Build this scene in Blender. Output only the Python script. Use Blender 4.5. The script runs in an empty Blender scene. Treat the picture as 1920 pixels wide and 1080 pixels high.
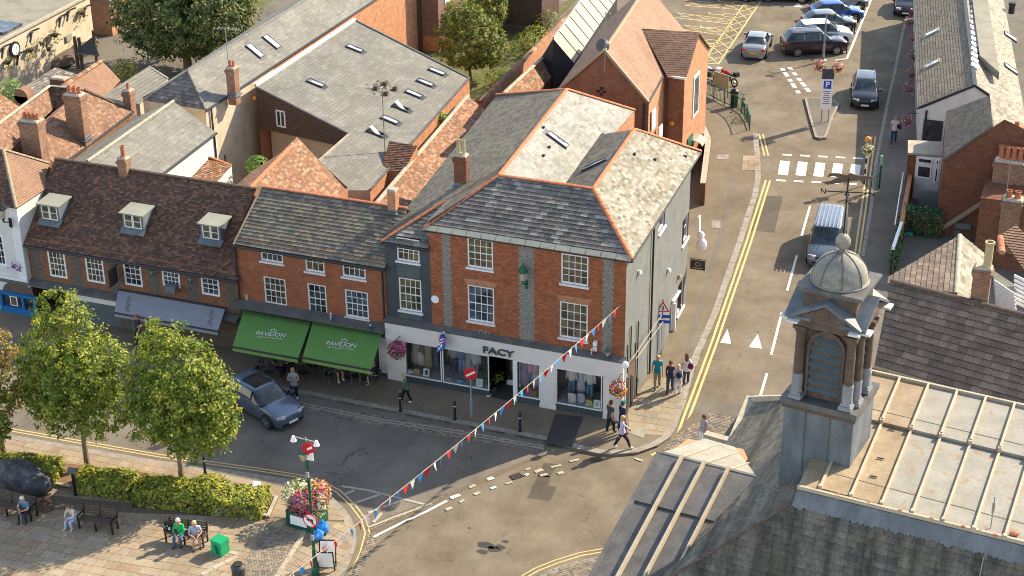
import bpy, bmesh, math, random
from math import radians as R, sin, cos, pi
from mathutils import Vector as V, Matrix
random.seed(7)
rnd = random.random
def ru(a, b): return a + (b - a) * random.random()
S = bpy.context.scene
C = bpy.data.collections.new("street_scene"); S.collection.children.link(C)

# ------------------------------------------------------------ camera, sky, sun, exposure
CAM = V((19.87, -66.84, 42.5)); FPX = 3239.5
_th, _ro, _ya = R(27), R(-.579), R(20.795)
_r = V((1, 0, 0)); _u = V((0, sin(_th), cos(_th))); _f = V((0, cos(_th), -sin(_th)))
_r2 = cos(_ro)*_r + sin(_ro)*_u; _u2 = -sin(_ro)*_r + cos(_ro)*_u
_Z = Matrix.Rotation(_ya, 3, 'Z'); AR, AU, AF = _Z @ _r2, _Z @ _u2, _Z @ _f
cd = bpy.data.cameras.new("camera"); cam = bpy.data.objects.new("camera", cd); C.objects.link(cam)
cd.sensor_width = 36; cd.lens = 36*FPX/1920; cd.clip_end = 2000; cd.clip_start = 1
cam.matrix_world = Matrix((( AR.x, AU.x, -AF.x, CAM.x), (AR.y, AU.y, -AF.y, CAM.y), (AR.z, AU.z, -AF.z, CAM.z), (0, 0, 0, 1)))
S.camera = cam
SUN_AZ, SUN_EL = R(53.5), R(34)
w = bpy.data.worlds.new("World"); S.world = w; w.use_nodes = True
nt = w.node_tree; bg = nt.nodes['Background']; sk = nt.nodes.new('ShaderNodeTexSky')
sk.sky_type = 'NISHITA'; sk.sun_disc = False; sk.sun_elevation = SUN_EL; sk.sun_rotation = pi/2 - SUN_AZ
sk.air_density = 1.0; sk.dust_density = .3; sk.ozone_density = .3
hs_ = nt.nodes.new('ShaderNodeHueSaturation'); hs_.inputs['Saturation'].default_value = .75; nt.links.new(sk.outputs[0], hs_.inputs['Color']); nt.links.new(hs_.outputs[0], bg.inputs[0]); bg.inputs[1].default_value = .15
sl = bpy.data.lights.new("sun", 'SUN'); sl.energy = 4.3; sl.angle = R(.53); sl.color = (1, .86, .64)
so = bpy.data.objects.new("sun", sl); C.objects.link(so)
sd = V((cos(SUN_AZ)*cos(SUN_EL), sin(SUN_AZ)*cos(SUN_EL), sin(SUN_EL)))
so.rotation_euler = sd.to_track_quat('Z', 'Y').to_euler(); so.location = (0, 0, 60)
S.view_settings.view_transform = 'Standard'; S.view_settings.look = 'None'
S.view_settings.exposure = 1.2; S.view_settings.gamma = 1; S.view_settings.use_curve_mapping = False
S.render.engine = 'CYCLES'; S.cycles.max_bounces = 6; S.cycles.filter_width = 1.0

# ------------------------------------------------------------ surveying: a sight line cut with a real plane
def ray(px, py): return AR*((px-960)/FPX) - AU*((py-540)/FPX) + AF
def G(px, py, z=0.):
    d = ray(px, py); return CAM + d*((z-CAM.z)/d.z)
def PY(px, py, y=0.):
    d = ray(px, py); return CAM + d*((y-CAM.y)/d.y)
def PX(px, py, x=0.):
    d = ray(px, py); return CAM + d*((x-CAM.x)/d.x)
def PP(px, py, p0, n):
    d = ray(px, py); return CAM + d*((V(p0)-CAM).dot(n)/d.dot(n))
def plane(a, b, c):
    n = (V(b)-V(a)).cross(V(c)-V(a)).normalized()
    return (V(a), n if n.z >= 0 else -n)
def ppm(p): return FPX/((V(p)-CAM).dot(AF))

# ------------------------------------------------------------ objects
ORG = {}
def link(o, parent=None):
    C.objects.link(o)
    if parent: o.parent = parent; ORG[o] = ORG.get(parent, V((0, 0, 0)))
    return o
def props(o, label=None, cat=None, group=None, kind=None):
    if label: o['label'] = label
    if cat: o['category'] = cat
    if group: o['group'] = group
    if kind: o['kind'] = kind
    return o
def thing(name, label, cat, loc=(0, 0, 0), rz=0, group=None, local=False):
    o = bpy.data.objects.new(name, None); C.objects.link(o); o.empty_display_size = .2
    o.location = loc; o.rotation_euler = (0, 0, rz); props(o, label, cat, group)
    ORG[o] = V((0, 0, 0)) if local else V(loc)
    return o
class MB:
    def __init__(s): s.v = []; s.f = []; s.m = []; s.r = []
    def face(s, pts, m=0, r=None):
        i = len(s.v); s.v += [tuple(p) for p in pts]; s.f.append(tuple(range(i, i+len(pts)))); s.m.append(m); s.r.append(rnd() if r is None else r)
    def mesh(s, vs, fs, m=0, r=None):
        i = len(s.v); s.v += [tuple(p) for p in vs]; r = rnd() if r is None else r
        for f in fs: s.f.append(tuple(i+k for k in f)); s.m.append(m); s.r.append(r)
    def box(s, c, sz, m=0, M=None, taper=1., r=None):
        x, y, z = sz[0]/2, sz[1]/2, sz[2]/2; t = taper
        vs = [V((-x, -y, -z)), V((x, -y, -z)), V((x, y, -z)), V((-x, y, -z)), V((-x*t, -y*t, z)), V((x*t, -y*t, z)), V((x*t, y*t, z)), V((-x*t, y*t, z))]
        if M is not None: vs = [M @ p for p in vs]
        vs = [p + V(c) for p in vs]
        s.mesh(vs, [(3, 2, 1, 0), (4, 5, 6, 7), (0, 1, 5, 4), (1, 2, 6, 5), (2, 3, 7, 6), (3, 0, 4, 7)], m, r)
    def bx(s, x0, x1, y0, y1, z0, z1, m=0, r=None): s.box(((x0+x1)/2, (y0+y1)/2, (z0+z1)/2), (abs(x1-x0), abs(y1-y0), abs(z1-z0)), m, None, 1., r)
    def bar(s, a, b, w, h=None, m=0, up=(0, 0, 1), r=None):
        a, b = V(a), V(b); d = b-a; L = d.length
        if L < 1e-6: return
        d.normalize(); u = V(up)
        if abs(d.dot(u)) > .98: u = V((1, 0, 0))
        x = d.cross(u).normalized(); z = x.cross(d)
        M = Matrix((x, d, z)).transposed()
        s.box((a+b)/2, (w, L, h or w), m, M, 1., r)
    def tube(s, a, b, r0, r1=None, n=8, m=0, cap=True, r=None):
        a, b = V(a), V(b); r1 = r0 if r1 is None else r1; d = (b-a).normalized()
        u = V((0, 0, 1)) if abs(d.z) < .9 else V((1, 0, 0)); x = d.cross(u).normalized(); y = d.cross(x)
        vs = []
        for p, q in ((a, r0), (b, r1)):
            for k in range(n): t = 2*pi*k/n; vs.append(p + x*(q*cos(t)) + y*(q*sin(t)))
        fs = [(k, (k+1) % n, n+(k+1) % n, n+k) for k in range(n)]
        if cap: fs += [tuple(range(n))[::-1], tuple(range(n, 2*n))]
        s.mesh(vs, [f[::-1] for f in fs], m, r)
    def lathe(s, c, prof, n=16, m=0, a0=0, sx=1, sy=1, r=None):
        c = V(c); vs = []
        for (q, z) in prof:
            for k in range(n): t = a0+2*pi*k/n; vs.append(c+V((q*cos(t)*sx, q*sin(t)*sy, z)))
        fs = []
        for i in range(len(prof)-1):
            for k in range(n): fs.append((i*n+k, i*n+(k+1) % n, (i+1)*n+(k+1) % n, (i+1)*n+k))
        fs.append(tuple(range(n))[::-1]); fs.append(tuple(range((len(prof)-1)*n, len(prof)*n)))
        s.mesh(vs, fs, m, r)
    def prism(s, poly, ext, m=0, r=None):
        poly = [V(p) for p in poly]; e = V(ext); n = len(poly)
        vs = poly + [p+e for p in poly]
        s.mesh(vs, [tuple(range(n)), tuple(range(n, 2*n))[::-1]] + [(k, n+k, n+(k+1) % n, (k+1) % n) for k in range(n)], m, r)
    def blob(s, c, rad, m=0, sub=1, jit=.12, r=None):
        bm = bmesh.new(); bmesh.ops.create_icosphere(bm, subdivisions=sub, radius=1)
        rr = V(rad) if hasattr(rad, '__len__') else V((rad, rad, rad)); vs = []
        for v in bm.verts: k = 1+ru(-jit, jit); vs.append((c[0]+v.co.x*rr.x*k, c[1]+v.co.y*rr.y*k, c[2]+v.co.z*rr.z*k))
        s.mesh(vs, [tuple(v.index for v in f.verts) for f in bm.faces], m, r); bm.free()
    def data(s, name, mats, off=V((0, 0, 0)), smooth=False, fixn=False):
        me = bpy.data.meshes.new(name)
        me.from_pydata([(p[0]-off.x, p[1]-off.y, p[2]-off.z) for p in s.v], [], s.f)
        for mt in (mats if isinstance(mats, (list, tuple)) else [mats]): me.materials.append(mt)
        if fixn:
            bm = bmesh.new(); bm.from_mesh(me); bmesh.ops.remove_doubles(bm, verts=bm.verts, dist=1e-5); bmesh.ops.recalc_face_normals(bm, faces=bm.faces); bm.to_mesh(me); bm.free()
        else:
            me.polygons.foreach_set('material_index', s.m)
            a = me.attributes.new('rnd', 'FLOAT', 'FACE'); a.data.foreach_set('value', s.r)
        uv = me.uv_layers.new(name='UVMap'); L = [0.]*(2*len(me.loops)); vv = me.vertices
        for p in me.polygons:
            n = p.normal
            if abs(n.z) > .97: t = V((1, 0, 0)); b = V((0, 1, 0))
            else:
                t = V((-n.y, n.x, 0)).normalized(); b = n.cross(t)
                if b.z < 0: b = -b
            for li in p.loop_indices:
                q = vv[me.loops[li].vertex_index].co + off; L[2*li] = q.dot(t); L[2*li+1] = q.dot(b)
        uv.data.foreach_set('uv', L)
        if smooth: me.polygons.foreach_set('use_smooth', [True]*len(me.polygons))
        me.update(); return me
    def build(s, name, mats, parent=None, smooth=False, fixn=False, off=None, **k):
        off = off or (ORG.get(parent, V((0, 0, 0))) if parent else V((0, 0, 0)))
        o = bpy.data.objects.new(name, s.data(name, mats, off, smooth, fixn)); link(o, parent)
        if not parent: o.location = off
        return props(o, **k)
def inst(name, me, parent, mtx=None, loc=None, rz=0):
    o = bpy.data.objects.new(name, me); link(o, parent)
    if mtx is not None: o.matrix_local = mtx
    if loc is not None: o.location = loc; o.rotation_euler = (0, 0, rz)
    return o
def copy_tree(o, parent=None):
    c = o.copy(); C.objects.link(c); c.parent = parent
    ORG[c] = ORG.get(o, V((0, 0, 0)))
    for ch in list(o.children): copy_tree(ch, c)
    return c

# ------------------------------------------------------------ materials
MT = {}
class NT:
    def __init__(s, name):
        s.mat = bpy.data.materials.new(name); s.mat.use_nodes = True; s.t = s.mat.node_tree; s.b = s.t.nodes['Principled BSDF']
    def n(s, ty, **k):
        o = s.t.nodes.new(ty)
        for a, b in k.items():
            if a.startswith('i_'): o.inputs[a[2:].replace('_', ' ')].default_value = b
            else: setattr(o, a, b)
        return o
    def l(s, a, b): s.t.links.new(a, b)
    def uv(s): return s.n('ShaderNodeUVMap', uv_map='UVMap').outputs[0]
    def geo(s): return s.n('ShaderNodeNewGeometry').outputs['Position']
    def noise(s, sc, vec=None, det=4, rough=.6, stretch=None):
        t = s.n('ShaderNodeTexNoise'); t.inputs['Scale'].default_value = sc; t.inputs['Detail'].default_value = det; t.inputs['Roughness'].default_value = rough
        v = vec or s.geo()
        if stretch: mp = s.n('ShaderNodeMapping'); mp.inputs['Scale'].default_value = stretch; s.l(v, mp.inputs[0]); v = mp.outputs[0]
        s.l(v, t.inputs['Vector']); return t.outputs[0]
    def ramp(s, fac, stops, const=False):
        r = s.n('ShaderNodeValToRGB'); cr = r.color_ramp
        if const: cr.interpolation = 'CONSTANT'
        while len(cr.elements) > 1: cr.elements.remove(cr.elements[-1])
        for i, (p, c) in enumerate(stops):
            e = cr.elements[0] if i == 0 else cr.elements.new(p)
            e.position = p; e.color = (*c, 1) if hasattr(c, '__len__') else (c, c, c, 1)
        s.l(fac, r.inputs[0]); return r.outputs[0]
    def mix(s, f, a, b, mode='MIX'):
        m = s.n('ShaderNodeMix', data_type='RGBA', blend_type=mode)
        for i, x in ((0, f), (6, a), (7, b)):
            if hasattr(x, 'is_output'): s.l(x, m.inputs[i])
            elif i == 0: m.inputs[0].default_value = x
            else: m.inputs[i].default_value = (*x, 1) if len(x) == 3 else x
        return m.outputs[2]
    def math(s, op, a, b=0., clamp=False):
        m = s.n('ShaderNodeMath', operation=op, use_clamp=clamp)
        for i, x in enumerate((a, b)):
            if hasattr(x, 'is_output'): s.l(x, m.inputs[i])
            else: m.inputs[i].default_value = x
        return m.outputs[0]
    def rndv(s):
        a = s.n('ShaderNodeAttribute', attribute_name='rnd').outputs['Fac']; o = s.n('ShaderNodeObjectInfo').outputs['Random']
        return s.math('FRACT', s.math('ADD', a, o))
    def bump(s, h, st=.5, d=.02):
        b = s.n('ShaderNodeBump'); b.inputs['Strength'].default_value = st; b.inputs['Distance'].default_value = d
        s.l(h, b.inputs['Height']); s.l(b.outputs[0], s.b.inputs['Normal'])
    def done(s, col=None, rough=.85, metal=0, spec=.3):
        if col is not None:
            if hasattr(col, 'is_output'): s.l(col, s.b.inputs['Base Color'])
            else: s.b.inputs['Base Color'].default_value = (*col, 1)
        if hasattr(rough, 'is_output'): s.l(rough, s.b.inputs['Roughness'])
        else: s.b.inputs['Roughness'].default_value = rough
        s.b.inputs['Metallic'].default_value = metal; s.b.inputs['Specular IOR Level'].default_value = spec
        return s.mat
def pal(cols): n = len(cols); return [(i/n, c) for i, c in enumerate(cols)]
def plain(name, c, rough=.6, metal=0, var=.15, sc=6, spec=.4):
    if name in MT: return MT[name]
    t = NT(name); n = t.noise(sc, det=5)
    c2 = tuple(x*(1-var) for x in c); c3 = tuple(min(1, x*(1+var)) for x in c)
    MT[name] = t.done(t.ramp(n, [(.3, c2), (.7, c3)]), rough, metal, spec); return MT[name]
def mottled(name, cols, sc=2., rough=.9, bump=.3, fine=30, stretch=None, dirt=None):
    t = NT(name); n = t.noise(sc, det=8, rough=.65, stretch=stretch)
    k = len(cols); c = t.ramp(n, [(.3+.4*i/(k-1), x) for i, x in enumerate(cols)])
    f = t.noise(fine, det=3); c = t.mix(.7, c, t.ramp(f, [(.3, .62), (.7, 1.15)]), 'MULTIPLY')
    if dirt: d = t.ramp(t.noise(dirt[0], det=6), [(.52, 0.), (.68, 1.)]); c = t.mix(t.math('MULTIPLY', d, dirt[2]), c, dirt[1])
    t.bump(f, bump, .01); MT[name] = t.done(c, rough); return MT[name]
def tilemat(name, cols, lichen=None, lamt=.35, rough=.8, grime=.35, moss=None, streak=0):
    t = NT(name); c = t.ramp(t.rndv(), pal(cols), True)
    n = t.noise(9, det=6, rough=.7); c = t.mix(.85, c, t.ramp(n, [(.25, 1-grime), (.72, 1.22)]), 'MULTIPLY')
    big = t.noise(.55, det=4); c = t.mix(.7, c, t.ramp(big, [(.3, .72), (.65, 1.12)]), 'MULTIPLY')
    if lichen:
        l = t.ramp(t.noise(13, det=5, rough=.7), [(.56, 0.), (.66, 1.)]); c = t.mix(t.math('MULTIPLY', l, lamt), c, lichen)
    if moss:
        l = t.ramp(t.noise(1.1, det=7, rough=.75), [(.5, 0.), (.66, 1.)]); c = t.mix(t.math('MULTIPLY', l, moss[1]), c, moss[0])
    if streak: c = t.mix(streak, c, t.ramp(t.noise(1.5, det=4, stretch=(1, .06, .06)), [(.38, .42), (.6, 1.5)]), 'MULTIPLY')
    t.bump(n, .35, .008); MT[name] = t.done(c, rough); return MT[name]
def brickmat(name, c1, c2, mortar=(.34, .29, .23), bw=.225, bh=.075, stain=(.12, .06, .035), samt=.5, mw=.007, hdr=False):
    t = NT(name); uv = t.uv()
    b = t.n('ShaderNodeTexBrick'); t.l(uv, b.inputs['Vector'])
    b.inputs['Scale'].default_value = 1; b.inputs['Brick Width'].default_value = bw; b.inputs['Row Height'].default_value = bh
    b.inputs['Mortar Size'].default_value = mw; b.inputs['Mortar Smooth'].default_value = .3; b.inputs['Bias'].default_value = 0
    b.inputs['Color1'].default_value = (*c1, 1); b.inputs['Color2'].default_value = (*c2, 1); b.inputs['Mortar'].default_value = (*mortar, 1)
    c = b.outputs['Color']
    n = t.noise(2.3, det=8, rough=.75); c = t.mix(.9, c, t.ramp(n, [(.28, .6), (.5, .95), (.72, 1.3)]), 'MULTIPLY')
    st = t.noise(14, uv, det=4, rough=.8, stretch=(.5, 2, 1)); c = t.mix(t.math('MULTIPLY', t.ramp(st, [(.5, 0.), (.62, 1.)]), samt), c, stain)
    t.bump(t.math('SUBTRACT', 1., b.outputs['Fac']), .6, .012); MT[name] = t.done(c, .9); return MT[name]
def glassmat(name, c=(.03, .035, .04), rough=.06):
    t = NT(name); n = t.noise(1.6, det=2); MT[name] = t.done(t.ramp(n, [(.35, tuple(x*.4 for x in c)), (.65, tuple(x*2.2 for x in c))]), rough, 0, .6)
    return MT[name]
def clearglass(name):
    t = NT(name); tr = t.n('ShaderNodeBsdfTransparent'); gl = t.n('ShaderNodeBsdfGlossy'); gl.inputs['Roughness'].default_value = .02
    gl.inputs['Color'].default_value = (.9, .95, 1, 1); mx = t.n('ShaderNodeMixShader'); lw = t.n('ShaderNodeFresnel'); lw.inputs[0].default_value = 1.4
    t.l(t.math('ADD', lw.outputs[0], .04), mx.inputs[0]); t.l(tr.outputs[0], mx.inputs[1]); t.l(gl.outputs[0], mx.inputs[2])
    t.l(mx.outputs[0], t.t.nodes['Material Output'].inputs[0]); MT[name] = t.mat; return t.mat
def leafmat(name, cols, tr=.3):
    t = NT(name); c = t.ramp(t.rndv(), pal(cols), True); n = t.noise(1.2, det=3); c = t.mix(.8, c, t.ramp(n, [(.3, .7), (.7, 1.2)]), 'MULTIPLY')
    t.done(c, .55, 0, .35); ts = t.n('ShaderNodeBsdfTranslucent'); t.l(t.mix(1, c, (1.2, 1.3, .55), 'MULTIPLY'), ts.inputs[0]); mx = t.n('ShaderNodeMixShader'); mx.inputs[0].default_value = tr
    t.l(t.b.outputs[0], mx.inputs[1]); t.l(ts.outputs[0], mx.inputs[2]); t.l(mx.outputs[0], t.t.nodes['Material Output'].inputs[0]); MT[name] = t.mat; return t.mat
def paint(name, c, rough=.25, metal=.5):
    t = NT(name); t.done(c, rough, metal, .5); t.b.inputs['Coat Weight'].default_value = .6; t.b.inputs['Coat Roughness'].default_value = .06
    n = t.noise(3, det=4); t.l(t.ramp(n, [(.3, tuple(x*.9 for x in c)), (.7, tuple(min(1, x*1.1) for x in c))]), t.b.inputs['Base Color']); MT[name] = t.mat; return t.mat

# roads and paving
def asphalt(name, cols, crack=.8, scale=.35):
    t = NT(name); g = t.geo(); n = t.noise(.33, det=9, rough=.62)
    c = t.ramp(n, [(.3, cols[0]), (.5, cols[1]), (.72, cols[2])])
    f = t.noise(55, det=3); c = t.mix(.55, c, t.ramp(f, [(.3, .7), (.7, 1.2)]), 'MULTIPLY')
    s2 = t.noise(2.4, det=7, rough=.75, stretch=(1, .35, 1)); c = t.mix(.6, c, t.ramp(s2, [(.3, .78), (.62, 1.08)]), 'MULTIPLY')
    nz = t.n('ShaderNodeTexNoise'); nz.inputs['Scale'].default_value = 1.3; nz.inputs['Detail'].default_value = 6; t.l(g, nz.inputs[0])
    ad = t.n('ShaderNodeVectorMath', operation='MULTIPLY_ADD'); t.l(nz.outputs['Color'], ad.inputs[0]); ad.inputs[1].default_value = (1.6, 1.6, 0); t.l(g, ad.inputs[2])
    vo = t.n('ShaderNodeTexVoronoi', feature='DISTANCE_TO_EDGE'); vo.inputs['Scale'].default_value = scale; t.l(ad.outputs[0], vo.inputs['Vector'])
    k = t.ramp(vo.outputs['Distance'], [(.0, 1.), (.006, 0.)]); gate = t.ramp(t.noise(.5, det=3), [(.5, 0.), (.56, 1.)])
    c = t.mix(t.math('MULTIPLY', t.math('MULTIPLY', k, gate), crack), c, tuple(x*.35 for x in cols[0]))
    t.bump(f, .35, .008); MT[name] = t.done(c, .92, 0, .08); return MT[name]
asphalt('asphalt', ((.135, .108, .075), (.19, .156, .112), (.25, .21, .155)), .9, .45)
asphalt('asphalt_grey', ((.13, .115, .095), (.17, .15, .12), (.2, .18, .145)), .3)
asphalt('asphalt_walk', ((.15, .12, .083), (.19, .155, .108), (.225, .185, .132)), .4, .5)
asphalt('asphalt_street', ((.135, .115, .092), (.18, .155, .125), (.23, .2, .16)), .8)
asphalt('asphalt_dark', ((.05, .048, .045), (.068, .064, .06), (.09, .085, .075)), 0)
asphalt('asphalt_patch', ((.09, .075, .058), (.115, .097, .076), (.13, .11, .088)), 0)
mottled('kerb_stone', [(.2, .18, .145), (.3, .27, .22), (.38, .34, .28)], 3)
tilemat('paving_stone', [(.32, .25, .165), (.29, .23, .155), (.35, .28, .19), (.3, .21, .135), (.28, .22, .15), (.33, .265, .185), (.34, .25, .165), (.3, .225, .15)], grime=.3)
tilemat('paving_walk', [(.27, .22, .15), (.3, .245, .17), (.25, .21, .15), (.285, .225, .15)], grime=.25)
tilemat('sett', [(.26, .21, .15), (.19, .165, .13), (.31, .25, .18), (.15, .13, .11), (.24, .2, .16)], grime=.3)
mottled('joint_sand', [(.12, .095, .065), (.19, .15, .1)], 6)
mottled('white_paint', [(.55, .51, .43), (.72, .69, .6), (.8, .76, .68)], 8, .7, .1)
mottled('yellow_paint', [(.5, .33, .12), (.68, .48, .19), (.74, .55, .25)], 9, .7, .1)
mottled('worn_paint', [(.3, .27, .2), (.5, .46, .36)], 7, .8, .1)
mottled('soil', [(.1, .06, .035), (.2, .11, .06), (.27, .16, .1)], 3)
mottled('grass_ground', [(.06, .075, .02), (.11, .12, .035), (.19, .16, .07)], 2)
# buildings
brickmat('brick_facade', (.42, .13, .055), (.26, .075, .035), mortar=(.3, .17, .1), stain=(.16, .045, .02), samt=.45)
brickmat('brick_pavilion', (.4, .135, .065), (.31, .095, .045), mortar=(.32, .17, .1), stain=(.2, .05, .025), samt=.3)
brickmat('brick_old', (.3, .105, .045), (.19, .085, .045), mortar=(.24, .18, .13), samt=.5)
brickmat('brick_brown', (.24, .085, .04), (.16, .06, .032), mortar=(.17, .12, .085), stain=(.09, .04, .03), samt=.55)
brickmat('brick_chimney', (.34, .17, .1), (.21, .11, .07), mortar=(.38, .3, .22), stain=(.14, .08, .05), samt=.55)
brickmat('brick_orange', (.52, .25, .135), (.42, .18, .09), mortar=(.5, .3, .17), stain=(.4, .16, .08), samt=.25)
brickmat('brick_modern', (.31, .135, .07), (.24, .1, .055), mortar=(.25, .13, .08), stain=(.18, .06, .03), samt=.3)
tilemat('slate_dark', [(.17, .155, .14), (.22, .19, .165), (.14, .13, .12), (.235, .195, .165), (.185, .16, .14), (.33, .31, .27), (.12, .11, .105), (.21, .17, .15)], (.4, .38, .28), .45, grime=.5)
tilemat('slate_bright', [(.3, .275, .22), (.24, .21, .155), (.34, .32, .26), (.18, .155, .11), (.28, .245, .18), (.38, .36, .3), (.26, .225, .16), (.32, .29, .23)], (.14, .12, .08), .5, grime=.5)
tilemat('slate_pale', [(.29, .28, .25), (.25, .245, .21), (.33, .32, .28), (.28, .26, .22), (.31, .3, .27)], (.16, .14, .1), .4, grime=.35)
tilemat('slate_brown', [(.16, .135, .1), (.2, .17, .125), (.13, .11, .085), (.23, .2, .145), (.17, .15, .12), (.26, .2, .13), (.12, .11, .095), (.2, .155, .11)], (.36, .31, .2), .4)
tilemat('slate_grey', [(.195, .185, .158), (.175, .168, .145), (.215, .207, .178), (.188, .176, .15)], (.2, .19, .16), .2, grime=.3)
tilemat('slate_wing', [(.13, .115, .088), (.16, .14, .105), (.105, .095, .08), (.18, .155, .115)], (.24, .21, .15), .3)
tilemat('slate_mossy', [(.12, .108, .085), (.1, .093, .077), (.14, .125, .098), (.088, .083, .072), (.13, .115, .09)], (.28, .25, .17), .25, moss=((.2, .165, .1), .4), grime=.55, streak=.8)
tilemat('slate_nb', [(.21, .15, .11), (.16, .12, .09), (.25, .18, .13), (.19, .14, .1), (.28, .21, .15)], (.36, .27, .18), .3, grime=.5)
tilemat('tile_brown', [(.14, .07, .045), (.1, .055, .04), (.19, .095, .055), (.085, .05, .04), (.23, .12, .07), (.15, .085, .06), (.12, .06, .042)], (.27, .19, .11), .3)
tilemat('tile_red', [(.28, .14, .085), (.22, .11, .065), (.33, .19, .12), (.18, .1, .06), (.25, .15, .095)], (.34, .27, .18), .35, grime=.5)
tilemat('tile_orange', [(.36, .165, .085), (.29, .125, .065), (.22, .105, .06), (.42, .25, .155), (.19, .12, .075), (.33, .17, .1)], (.3, .24, .13), .6, grime=.6)
tilemat('tile_plain', [(.28, .16, .1), (.3, .175, .11), (.26, .15, .095), (.29, .17, .115)], (.36, .25, .15), .25, grime=.25)
tilemat('tile_grime', [(.2, .165, .115), (.25, .205, .145), (.17, .14, .1), (.23, .19, .135)], (.13, .11, .08), .4, grime=.5)
tilemat('tile_pale', [(.27, .235, .18), (.32, .29, .225), (.23, .195, .14), (.35, .32, .26)], (.3, .24, .15), .4, grime=.4)
mottled('ridge_tile', [(.42, .13, .06), (.55, .19, .09), (.6, .25, .13)], 5)
mottled('mortar_ridge', [(.3, .24, .16), (.42, .33, .22)], 6)
mottled('render_grey', [(.14, .148, .142), (.175, .182, .172), (.2, .206, .195)], 1.2, .85, .15, dirt=(2.5, (.16, .16, .14), .4))
mottled('render_dark', [(.055, .065, .075), (.075, .085, .095)], 2, .6, .1)
mottled('panel_dark', [(.085, .105, .11), (.11, .13, .135)], 2, .6, .1)
mottled('render_cream', [(.46, .38, .26), (.58, .49, .36), (.66, .57, .44)], .9, .9, .2, dirt=(1.6, (.42, .3, .16), .5))
mottled('render_white', [(.6, .58, .54), (.72, .7, .66)], 1.5, .8, .1)
plain('shop_white', (.68, .645, .6), .5, 0, .06, 2)
plain('white_wood', (.78, .77, .74), .5, 0, .08)
plain('sill_white', (.7, .69, .68), .6, 0, .1)
plain('cladding', (.085, .052, .038), .7, 0, .2, 3)
plain('cladding_light', (.2, .12, .095), .7, 0, .15, 3)
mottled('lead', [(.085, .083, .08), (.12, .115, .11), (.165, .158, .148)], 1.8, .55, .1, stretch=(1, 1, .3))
mottled('lead_blue', [(.09, .105, .12), (.135, .155, .172), (.2, .22, .235)], 1.6, .5, .1, stretch=(1, 1, .35))
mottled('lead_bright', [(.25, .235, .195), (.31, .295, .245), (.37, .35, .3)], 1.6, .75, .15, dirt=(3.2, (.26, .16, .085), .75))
mottled('lead_tan', [(.24, .175, .1), (.33, .25, .155), (.42, .33, .21)], 1.2, .75, .15, dirt=(3, (.26, .17, .09), .5))
mottled('lead_seam', [(.4, .33, .23), (.52, .44, .32)], 2, .7, .1)
mottled('copper_dome', [(.17, .165, .15), (.24, .225, .185), (.36, .33, .26)], 2.2, .65, .25, dirt=(3, (.09, .095, .095), .5))
mottled('slate_edge_shade', [(.03, .027, .022), (.06, .05, .04)], 5)  # lower slate edges painted dark, standing in for shade between courses
mottled('flint_old', [(.06, .05, .04), (.14, .12, .095), (.26, .22, .18)], 14, .6, .6)
mottled('terracotta', [(.36, .12, .06), (.5, .2, .1)], 5)
mottled('pot_buff', [(.4, .31, .16), (.55, .44, .25)], 5)
mottled('coping', [(.3, .26, .19), (.42, .37, .28), (.5, .44, .34)], 2.5, .9, .3)
mottled('flat_roof', [(.2, .18, .14), (.26, .24, .19), (.3, .27, .22)], .8, .9, .2)
mottled('zinc', [(.26, .26, .21), (.3, .3, .245), (.34, .34, .28)], .8, .5, .05)
mottled('flint', [(.08, .07, .06), (.26, .24, .21), (.5, .47, .42)], 16, .6, .8)
mottled('stone_brown', [(.085, .06, .045), (.12, .085, .065), (.16, .12, .09)], 3)
mottled('timber', [(.09, .065, .045), (.14, .1, .07)], 4, stretch=(1, 1, 1))
plain('louvre', (.07, .1, .11), .5, 0, .2, 2)
glassmat('window_glass'); glassmat('window_blue', (.05, .06, .075)); glassmat('window_warm', (.075, .062, .035), .2); glassmat('skylight_glass', (.42, .45, .5), .12); glassmat('car_glass', (.018, .026, .03), .05)
clearglass('clear_glass')
plain('black_metal', (.02, .02, .022), .4, .3, .1); plain('dark_metal', (.06, .06, .065), .5, .3, .1); plain('green_metal', (.012, .1, .06), .4, .2, .15); plain('steel', (.35, .36, .36), .4, .7, .1)
plain('gutter', (.025, .028, .033), .5, .1, .1); plain('grey_post', (.3, .31, .32), .5, .3, .1); plain('rubber', (.02, .02, .02), .8, 0, .1); plain('rim', (.42, .42, .43), .3, .8, .1)
plain('sign_red', (.62, .02, .03), .4, 0, .05); plain('sign_white', (.85, .84, .82), .4, 0, .03); plain('sign_blue', (.02, .07, .4), .4, 0, .05); plain('sign_black', (.03, .03, .03), .5, 0, .1)
plain('lamp_red', (.5, .015, .015), .2, 0, .1); plain('lamp_clear', (.7, .68, .62), .12, .2, .1); plain('lamp_amber', (.8, .3, .04), .2, 0, .1); plain('plate', (.75, .75, .7), .5, 0, .05); plain('plate_yellow', (.75, .5, .05), .5, 0, .05)
plain('awning_green', (.13, .27, .07), .8, 0, .06, 3, .1); plain('awning_edge', (.17, .32, .085), .8, 0, .06); plain('awning_grey', (.25, .26, .29), .8, 0, .1, 3, .1); plain('letter_pale', (.7, .72, .66), .7, 0, .05); plain('letter_dark', (.07, .068, .075), .6, 0, .05)
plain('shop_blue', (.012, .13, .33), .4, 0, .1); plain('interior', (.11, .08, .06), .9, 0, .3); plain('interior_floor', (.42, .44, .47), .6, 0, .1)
leafmat('leaf_front', [(.14, .2, .03), (.21, .26, .04), (.08, .13, .02), (.3, .33, .05), (.46, .43, .08), (.18, .23, .03), (.1, .16, .02), (.34, .35, .06)], .4)
leafmat('leaf_autumn', [(.25, .19, .04), (.35, .2, .06), (.2, .2, .03), (.33, .15, .06), (.14, .16, .03), (.3, .26, .05)])
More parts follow.
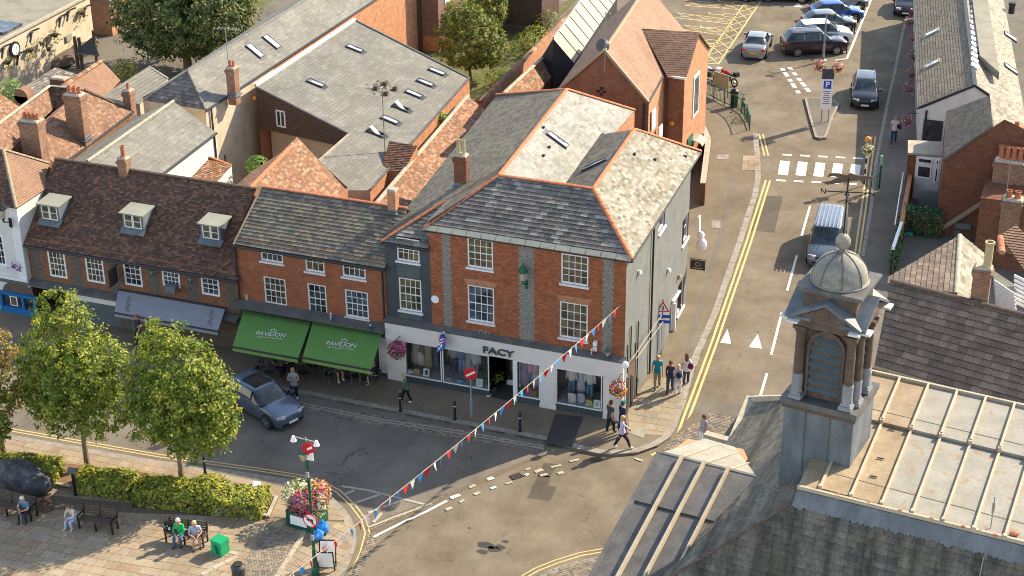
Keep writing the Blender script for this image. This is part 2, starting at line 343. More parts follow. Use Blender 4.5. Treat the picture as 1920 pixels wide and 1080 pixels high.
leafmat('leaf_yew', [(.06, .1, .025), (.11, .15, .035), (.16, .19, .05), (.08, .12, .03), (.26, .23, .09), (.05, .08, .02), (.2, .21, .06), (.14, .17, .04)], .25)
leafmat('leaf_mid', [(.12, .15, .025), (.19, .22, .04), (.08, .12, .02), (.27, .27, .05), (.32, .29, .09)], .35)
leafmat('leaf_hedge', [(.24, .28, .04), (.36, .38, .05), (.14, .19, .03), (.52, .5, .07), (.1, .14, .03), (.5, .4, .08), (.3, .33, .05)], .4)
leafmat('leaf_bright', [(.12, .28, .03), (.2, .36, .05), (.08, .2, .02), (.26, .33, .06)])
leafmat('leaf_ivy', [(.015, .1, .03), (.03, .14, .04), (.02, .07, .02), (.2, .24, .07)], .1)
leafmat('flower_mix', [(.7, .06, .06), (.8, .3, .06), (.75, .05, .25), (.85, .8, .7), (.6, .45, .1), (.18, .25, .04), (.45, .12, .5), (.8, .55, .15)], .2)
leafmat('flower_pink', [(.65, .04, .3), (.4, .04, .25), (.75, .3, .5), (.1, .18, .03), (.2, .26, .05), (.55, .08, .12)], .2)
leafmat('flower_white', [(.8, .78, .68), (.7, .66, .4), (.2, .25, .06), (.75, .7, .55), (.3, .32, .1)], .2)
leafmat('flower_silver', [(.5, .52, .48), (.62, .63, .6), (.3, .33, .26), (.7, .7, .66)], .1)
mottled('bark', [(.12, .085, .05), (.2, .15, .1), (.27, .2, .14)], 9, stretch=(1, 1, .2))
def cloth(c): 
    k = 'cloth_%02d%02d%02d' % tuple(int(x*99) for x in c)
    return MT.get(k) or plain(k, c, .85, 0, .2, 14, .15)
SKIN = plain('skin', (.5, .27, .17), .6, 0, .1)

# ------------------------------------------------------------ tiles, slates and slabs laid one by one
def clip2(sub, cl):
    out = sub
    for i in range(len(cl)):
        a, b = cl[i], cl[(i+1) % len(cl)]; ex, ey = b[0]-a[0], b[1]-a[1]; inp = out; out = []
        if not inp: return []
        for j in range(len(inp)):
            p, q = inp[j-1], inp[j]; dp = ex*(p[1]-a[1])-ey*(p[0]-a[0]); dq = ex*(q[1]-a[1])-ey*(q[0]-a[0])
            if dq >= 0:
                if dp < 0: t = dp/(dp-dq); out.append((p[0]+t*(q[0]-p[0]), p[1]+t*(q[1]-p[1])))
                out.append(q)
            elif dp >= 0: t = dp/(dp-dq); out.append((p[0]+t*(q[0]-p[0]), p[1]+t*(q[1]-p[1])))
    return out
def inframe(p, m=220):
    d = p-CAM; z = d.dot(AF); x = 960+FPX*d.dot(AR)/z; y = 540-FPX*d.dot(AU)/z
    return -m < x < 1920+m and -m < y < 1080+m
_tm = {}
def tiles(parent, poly, tw, th, mat, n_obj=0, name='slate', thick=.02, gap=.008, u=None, stag=.5, flat=False, widths=None, jit=.004, lift=0., stuff='slate_courses', m=220):
    poly = [V(p) for p in poly]
    n = V((0, 0, 0))
    for i in range(len(poly)): n += poly[i].cross(poly[(i+1) % len(poly)])
    n.normalize()
    if n.z < 0: n = -n
    if u is None: u = V((0, 0, 1)).cross(n); u = u.normalized() if u.length > 1e-3 else V((1, 0, 0))
    else: u = (V(u)-n*n.dot(V(u))).normalized()
    v = n.cross(u).normalized()
    if v.z < -1e-4: u = -u; v = -v
    o = poly[0]; P2 = [((p-o).dot(u), (p-o).dot(v)) for p in poly]
    ar = sum(P2[i][0]*P2[(i+1) % len(P2)][1]-P2[(i+1) % len(P2)][0]*P2[i][1] for i in range(len(P2)))
    if ar < 0: P2 = P2[::-1]
    u0, u1 = min(p[0] for p in P2), max(p[0] for p in P2); v0, v1 = min(p[1] for p in P2), max(p[1] for p in P2)
    h1, h0 = (thick, thick) if flat else (thick, thick*.15)
    full, part = [], []; row = 0; y = v0
    while y < v1:
        x = u0 - (tw*stag if row % 2 else 0) - (ru(0, tw) if widths else 0)
        while x < u1:
            wd = random.choice(widths) if widths else tw
            q = [(x, y), (x+wd-gap, y), (x+wd-gap, y+th-(gap if flat else 0)), (x, y+th-(gap if flat else 0))]
            c3 = o+u*(x+wd/2)+v*(y+th/2)
            if inframe(c3, m):
                c = clip2(q, P2)
                if len(c) >= 3:
                    a = abs(sum(c[i][0]*c[(i+1) % len(c)][1]-c[(i+1) % len(c)][0]*c[i][1] for i in range(len(c))))/2
                    isf = a > .995*(wd-gap)*(th-(gap if flat else 0))
                    if a > .0004: (full if isf else part).append((c, wd, x, y, (c3-CAM).length, inframe(c3, 0), c3))
            x += wd
        y += th; row += 1
    objs = []
    if n_obj and full:
        full.sort(key=lambda t: (not t[5], t[4])); objs, full = full[:n_obj], full[n_obj:]
    for (c, wd, x, y, d, f, c3) in objs:
        k = random.randrange(6); key = (name, mat.name, round(wd, 3), round(th, 3), round(thick, 3), flat, k)
        if key not in _tm:
            b = MB(); W, T = wd-gap, th-(gap if flat else 0); t = [ru(-jit, jit) for _ in range(4)]
            top = [V((0, 0, h1+t[0])), V((W, 0, h1+t[1])), V((W, T, h0+t[2])), V((0, T, h0+t[3]))]; bot = [V((p.x, p.y, -.004)) for p in top]
            b.face(top, 0, k/6)
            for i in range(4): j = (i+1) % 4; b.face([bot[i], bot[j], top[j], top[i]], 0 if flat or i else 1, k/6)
            _tm[key] = b.data(name, [mat, MT['slate_edge_shade']])
        M = Matrix((( u.x, v.x, n.x, 0), (u.y, v.y, n.y, 0), (u.z, v.z, n.z, 0), (0, 0, 0, 1)))
        M.translation = o+u*x+v*y+n*lift - ORG.get(parent, V((0, 0, 0)))
        inst(name, _tm[key], parent, mtx=M)
    if full or part:
        b = MB()
        for (c, wd, x, y, d, f, c3) in full+part:
            j1, j2 = ru(-jit, jit), ru(-jit, jit)
            top = [o+u*p[0]+v*p[1]+n*(lift+h1+(h0-h1)*(p[1]-y)/th+j1+(j2-j1)*(p[0]-x)/wd) for p in c]; bot = [o+u*p[0]+v*p[1]+n*(lift-.004) for p in c]; rr = rnd()
            b.face(top, 0, rr); k = len(c)
            for i in range(k):
                j = (i+1) % k
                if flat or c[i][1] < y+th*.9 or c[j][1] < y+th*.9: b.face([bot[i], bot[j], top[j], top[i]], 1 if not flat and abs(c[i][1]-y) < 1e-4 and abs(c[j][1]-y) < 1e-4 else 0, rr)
        b.build(stuff, [mat, MT['slate_edge_shade']], parent, kind='stuff')

# ------------------------------------------------------------ ground, road, pavements
def sheet(name, pts, z, mat, parent=None, **k):
    b = MB(); P = [V((p[0], p[1], z)) for p in pts]
    if sum(P[i].x*P[(i+1) % len(P)].y-P[(i+1) % len(P)].x*P[i].y for i in range(len(P))) < 0: P = P[::-1]
    b.face(P); return b.build(name, mat, parent, **k)
def gp(lst, z=0.): return [G(x, y, z) for x, y in lst]
def raised(name, pts, z, mat, z0=-.1, **k):
    P = [V((p[0], p[1], z)) for p in pts]
    if sum(P[i].x*P[(i+1) % len(P)].y-P[(i+1) % len(P)].x*P[i].y for i in range(len(P))) < 0: P = P[::-1]
    b = MB(); b.face(P)
    for i in range(len(P)): a, c = P[i], P[(i+1) % len(P)]; b.face([V((a.x, a.y, z0)), V((c.x, c.y, z0)), c, a])
    return b.build(name, mat, **k)
def smoothline(P, step):
    # walk a polyline at even steps
    out = [V(P[0])]; acc = 0
    for i in range(len(P)-1):
        a, c = V(P[i]), V(P[i+1]); L = (c-a).length; d = (c-a)/L if L > 0 else V((0, 0, 0)); t = step-acc
        while t <= L: out.append(a+d*t); t += step
        acc = (acc+L) % step if L else acc
    out.append(V(P[-1])); return out
def kerbs(parent, P, z, wd=.3, L=.9, side=1, mat='kerb_stone'):
    Q = smoothline(P, L)
    for i in range(len(Q)-1):
        a, c = Q[i], Q[i+1]
        if (c-a).length < .12 or not inframe(a, 150): continue
        d = (c-a).normalized(); nn = V((-d.y, d.x, 0))*side; g = d*.012; zz = z+ru(0, .006)
        b = MB(); b.prism([V((*(a+g).xy, zz)), V((*(c-g).xy, zz)), V((*(c-g+nn*wd).xy, zz)), V((*(a+g+nn*wd).xy, zz))], (0, 0, -.17)); b.build('kerb_stone', MT[mat], parent, fixn=True)
def stroke(name, P, wd, mat, z=.008, dash=None, parent=None, **k):
    b = MB(); Q = [V((p[0], p[1], z)) for p in P]
    if dash: Q = smoothline(Q, dash[0]/4)
    s = 0
    for i in range(len(Q)-1):
        a, c = Q[i], Q[i+1]
        if (c-a).length < .01: continue
        s += (c-a).length
        if dash and (s % dash[0]) > dash[1]: continue
        d = (c-a).normalized(); nn = V((-d.y, d.x, 0))*wd/2
        b.face([a-nn, c-nn, c+nn, a+nn][::1])
    return b.build(name, mat, parent, kind='structure', **k)

sheet('ground', [(-260, -160), (260, -160), (260, 420), (-260, 420)], -.02, MT['asphalt'], kind='structure')
road = sheet('road', [(-60, -20), (30, -40), (30, 110), (-14, 110), (-14, -1), (-60, -1)], 0, MT['asphalt'], kind='structure')
PZ = .12
kn = [V((-48, -3.05, PZ)), V((-30, -3.05, PZ)), V((-15.2, -3.0, PZ))] + gp([(860, 794), (1028, 826)], PZ)
kc = gp([(1028, 826), (1085, 842), (1120, 850), (1153, 852), (1197, 848), (1233, 835), (1257, 819), (1270, 799), (1280, 766), (1287, 747), (1307, 677), (1347, 587), (1373, 510), (1393, 453), (1408, 405), (1420, 370), (1427, 333), (1425, 290), (1421, 250), (1407, 218), (1395, 190), (1370, 165), (1318, 140)], PZ)
pave = raised('pavement', kn + kc[1:] + [V((-12, 46, PZ)), V((-12, 10, PZ)), V((-2, 10, PZ)), V((-2, 1, PZ)), V((-48, 1, PZ))], PZ, MT['asphalt_walk'], kind='structure')
kerbs(pave, kn[1:], PZ+.004, .32); kerbs(pave, kc[:19], PZ+.004, .34)
# corner slabs and the strip of slabs beside the side wall
tiles(pave, gp([(1180, 812), (1176, 760), (1215, 712), (1290, 700), (1277, 752), (1264, 793), (1243, 817)], PZ), .75, .55, MT['paving_walk'], 120, 'paving_slab', .006, .02, u=(1, .05, 0), flat=True, widths=[.6, .75, .9], jit=.002, lift=.003, stuff='cut_slabs')
sheet('trench_patch', gp([(1042, 775), (1094, 782), (1072, 838), (1022, 832)], PZ+.012), PZ+.016, MT['asphalt_dark'], kind='structure')
sheet('tarmac_strip', gp([(1372, 332), (1357, 400), (1338, 470), (1318, 540), (1290, 640), (1275, 700), (1284, 702), (1300, 645), (1328, 545), (1348, 475), (1367, 405), (1381, 332)], PZ), PZ+.004, MT['asphalt_grey'], kind='structure')
tiles(pave, gp([(1393, 292), (1424, 292), (1424, 320), (1391, 319)], PZ), .4, .4, MT['paving_stone'], 40, 'tactile_slab', .012, .02, u=(1, .2, 0), flat=True, stag=0, jit=.001, lift=.003, stuff='cut_tactile_slabs')
for q in ([(1334, 414), (1351, 414), (1351, 428), (1334, 428)], [(1345, 290), (1366, 290), (1366, 298), (1345, 299)], [(1190, 800), (1213, 806), (1206, 822), (1185, 815)]):
    Q = gp(q, PZ); b = MB(); b.prism([V((p.x, p.y, PZ+.014)) for p in Q], (0, 0, -.02)); c = sum(Q, V((0, 0, 0)))/4
    for k in (-.25, 0, .25): b.bar(Q[0].lerp(Q[1], .5+k)+V((0, 0, .012)), Q[3].lerp(Q[2], .5+k)+V((0, 0, .012)), .02, .012)
    b.build('access_cover', MT['kerb_stone'], pave)

# plaza on the near side of the street
kp = gp([(-260, 764), (-120, 790), (7, 813), (167, 841), (300, 864), (400, 877), (480, 889), (560, 902), (590, 911), (615, 926), (640, 946), (658, 970), (668, 995), (669, 1018), (661, 1044), (645, 1080), (615, 1135)], PZ)
pl_poly = kp + [V((-8.5, -26, PZ)), V((-40, -26, PZ))]
plaza = raised('plaza', pl_poly, PZ, MT['joint_sand'], kind='structure')
kerbs(plaza, kp[1:], PZ+.008, .34, side=-1)
U1 = (1, .09, 0)
A_ = gp([(-150, 1130), (-150, 945), (540, 974), (430, 1130)], PZ)
tiles(plaza, A_, .7, .5, MT['paving_stone'], 300, 'paving_stone', .014, .02, u=U1, flat=True, widths=[.45, .6, .75, .95], jit=.003, stuff='cut_paving_stones')
B_ = gp([(540, 975), (660, 980), (660, 1030), (600, 1160), (430, 1130)], PZ)
tiles(plaza, B_, .6, .42, MT['paving_stone'], 120, 'paving_stone', .014, .02, u=(1, -.32, 0), flat=True, widths=[.45, .6, .7], jit=.003, stuff='cut_paving_stones')
C_ = gp([(-200, 790), (560, 908), (600, 920), (640, 955), (655, 976), (540, 972), (497, 968), (-150, 905)], PZ)
tiles(plaza, C_, .6, .45, MT['paving_stone'], 60, 'paving_stone', .01, .016, u=(1, .02, 0), flat=True, widths=[.45, .6, .75], jit=.002, stuff='walkway_stones')
tiles(plaza, gp([(425, 1110), (500, 985), (560, 1005), (508, 1110)], PZ), .14, .11, MT['sett'], 0, 'sett', .024, .02, u=(.4, .9, 0), flat=True, jit=.004, stuff='setts')
for (a, b_) in (((505, 1110), (572, 1005)), ((572, 1005), (585, 978)), ((380, 1080), (448, 1045)), ((398, 1030), (448, 1043)), ((500, 965), (518, 935)), ((490, 972), (520, 930))):
    P, Q = G(*a, PZ), G(*b_, PZ); kerbs(plaza, [P, Q], PZ+.028, .2, .6, mat='coping')
# planting bed with stone edging
bed = gp([(-60, 905), (100, 912), (505, 973), (522, 935), (400, 915), (250, 885), (120, 872), (-60, 850)], PZ)
bedo = raised('planting_bed', bed, PZ+.1, MT['soil'], z0=0, kind='structure')
kerbs(bedo, bed[:3], PZ+.16, .14, .8, side=1, mat='coping'); kerbs(bedo, bed[2:4], PZ+.16, .14, .8, side=1, mat='coping')

# town hall forecourt (bottom edge, right)
kt = gp([(985, 1090), (1010, 1077), (1045, 1063), (1090, 1050), (1136, 1042), (1180, 1039), (1260, 1036)], PZ)
fore = raised('forecourt', kt + [V((12, -14, PZ)), V((14, -40, PZ)), V((-2, -40, PZ))], PZ, MT['joint_sand'], kind='structure')
kerbs(fore, kt, PZ+.006, .25, side=-1)
tiles(fore, [kt[0], kt[1], kt[3], kt[5], V((9, -14, PZ)), V((9, -22, PZ)), V((0, -22, PZ))], .16, .12, MT['sett'], 0, 'sett', .014, .02, u=(1, 0, 0), flat=True, stuff='setts')
# right pavement along the road
kr = gp([(1722, -30), (1703, 10), (1690, 60), (1676, 130), (1664, 180), (1651, 245), (1640, 300), (1629, 395), (1614, 480), (1585, 610), (1550, 740), (1500, 860)], PZ)
pr = raised('right_pavement', kr + [V((9, -8, PZ)), V((30, -8, PZ)), V((30, 100, PZ)), V((2, 100, PZ))], PZ, MT['asphalt_grey'], kind='structure')
kerbs(pr, kr[:9], PZ+.006, .2, side=1)
# traffic island
isl = gp([(1508, 183), (1516, 215), (1528, 257), (1538, 260), (1550, 258), (1562, 220), (1574, 195), (1560, 184)], PZ)
io = raised('traffic_island', isl, PZ, MT['asphalt_grey'], kind='structure'); kerbs(io, isl+[isl[0]], PZ+.01, .16, .8, side=1)

# road surfaces and markings, each its own thin sheet
sheet('street_surface', [V((-60, -18, 0)), V((-60, -3.0, 0))] + [V((p.x, p.y, 0)) for p in kn[2:]] + gp([(1020, 850), (940, 880), (830, 932), (700, 985), (690, 1000), (670, 985), (640, 935), (540, 890)]) + [V((-20, -14.4, 0))], .004, MT['asphalt_street'], kind='structure')
sheet('crossing_strip', gp([(640, 911), (690, 921), (795, 800), (745, 793)]), .009, MT['asphalt_grey'], kind='structure')
sheet('tarmac_patch', gp([(1405, 432), (1452, 436), (1468, 369), (1438, 367)]), .006, MT['asphalt_patch'], kind='structure')
b = MB(); b.face([V((p.x, p.y, .006)) for p in gp([(989, 933), (1032, 939), (1044, 913), (1028, 911), (1032, 893), (1010, 890)])][::-1]); b.face([V((p.x, p.y, .006)) for p in gp([(1006, 893), (1030, 895), (1048, 870), (1020, 868)])][::-1]); b.build('dark_tarmac_patch', MT['asphalt_patch'], kind='structure')
sheet('road_band', gp([(1312, 745), (1402, 760), (1390, 782), (1300, 770)]), .006, MT['asphalt_grey'], kind='structure')
for nm, q, tw in (('sett_band', [(1300, 772), (1390, 784), (1372, 830), (1225, 848), (1262, 822)], .13), ('sett_band', [(567, 756), (865, 806), (1020, 838), (1020, 848), (855, 822), (560, 772)], .12),
              ('sett_band', [(690, 984), (830, 930), (940, 880), (1020, 850), (1000, 862), (900, 908), (800, 950), (700, 1008)], .13), ('sett_band', [(694, 1000), (712, 1000), (700, 1030), (672, 1080), (655, 1080)], .13)):
    Q = gp(q); so_ = sheet(nm, Q, .010, MT['joint_sand'], kind='structure')
    tiles(so_, [V((p.x, p.y, .010)) for p in Q], tw*1.5, tw, MT['sett'], 0, 'sett', .016, .025, u=(1, 0, 0), flat=True, stuff='setts')
WP, YP, OP = MT['white_paint'], MT['yellow_paint'], MT['worn_paint']
def off(P, d):
    out = []
    for i, p in enumerate(P):
        a = P[max(0, i-1)]; c = P[min(len(P)-1, i+1)]; t = (V(c)-V(a)); t.z = 0; t.normalize(); out.append(V(p)+V((-t.y, t.x, 0))*d)
    return out
yl = gp([(1225, 856), (1258, 838), (1276, 815), (1286, 785), (1305, 735), (1340, 640), (1376, 535), (1405, 450), (1427, 380), (1440, 338)])
stroke('double_yellow_line', off(yl, .13), .12, YP); stroke('double_yellow_line', off(yl, -.13), .12, YP)
y2 = gp([(1427, 252), (1437, 292)]); stroke('double_yellow_line', off(y2, .12), .1, YP); stroke('double_yellow_line', off(y2, -.12), .1, YP)
y3 = gp([(1638, 256), (1633, 290), (1618, 400), (1608, 470), (1590, 560)]); stroke('double_yellow_line', off(y3, .12), .1, YP, .008); stroke('double_yellow_line', off(y3, -.12), .1, YP, .008)
y4 = [V((-40, -3.75, 0)), V((-15.4, -3.75, 0))] + gp([(720, 790), (865, 812), (1020, 840)]); stroke('double_yellow_line', off(y4, .1), .07, OP, .03); stroke('double_yellow_line', off(y4, -.1), .07, OP, .03)
y5 = gp([(-60, 792), (20, 806), (167, 832), (300, 855), (400, 869), (480, 880), (560, 893), (600, 903), (635, 922), (662, 948), (682, 975), (689, 1000), (680, 1035), (660, 1080)]); stroke('double_yellow_line', off(y5, .1), .07, YP, .012); stroke('double_yellow_line', off(y5, -.1), .07, YP, .012)
y6 = gp([(985, 1084), (1010, 1070), (1045, 1056), (1090, 1042), (1136, 1034), (1190, 1030)]); stroke('double_yellow_line', y6, .07, YP); stroke('double_yellow_line', off(y6, .22), .06, YP)
for i, q in enumerate(([(1519, 386), (1503, 442)], [(1494, 479), (1476, 545)], [(1466, 586), (1446, 665)], [(1438, 700), (1424, 748)])): stroke('centre_line_dash', gp(q), .13, WP)
for q in ([(1350, 643), (1371, 645), (1364, 617)], [(1404, 651), (1429, 654), (1421, 626)], [(1487, 12), (1505, 14), (1497, 5)]):
    sheet('road_triangle', gp(q), .008, WP, kind='structure')
# zebra crossing
zb = []
for i in range(5):
    x = 1459+i*33.3; y = 302+i*1.6
    sheet('zebra_stripe', gp([(x+4, y-1), (x+22, y+1), (x+18, y+27), (x-1, y+25)]), .008, WP, kind='structure')
    for (yy, dx) in ((-12, 8), (36, -4)): stroke('zebra_edge_mark', gp([(x+dx, y+yy), (x+dx+18, y+yy+1)]), .25, WP)
for a, c in (((1466, 128), (1498, 175)), ((1480, 126), (1517, 172))):
    stroke('dashed_line', gp([a, c]), .3, WP, .008, dash=(1.15, .62))
stroke('kerbside_line', gp([(1566, 113), (1588, 110), (1633, 0), (1645, -30)]), .16, WP)
for i in range(6):
    a = (1592+i*7.2, 98-i*19.); stroke('bay_line', gp([a, (a[0]-24, a[1]-3)]), .1, WP)
# disabled bays in yellow
Y0 = gp([(1317, 118), (1347, 120), (1428, 0), (1402, -2)])
for e in ((0, 1), (1, 2), (0, 3)): stroke('bay_box_line', [Y0[e[0]], Y0[e[1]]], .12, YP)
n_ = 9
for i in range(n_):
    a, b_ = Y0[0].lerp(Y0[3], i/n_), Y0[1].lerp(Y0[2], (i+1)/n_); stroke('hatch_line', [a, b_], .08, YP)
    a, b_ = Y0[1].lerp(Y0[2], i/n_), Y0[0].lerp(Y0[3], (i+1)/n_); stroke('hatch_line', [a, b_], .08, YP, .010)
for (xa, ya, xb, yb) in ((1265, 33, 1373, 46), (1278, 56, 1357, 66), (1312, 88, 1338, 92), (1282, 10, 1385, 18)):
    A0, A1 = G(xa, ya), G(xb, yb); B0, B1 = G(xa+4, ya-9), G(xb+5, yb-8)
    stroke('hatch_edge', [A0, A1], .1, YP); stroke('hatch_edge', [B0, B1], .1, YP)
    m_ = max(2, int((A1-A0).length/1.2))
    for i in range(m_):
        stroke('hatch_line', [A0.lerp(A1, i/m_), B0.lerp(B1, (i+1)/m_)], .07, YP); stroke('hatch_line', [B0.lerp(B1, i/m_), A0.lerp(A1, (i+1)/m_)], .07, YP, .010)
for (x, y) in ((1367, 29), (1352, 54), (1334, 78), (1316, 104), (1384, 6)):
    c = G(x, y); P = [c+V((.55*cos(t), .42*sin(t), 0)) for t in [i*pi/5 for i in range(9)]]; stroke('wheelchair_mark', P+[c+V((.9, -.3, 0))], .1, YP); stroke('wheelchair_mark', [c+V((-.3, 0, 0)), c+V((-1.5, -.1, 0)), c+V((-1.7, .25, 0))], .12, YP)
# worn dashes at the junction mouth
for q in ([(1003, 886), (1023, 880)], [(1013, 893), (1034, 887)], [(1033, 877), (1056, 872)], [(1068, 866), (1090, 861)], [(862, 943), (874, 936)], [(889, 928), (903, 921)], [(836, 957), (850, 949)], [(920, 917), (935, 913)], [(948, 908), (966, 904)], [(845, 935), (866, 925)], [(880, 915), (893, 909)], [(914, 900), (930, 896)], [(986, 882), (996, 878)], [(985, 892), (994, 888)], [(1046, 889), (1062, 884)], [(1190, 860), (1211, 866)]):
    q2 = [q[0], (q[0][0]+(q[1][0]-q[0][0])*ru(.6, .95), q[0][1]+(q[1][1]-q[0][1])*ru(.6, .95))]; stroke('give_way_dash', gp(q2), ru(.13, .22), random.choice((WP, OP, OP, OP)), .032)
stroke('junction_line', gp([(700, 1008), (760, 978), (800, 960), (838, 940)]), .14, WP, .032)
stroke('junction_line', gp([(690, 990), (740, 970), (810, 945)]), .12, OP, .034)
stroke('chevron_edge', gp([(640, 912), (690, 920), (795, 946)]), .14, OP, .02)
for q in ([(644, 928), (665, 920)], [(656, 947), (712, 928)], [(690, 962), (755, 938)], [(700, 980), (716, 962)]): stroke('chevron_bar', gp(q), .15, OP, .02)
# gully grating and manhole
for q in ([(955, 892), (974, 886), (983, 893), (962, 900)], [(1107, 858), (1128, 857), (1129, 864), (1108, 866)]):
    Q = gp(q, .02); t = thing('drain_grating', 'iron drain grating set in the road edge %s' % ('beside the junction dashes' if q[0][0] < 1000 else 'by the corner kerb'), 'drain', Q[0])
    b = MB(); b.prism([V((p.x, p.y, .034)) for p in Q], (0, 0, -.05)); b.build('frame', MT['dark_metal'], t)
    b = MB()
    for k in range(6): s_ = (k+.5)/6; b.bar(Q[0].lerp(Q[1], s_)+V((0, 0, .02)), Q[3].lerp(Q[2], s_)+V((0, 0, .02)), .03, .02)
    b.build('grille', MT['stone_brown'], t)
b = MB()
for (x, y, s) in ((912, 1022, .5), (925, 1030, .35), (905, 1035, .3), (938, 1026, .3), (948, 1016, .18), (880, 990, .1)):
    c = G(x, y); b.face([c+V((s*ru(.6, 1.1)*cos(t), s*.6*ru(.6, 1.1)*sin(t), .007)) for t in [k*2*pi/9 for k in range(9)]])
b.build('oil_stain', MT['asphalt_dark'], kind='structure')
# gardens and yards
sheet('garden_ground', gp([(745, 90), (1000, 40), (1100, -20), (900, 190), (780, 150)]), .004, MT['grass_ground'], kind='structure')
sheet('back_lane', [V((-60, 1, 0)), V((-14, 1, 0)), V((-13, 60, 0)), V((-60, 60, 0))], .002, MT['asphalt_grey'], kind='structure')
sheet('verge', gp([(440, 60), (560, -40), (520, -60), (400, 20)]), .006, MT['grass_ground'], kind='structure')

# ------------------------------------------------------------ building kit
Zv = V((0, 0, 1))
def wall(parent, p0, p1, z0, z1, holes=(), mat='brick_facade', name='wall', depth=.14, top=None):
    p0, p1 = V((p0[0], p0[1], 0)), V((p1[0], p1[1], 0)); t = (p1-p0); W = t.length; t.normalize(); n = t.cross(Zv)
    us = sorted({0., W} | {h[0] for h in holes} | {h[2] for h in holes}); zs = sorted({z0, z1} | {h[1] for h in holes} | {h[3] for h in holes})
    b = MB()
    for i in range(len(us)-1):
        for j in range(len(zs)-1):
            cu, cz = (us[i]+us[i+1])/2, (zs[j]+zs[j+1])/2
            if any(h[0] < cu < h[2] and h[1] < cz < h[3] for h in holes): continue
            a, c = p0+t*us[i], p0+t*us[i+1]
            b.face([V((a.x, a.y, zs[j])), V((c.x, c.y, zs[j])), V((c.x, c.y, zs[j+1])), V((a.x, a.y, zs[j+1]))])
    for h in holes:
        a, c = p0+t*h[0], p0+t*h[2]; q = -n*depth
        A, B_, C_, D = [V((a.x, a.y, h[1])), V((c.x, c.y, h[1])), V((c.x, c.y, h[3])), V((a.x, a.y, h[3]))]
        for x, y in ((A, B_), (B_, C_), (C_, D), (D, A)): b.face([y, x, x+q, y+q])
    return b.build(name, MT[mat], parent)
_pm = {}
def window(parent, p0, t, u0, z0, u1, z1, cols=4, rows=4, inset=.06, fr=.07, bar=.028, glass='window_glass', sill=True, mat='white_wood', sash=True, name='window', arch=None, sillmat='sill_white'):
    t = V(t).normalized(); n = t.cross(Zv); P0 = V((p0[0], p0[1], 0))
    def pt(u, z, d=0): q = P0+t*u-n*d; return V((q.x, q.y, z))
    b = MB(); i = inset
    def bb(ua, za, ub, zb_, d0, d1, m=0, mb=b):
        c = pt((ua+ub)/2, (za+zb_)/2, (d0+d1)/2); M = Matrix((t, -n, Zv)).transposed(); mb.box(c, (abs(ub-ua), abs(d1-d0), abs(zb_-za)), m, M)
    bb(u0, z0, u0+fr, z1, i-.03, i+.07); bb(u1-fr, z0, u1, z1, i-.03, i+.07); bb(u0+fr, z1-fr, u1-fr, z1, i-.03, i+.07); bb(u0+fr, z0, u1-fr, z0+fr*1.1, i-.03, i+.07)
    zm = (z0+z1)/2
    if sash: bb(u0+fr, zm-.022, u1-fr, zm+.022, i-.01, i+.05)
    o = b.build(name, MT[mat], parent)
    g = MB(); iu0, iu1, iz0, iz1 = u0+fr, u1-fr, z0+fr*1.1, z1-fr; pw, ph = (iu1-iu0)/cols, (iz1-iz0)/rows
    for k in range(1, cols): bb(iu0+k*pw-bar/2, iz0, iu0+k*pw+bar/2, iz1, i+.0, i+.04, 0, g)
    for k in range(1, rows):
        if sash and abs(iz0+k*ph-zm) < .03: continue
        bb(iu0, iz0+k*ph-bar/2, iu1, iz0+k*ph+bar/2, i+.003, i+.038, 0, g)
    if cols*rows > 1: g.build('glazing_bars', MT[mat], o)
    key = (round(pw, 3), round(ph, 3), glass)
    if key not in _pm:
        m = MB(); m.box((pw/2, 0, ph/2), (pw-.002, .012, ph-.002)); _pm[key] = m.data('pane', MT[glass])
    M = Matrix(((t.x, -n.x, 0, 0), (t.y, -n.y, 0, 0), (0, 0, 1, 0), (0, 0, 0, 1)))
    for a in range(cols):
        for c in range(rows):
            Mx = M.copy(); Mx.translation = pt(iu0+a*pw, iz0+c*ph, i+.026)-ORG.get(parent, V((0, 0, 0)))
            e = Matrix.Rotation(ru(-.012, .012), 4, 'X') @ Matrix.Rotation(ru(-.012, .012), 4, 'Z')
            inst('pane', _pm[key], o, mtx=Mx @ e)
    if sill: s = MB(); bb(u0-.07, z0-.1, u1+.07, z0-.005, -.09, i+.1, 0, s); s.build('sill', MT[sillmat], o)
    return o
def quadwin(parent, px, y=0., cols=4, rows=4, p0=(0, 0), **k):
    (ax, ay), (bx_, by) = px; a = PY(ax, ay, y); c = PY(bx_, by, y)
    return (a.x-p0[0], c.z, c.x-p0[0], a.z)
def skirt(parent, pts, mat, z0=0., name='wall', inset=0.):
    b = MB()
    for i in range(len(pts)-1):
        a, c = V(pts[i]), V(pts[i+1]); b.face([V((a.x, a.y, z0)), V((c.x, c.y, z0)), c, a])
    return b.build(name, MT[mat], parent)
def roof(parent, pts, tw, th, mat, n_obj=0, name='roof', base='stone_brown', tile='slate', thick=.03, stuff=None, under=.05, **k):
    P = [V(p) for p in pts]; n = sum((P[i].cross(P[(i+1) % len(P)]) for i in range(len(P))), V((0, 0, 0))).normalized(); c0 = sum(P, V((0, 0, 0)))/len(P)
    for p in P: p.z = c0.z-((p.x-c0.x)*n.x+(p.y-c0.y)*n.y)/n.z
    if n.z < 0: P = P[::-1]; n = -n
    b = MB(); b.prism([p for p in P], -n*under); o = b.build(name, MT[base], parent, fixn=True)
    if tw: tiles(o, P, tw, th, MT[mat], n_obj, tile, thick, stuff=stuff or tile+'_courses', **k)
    return o
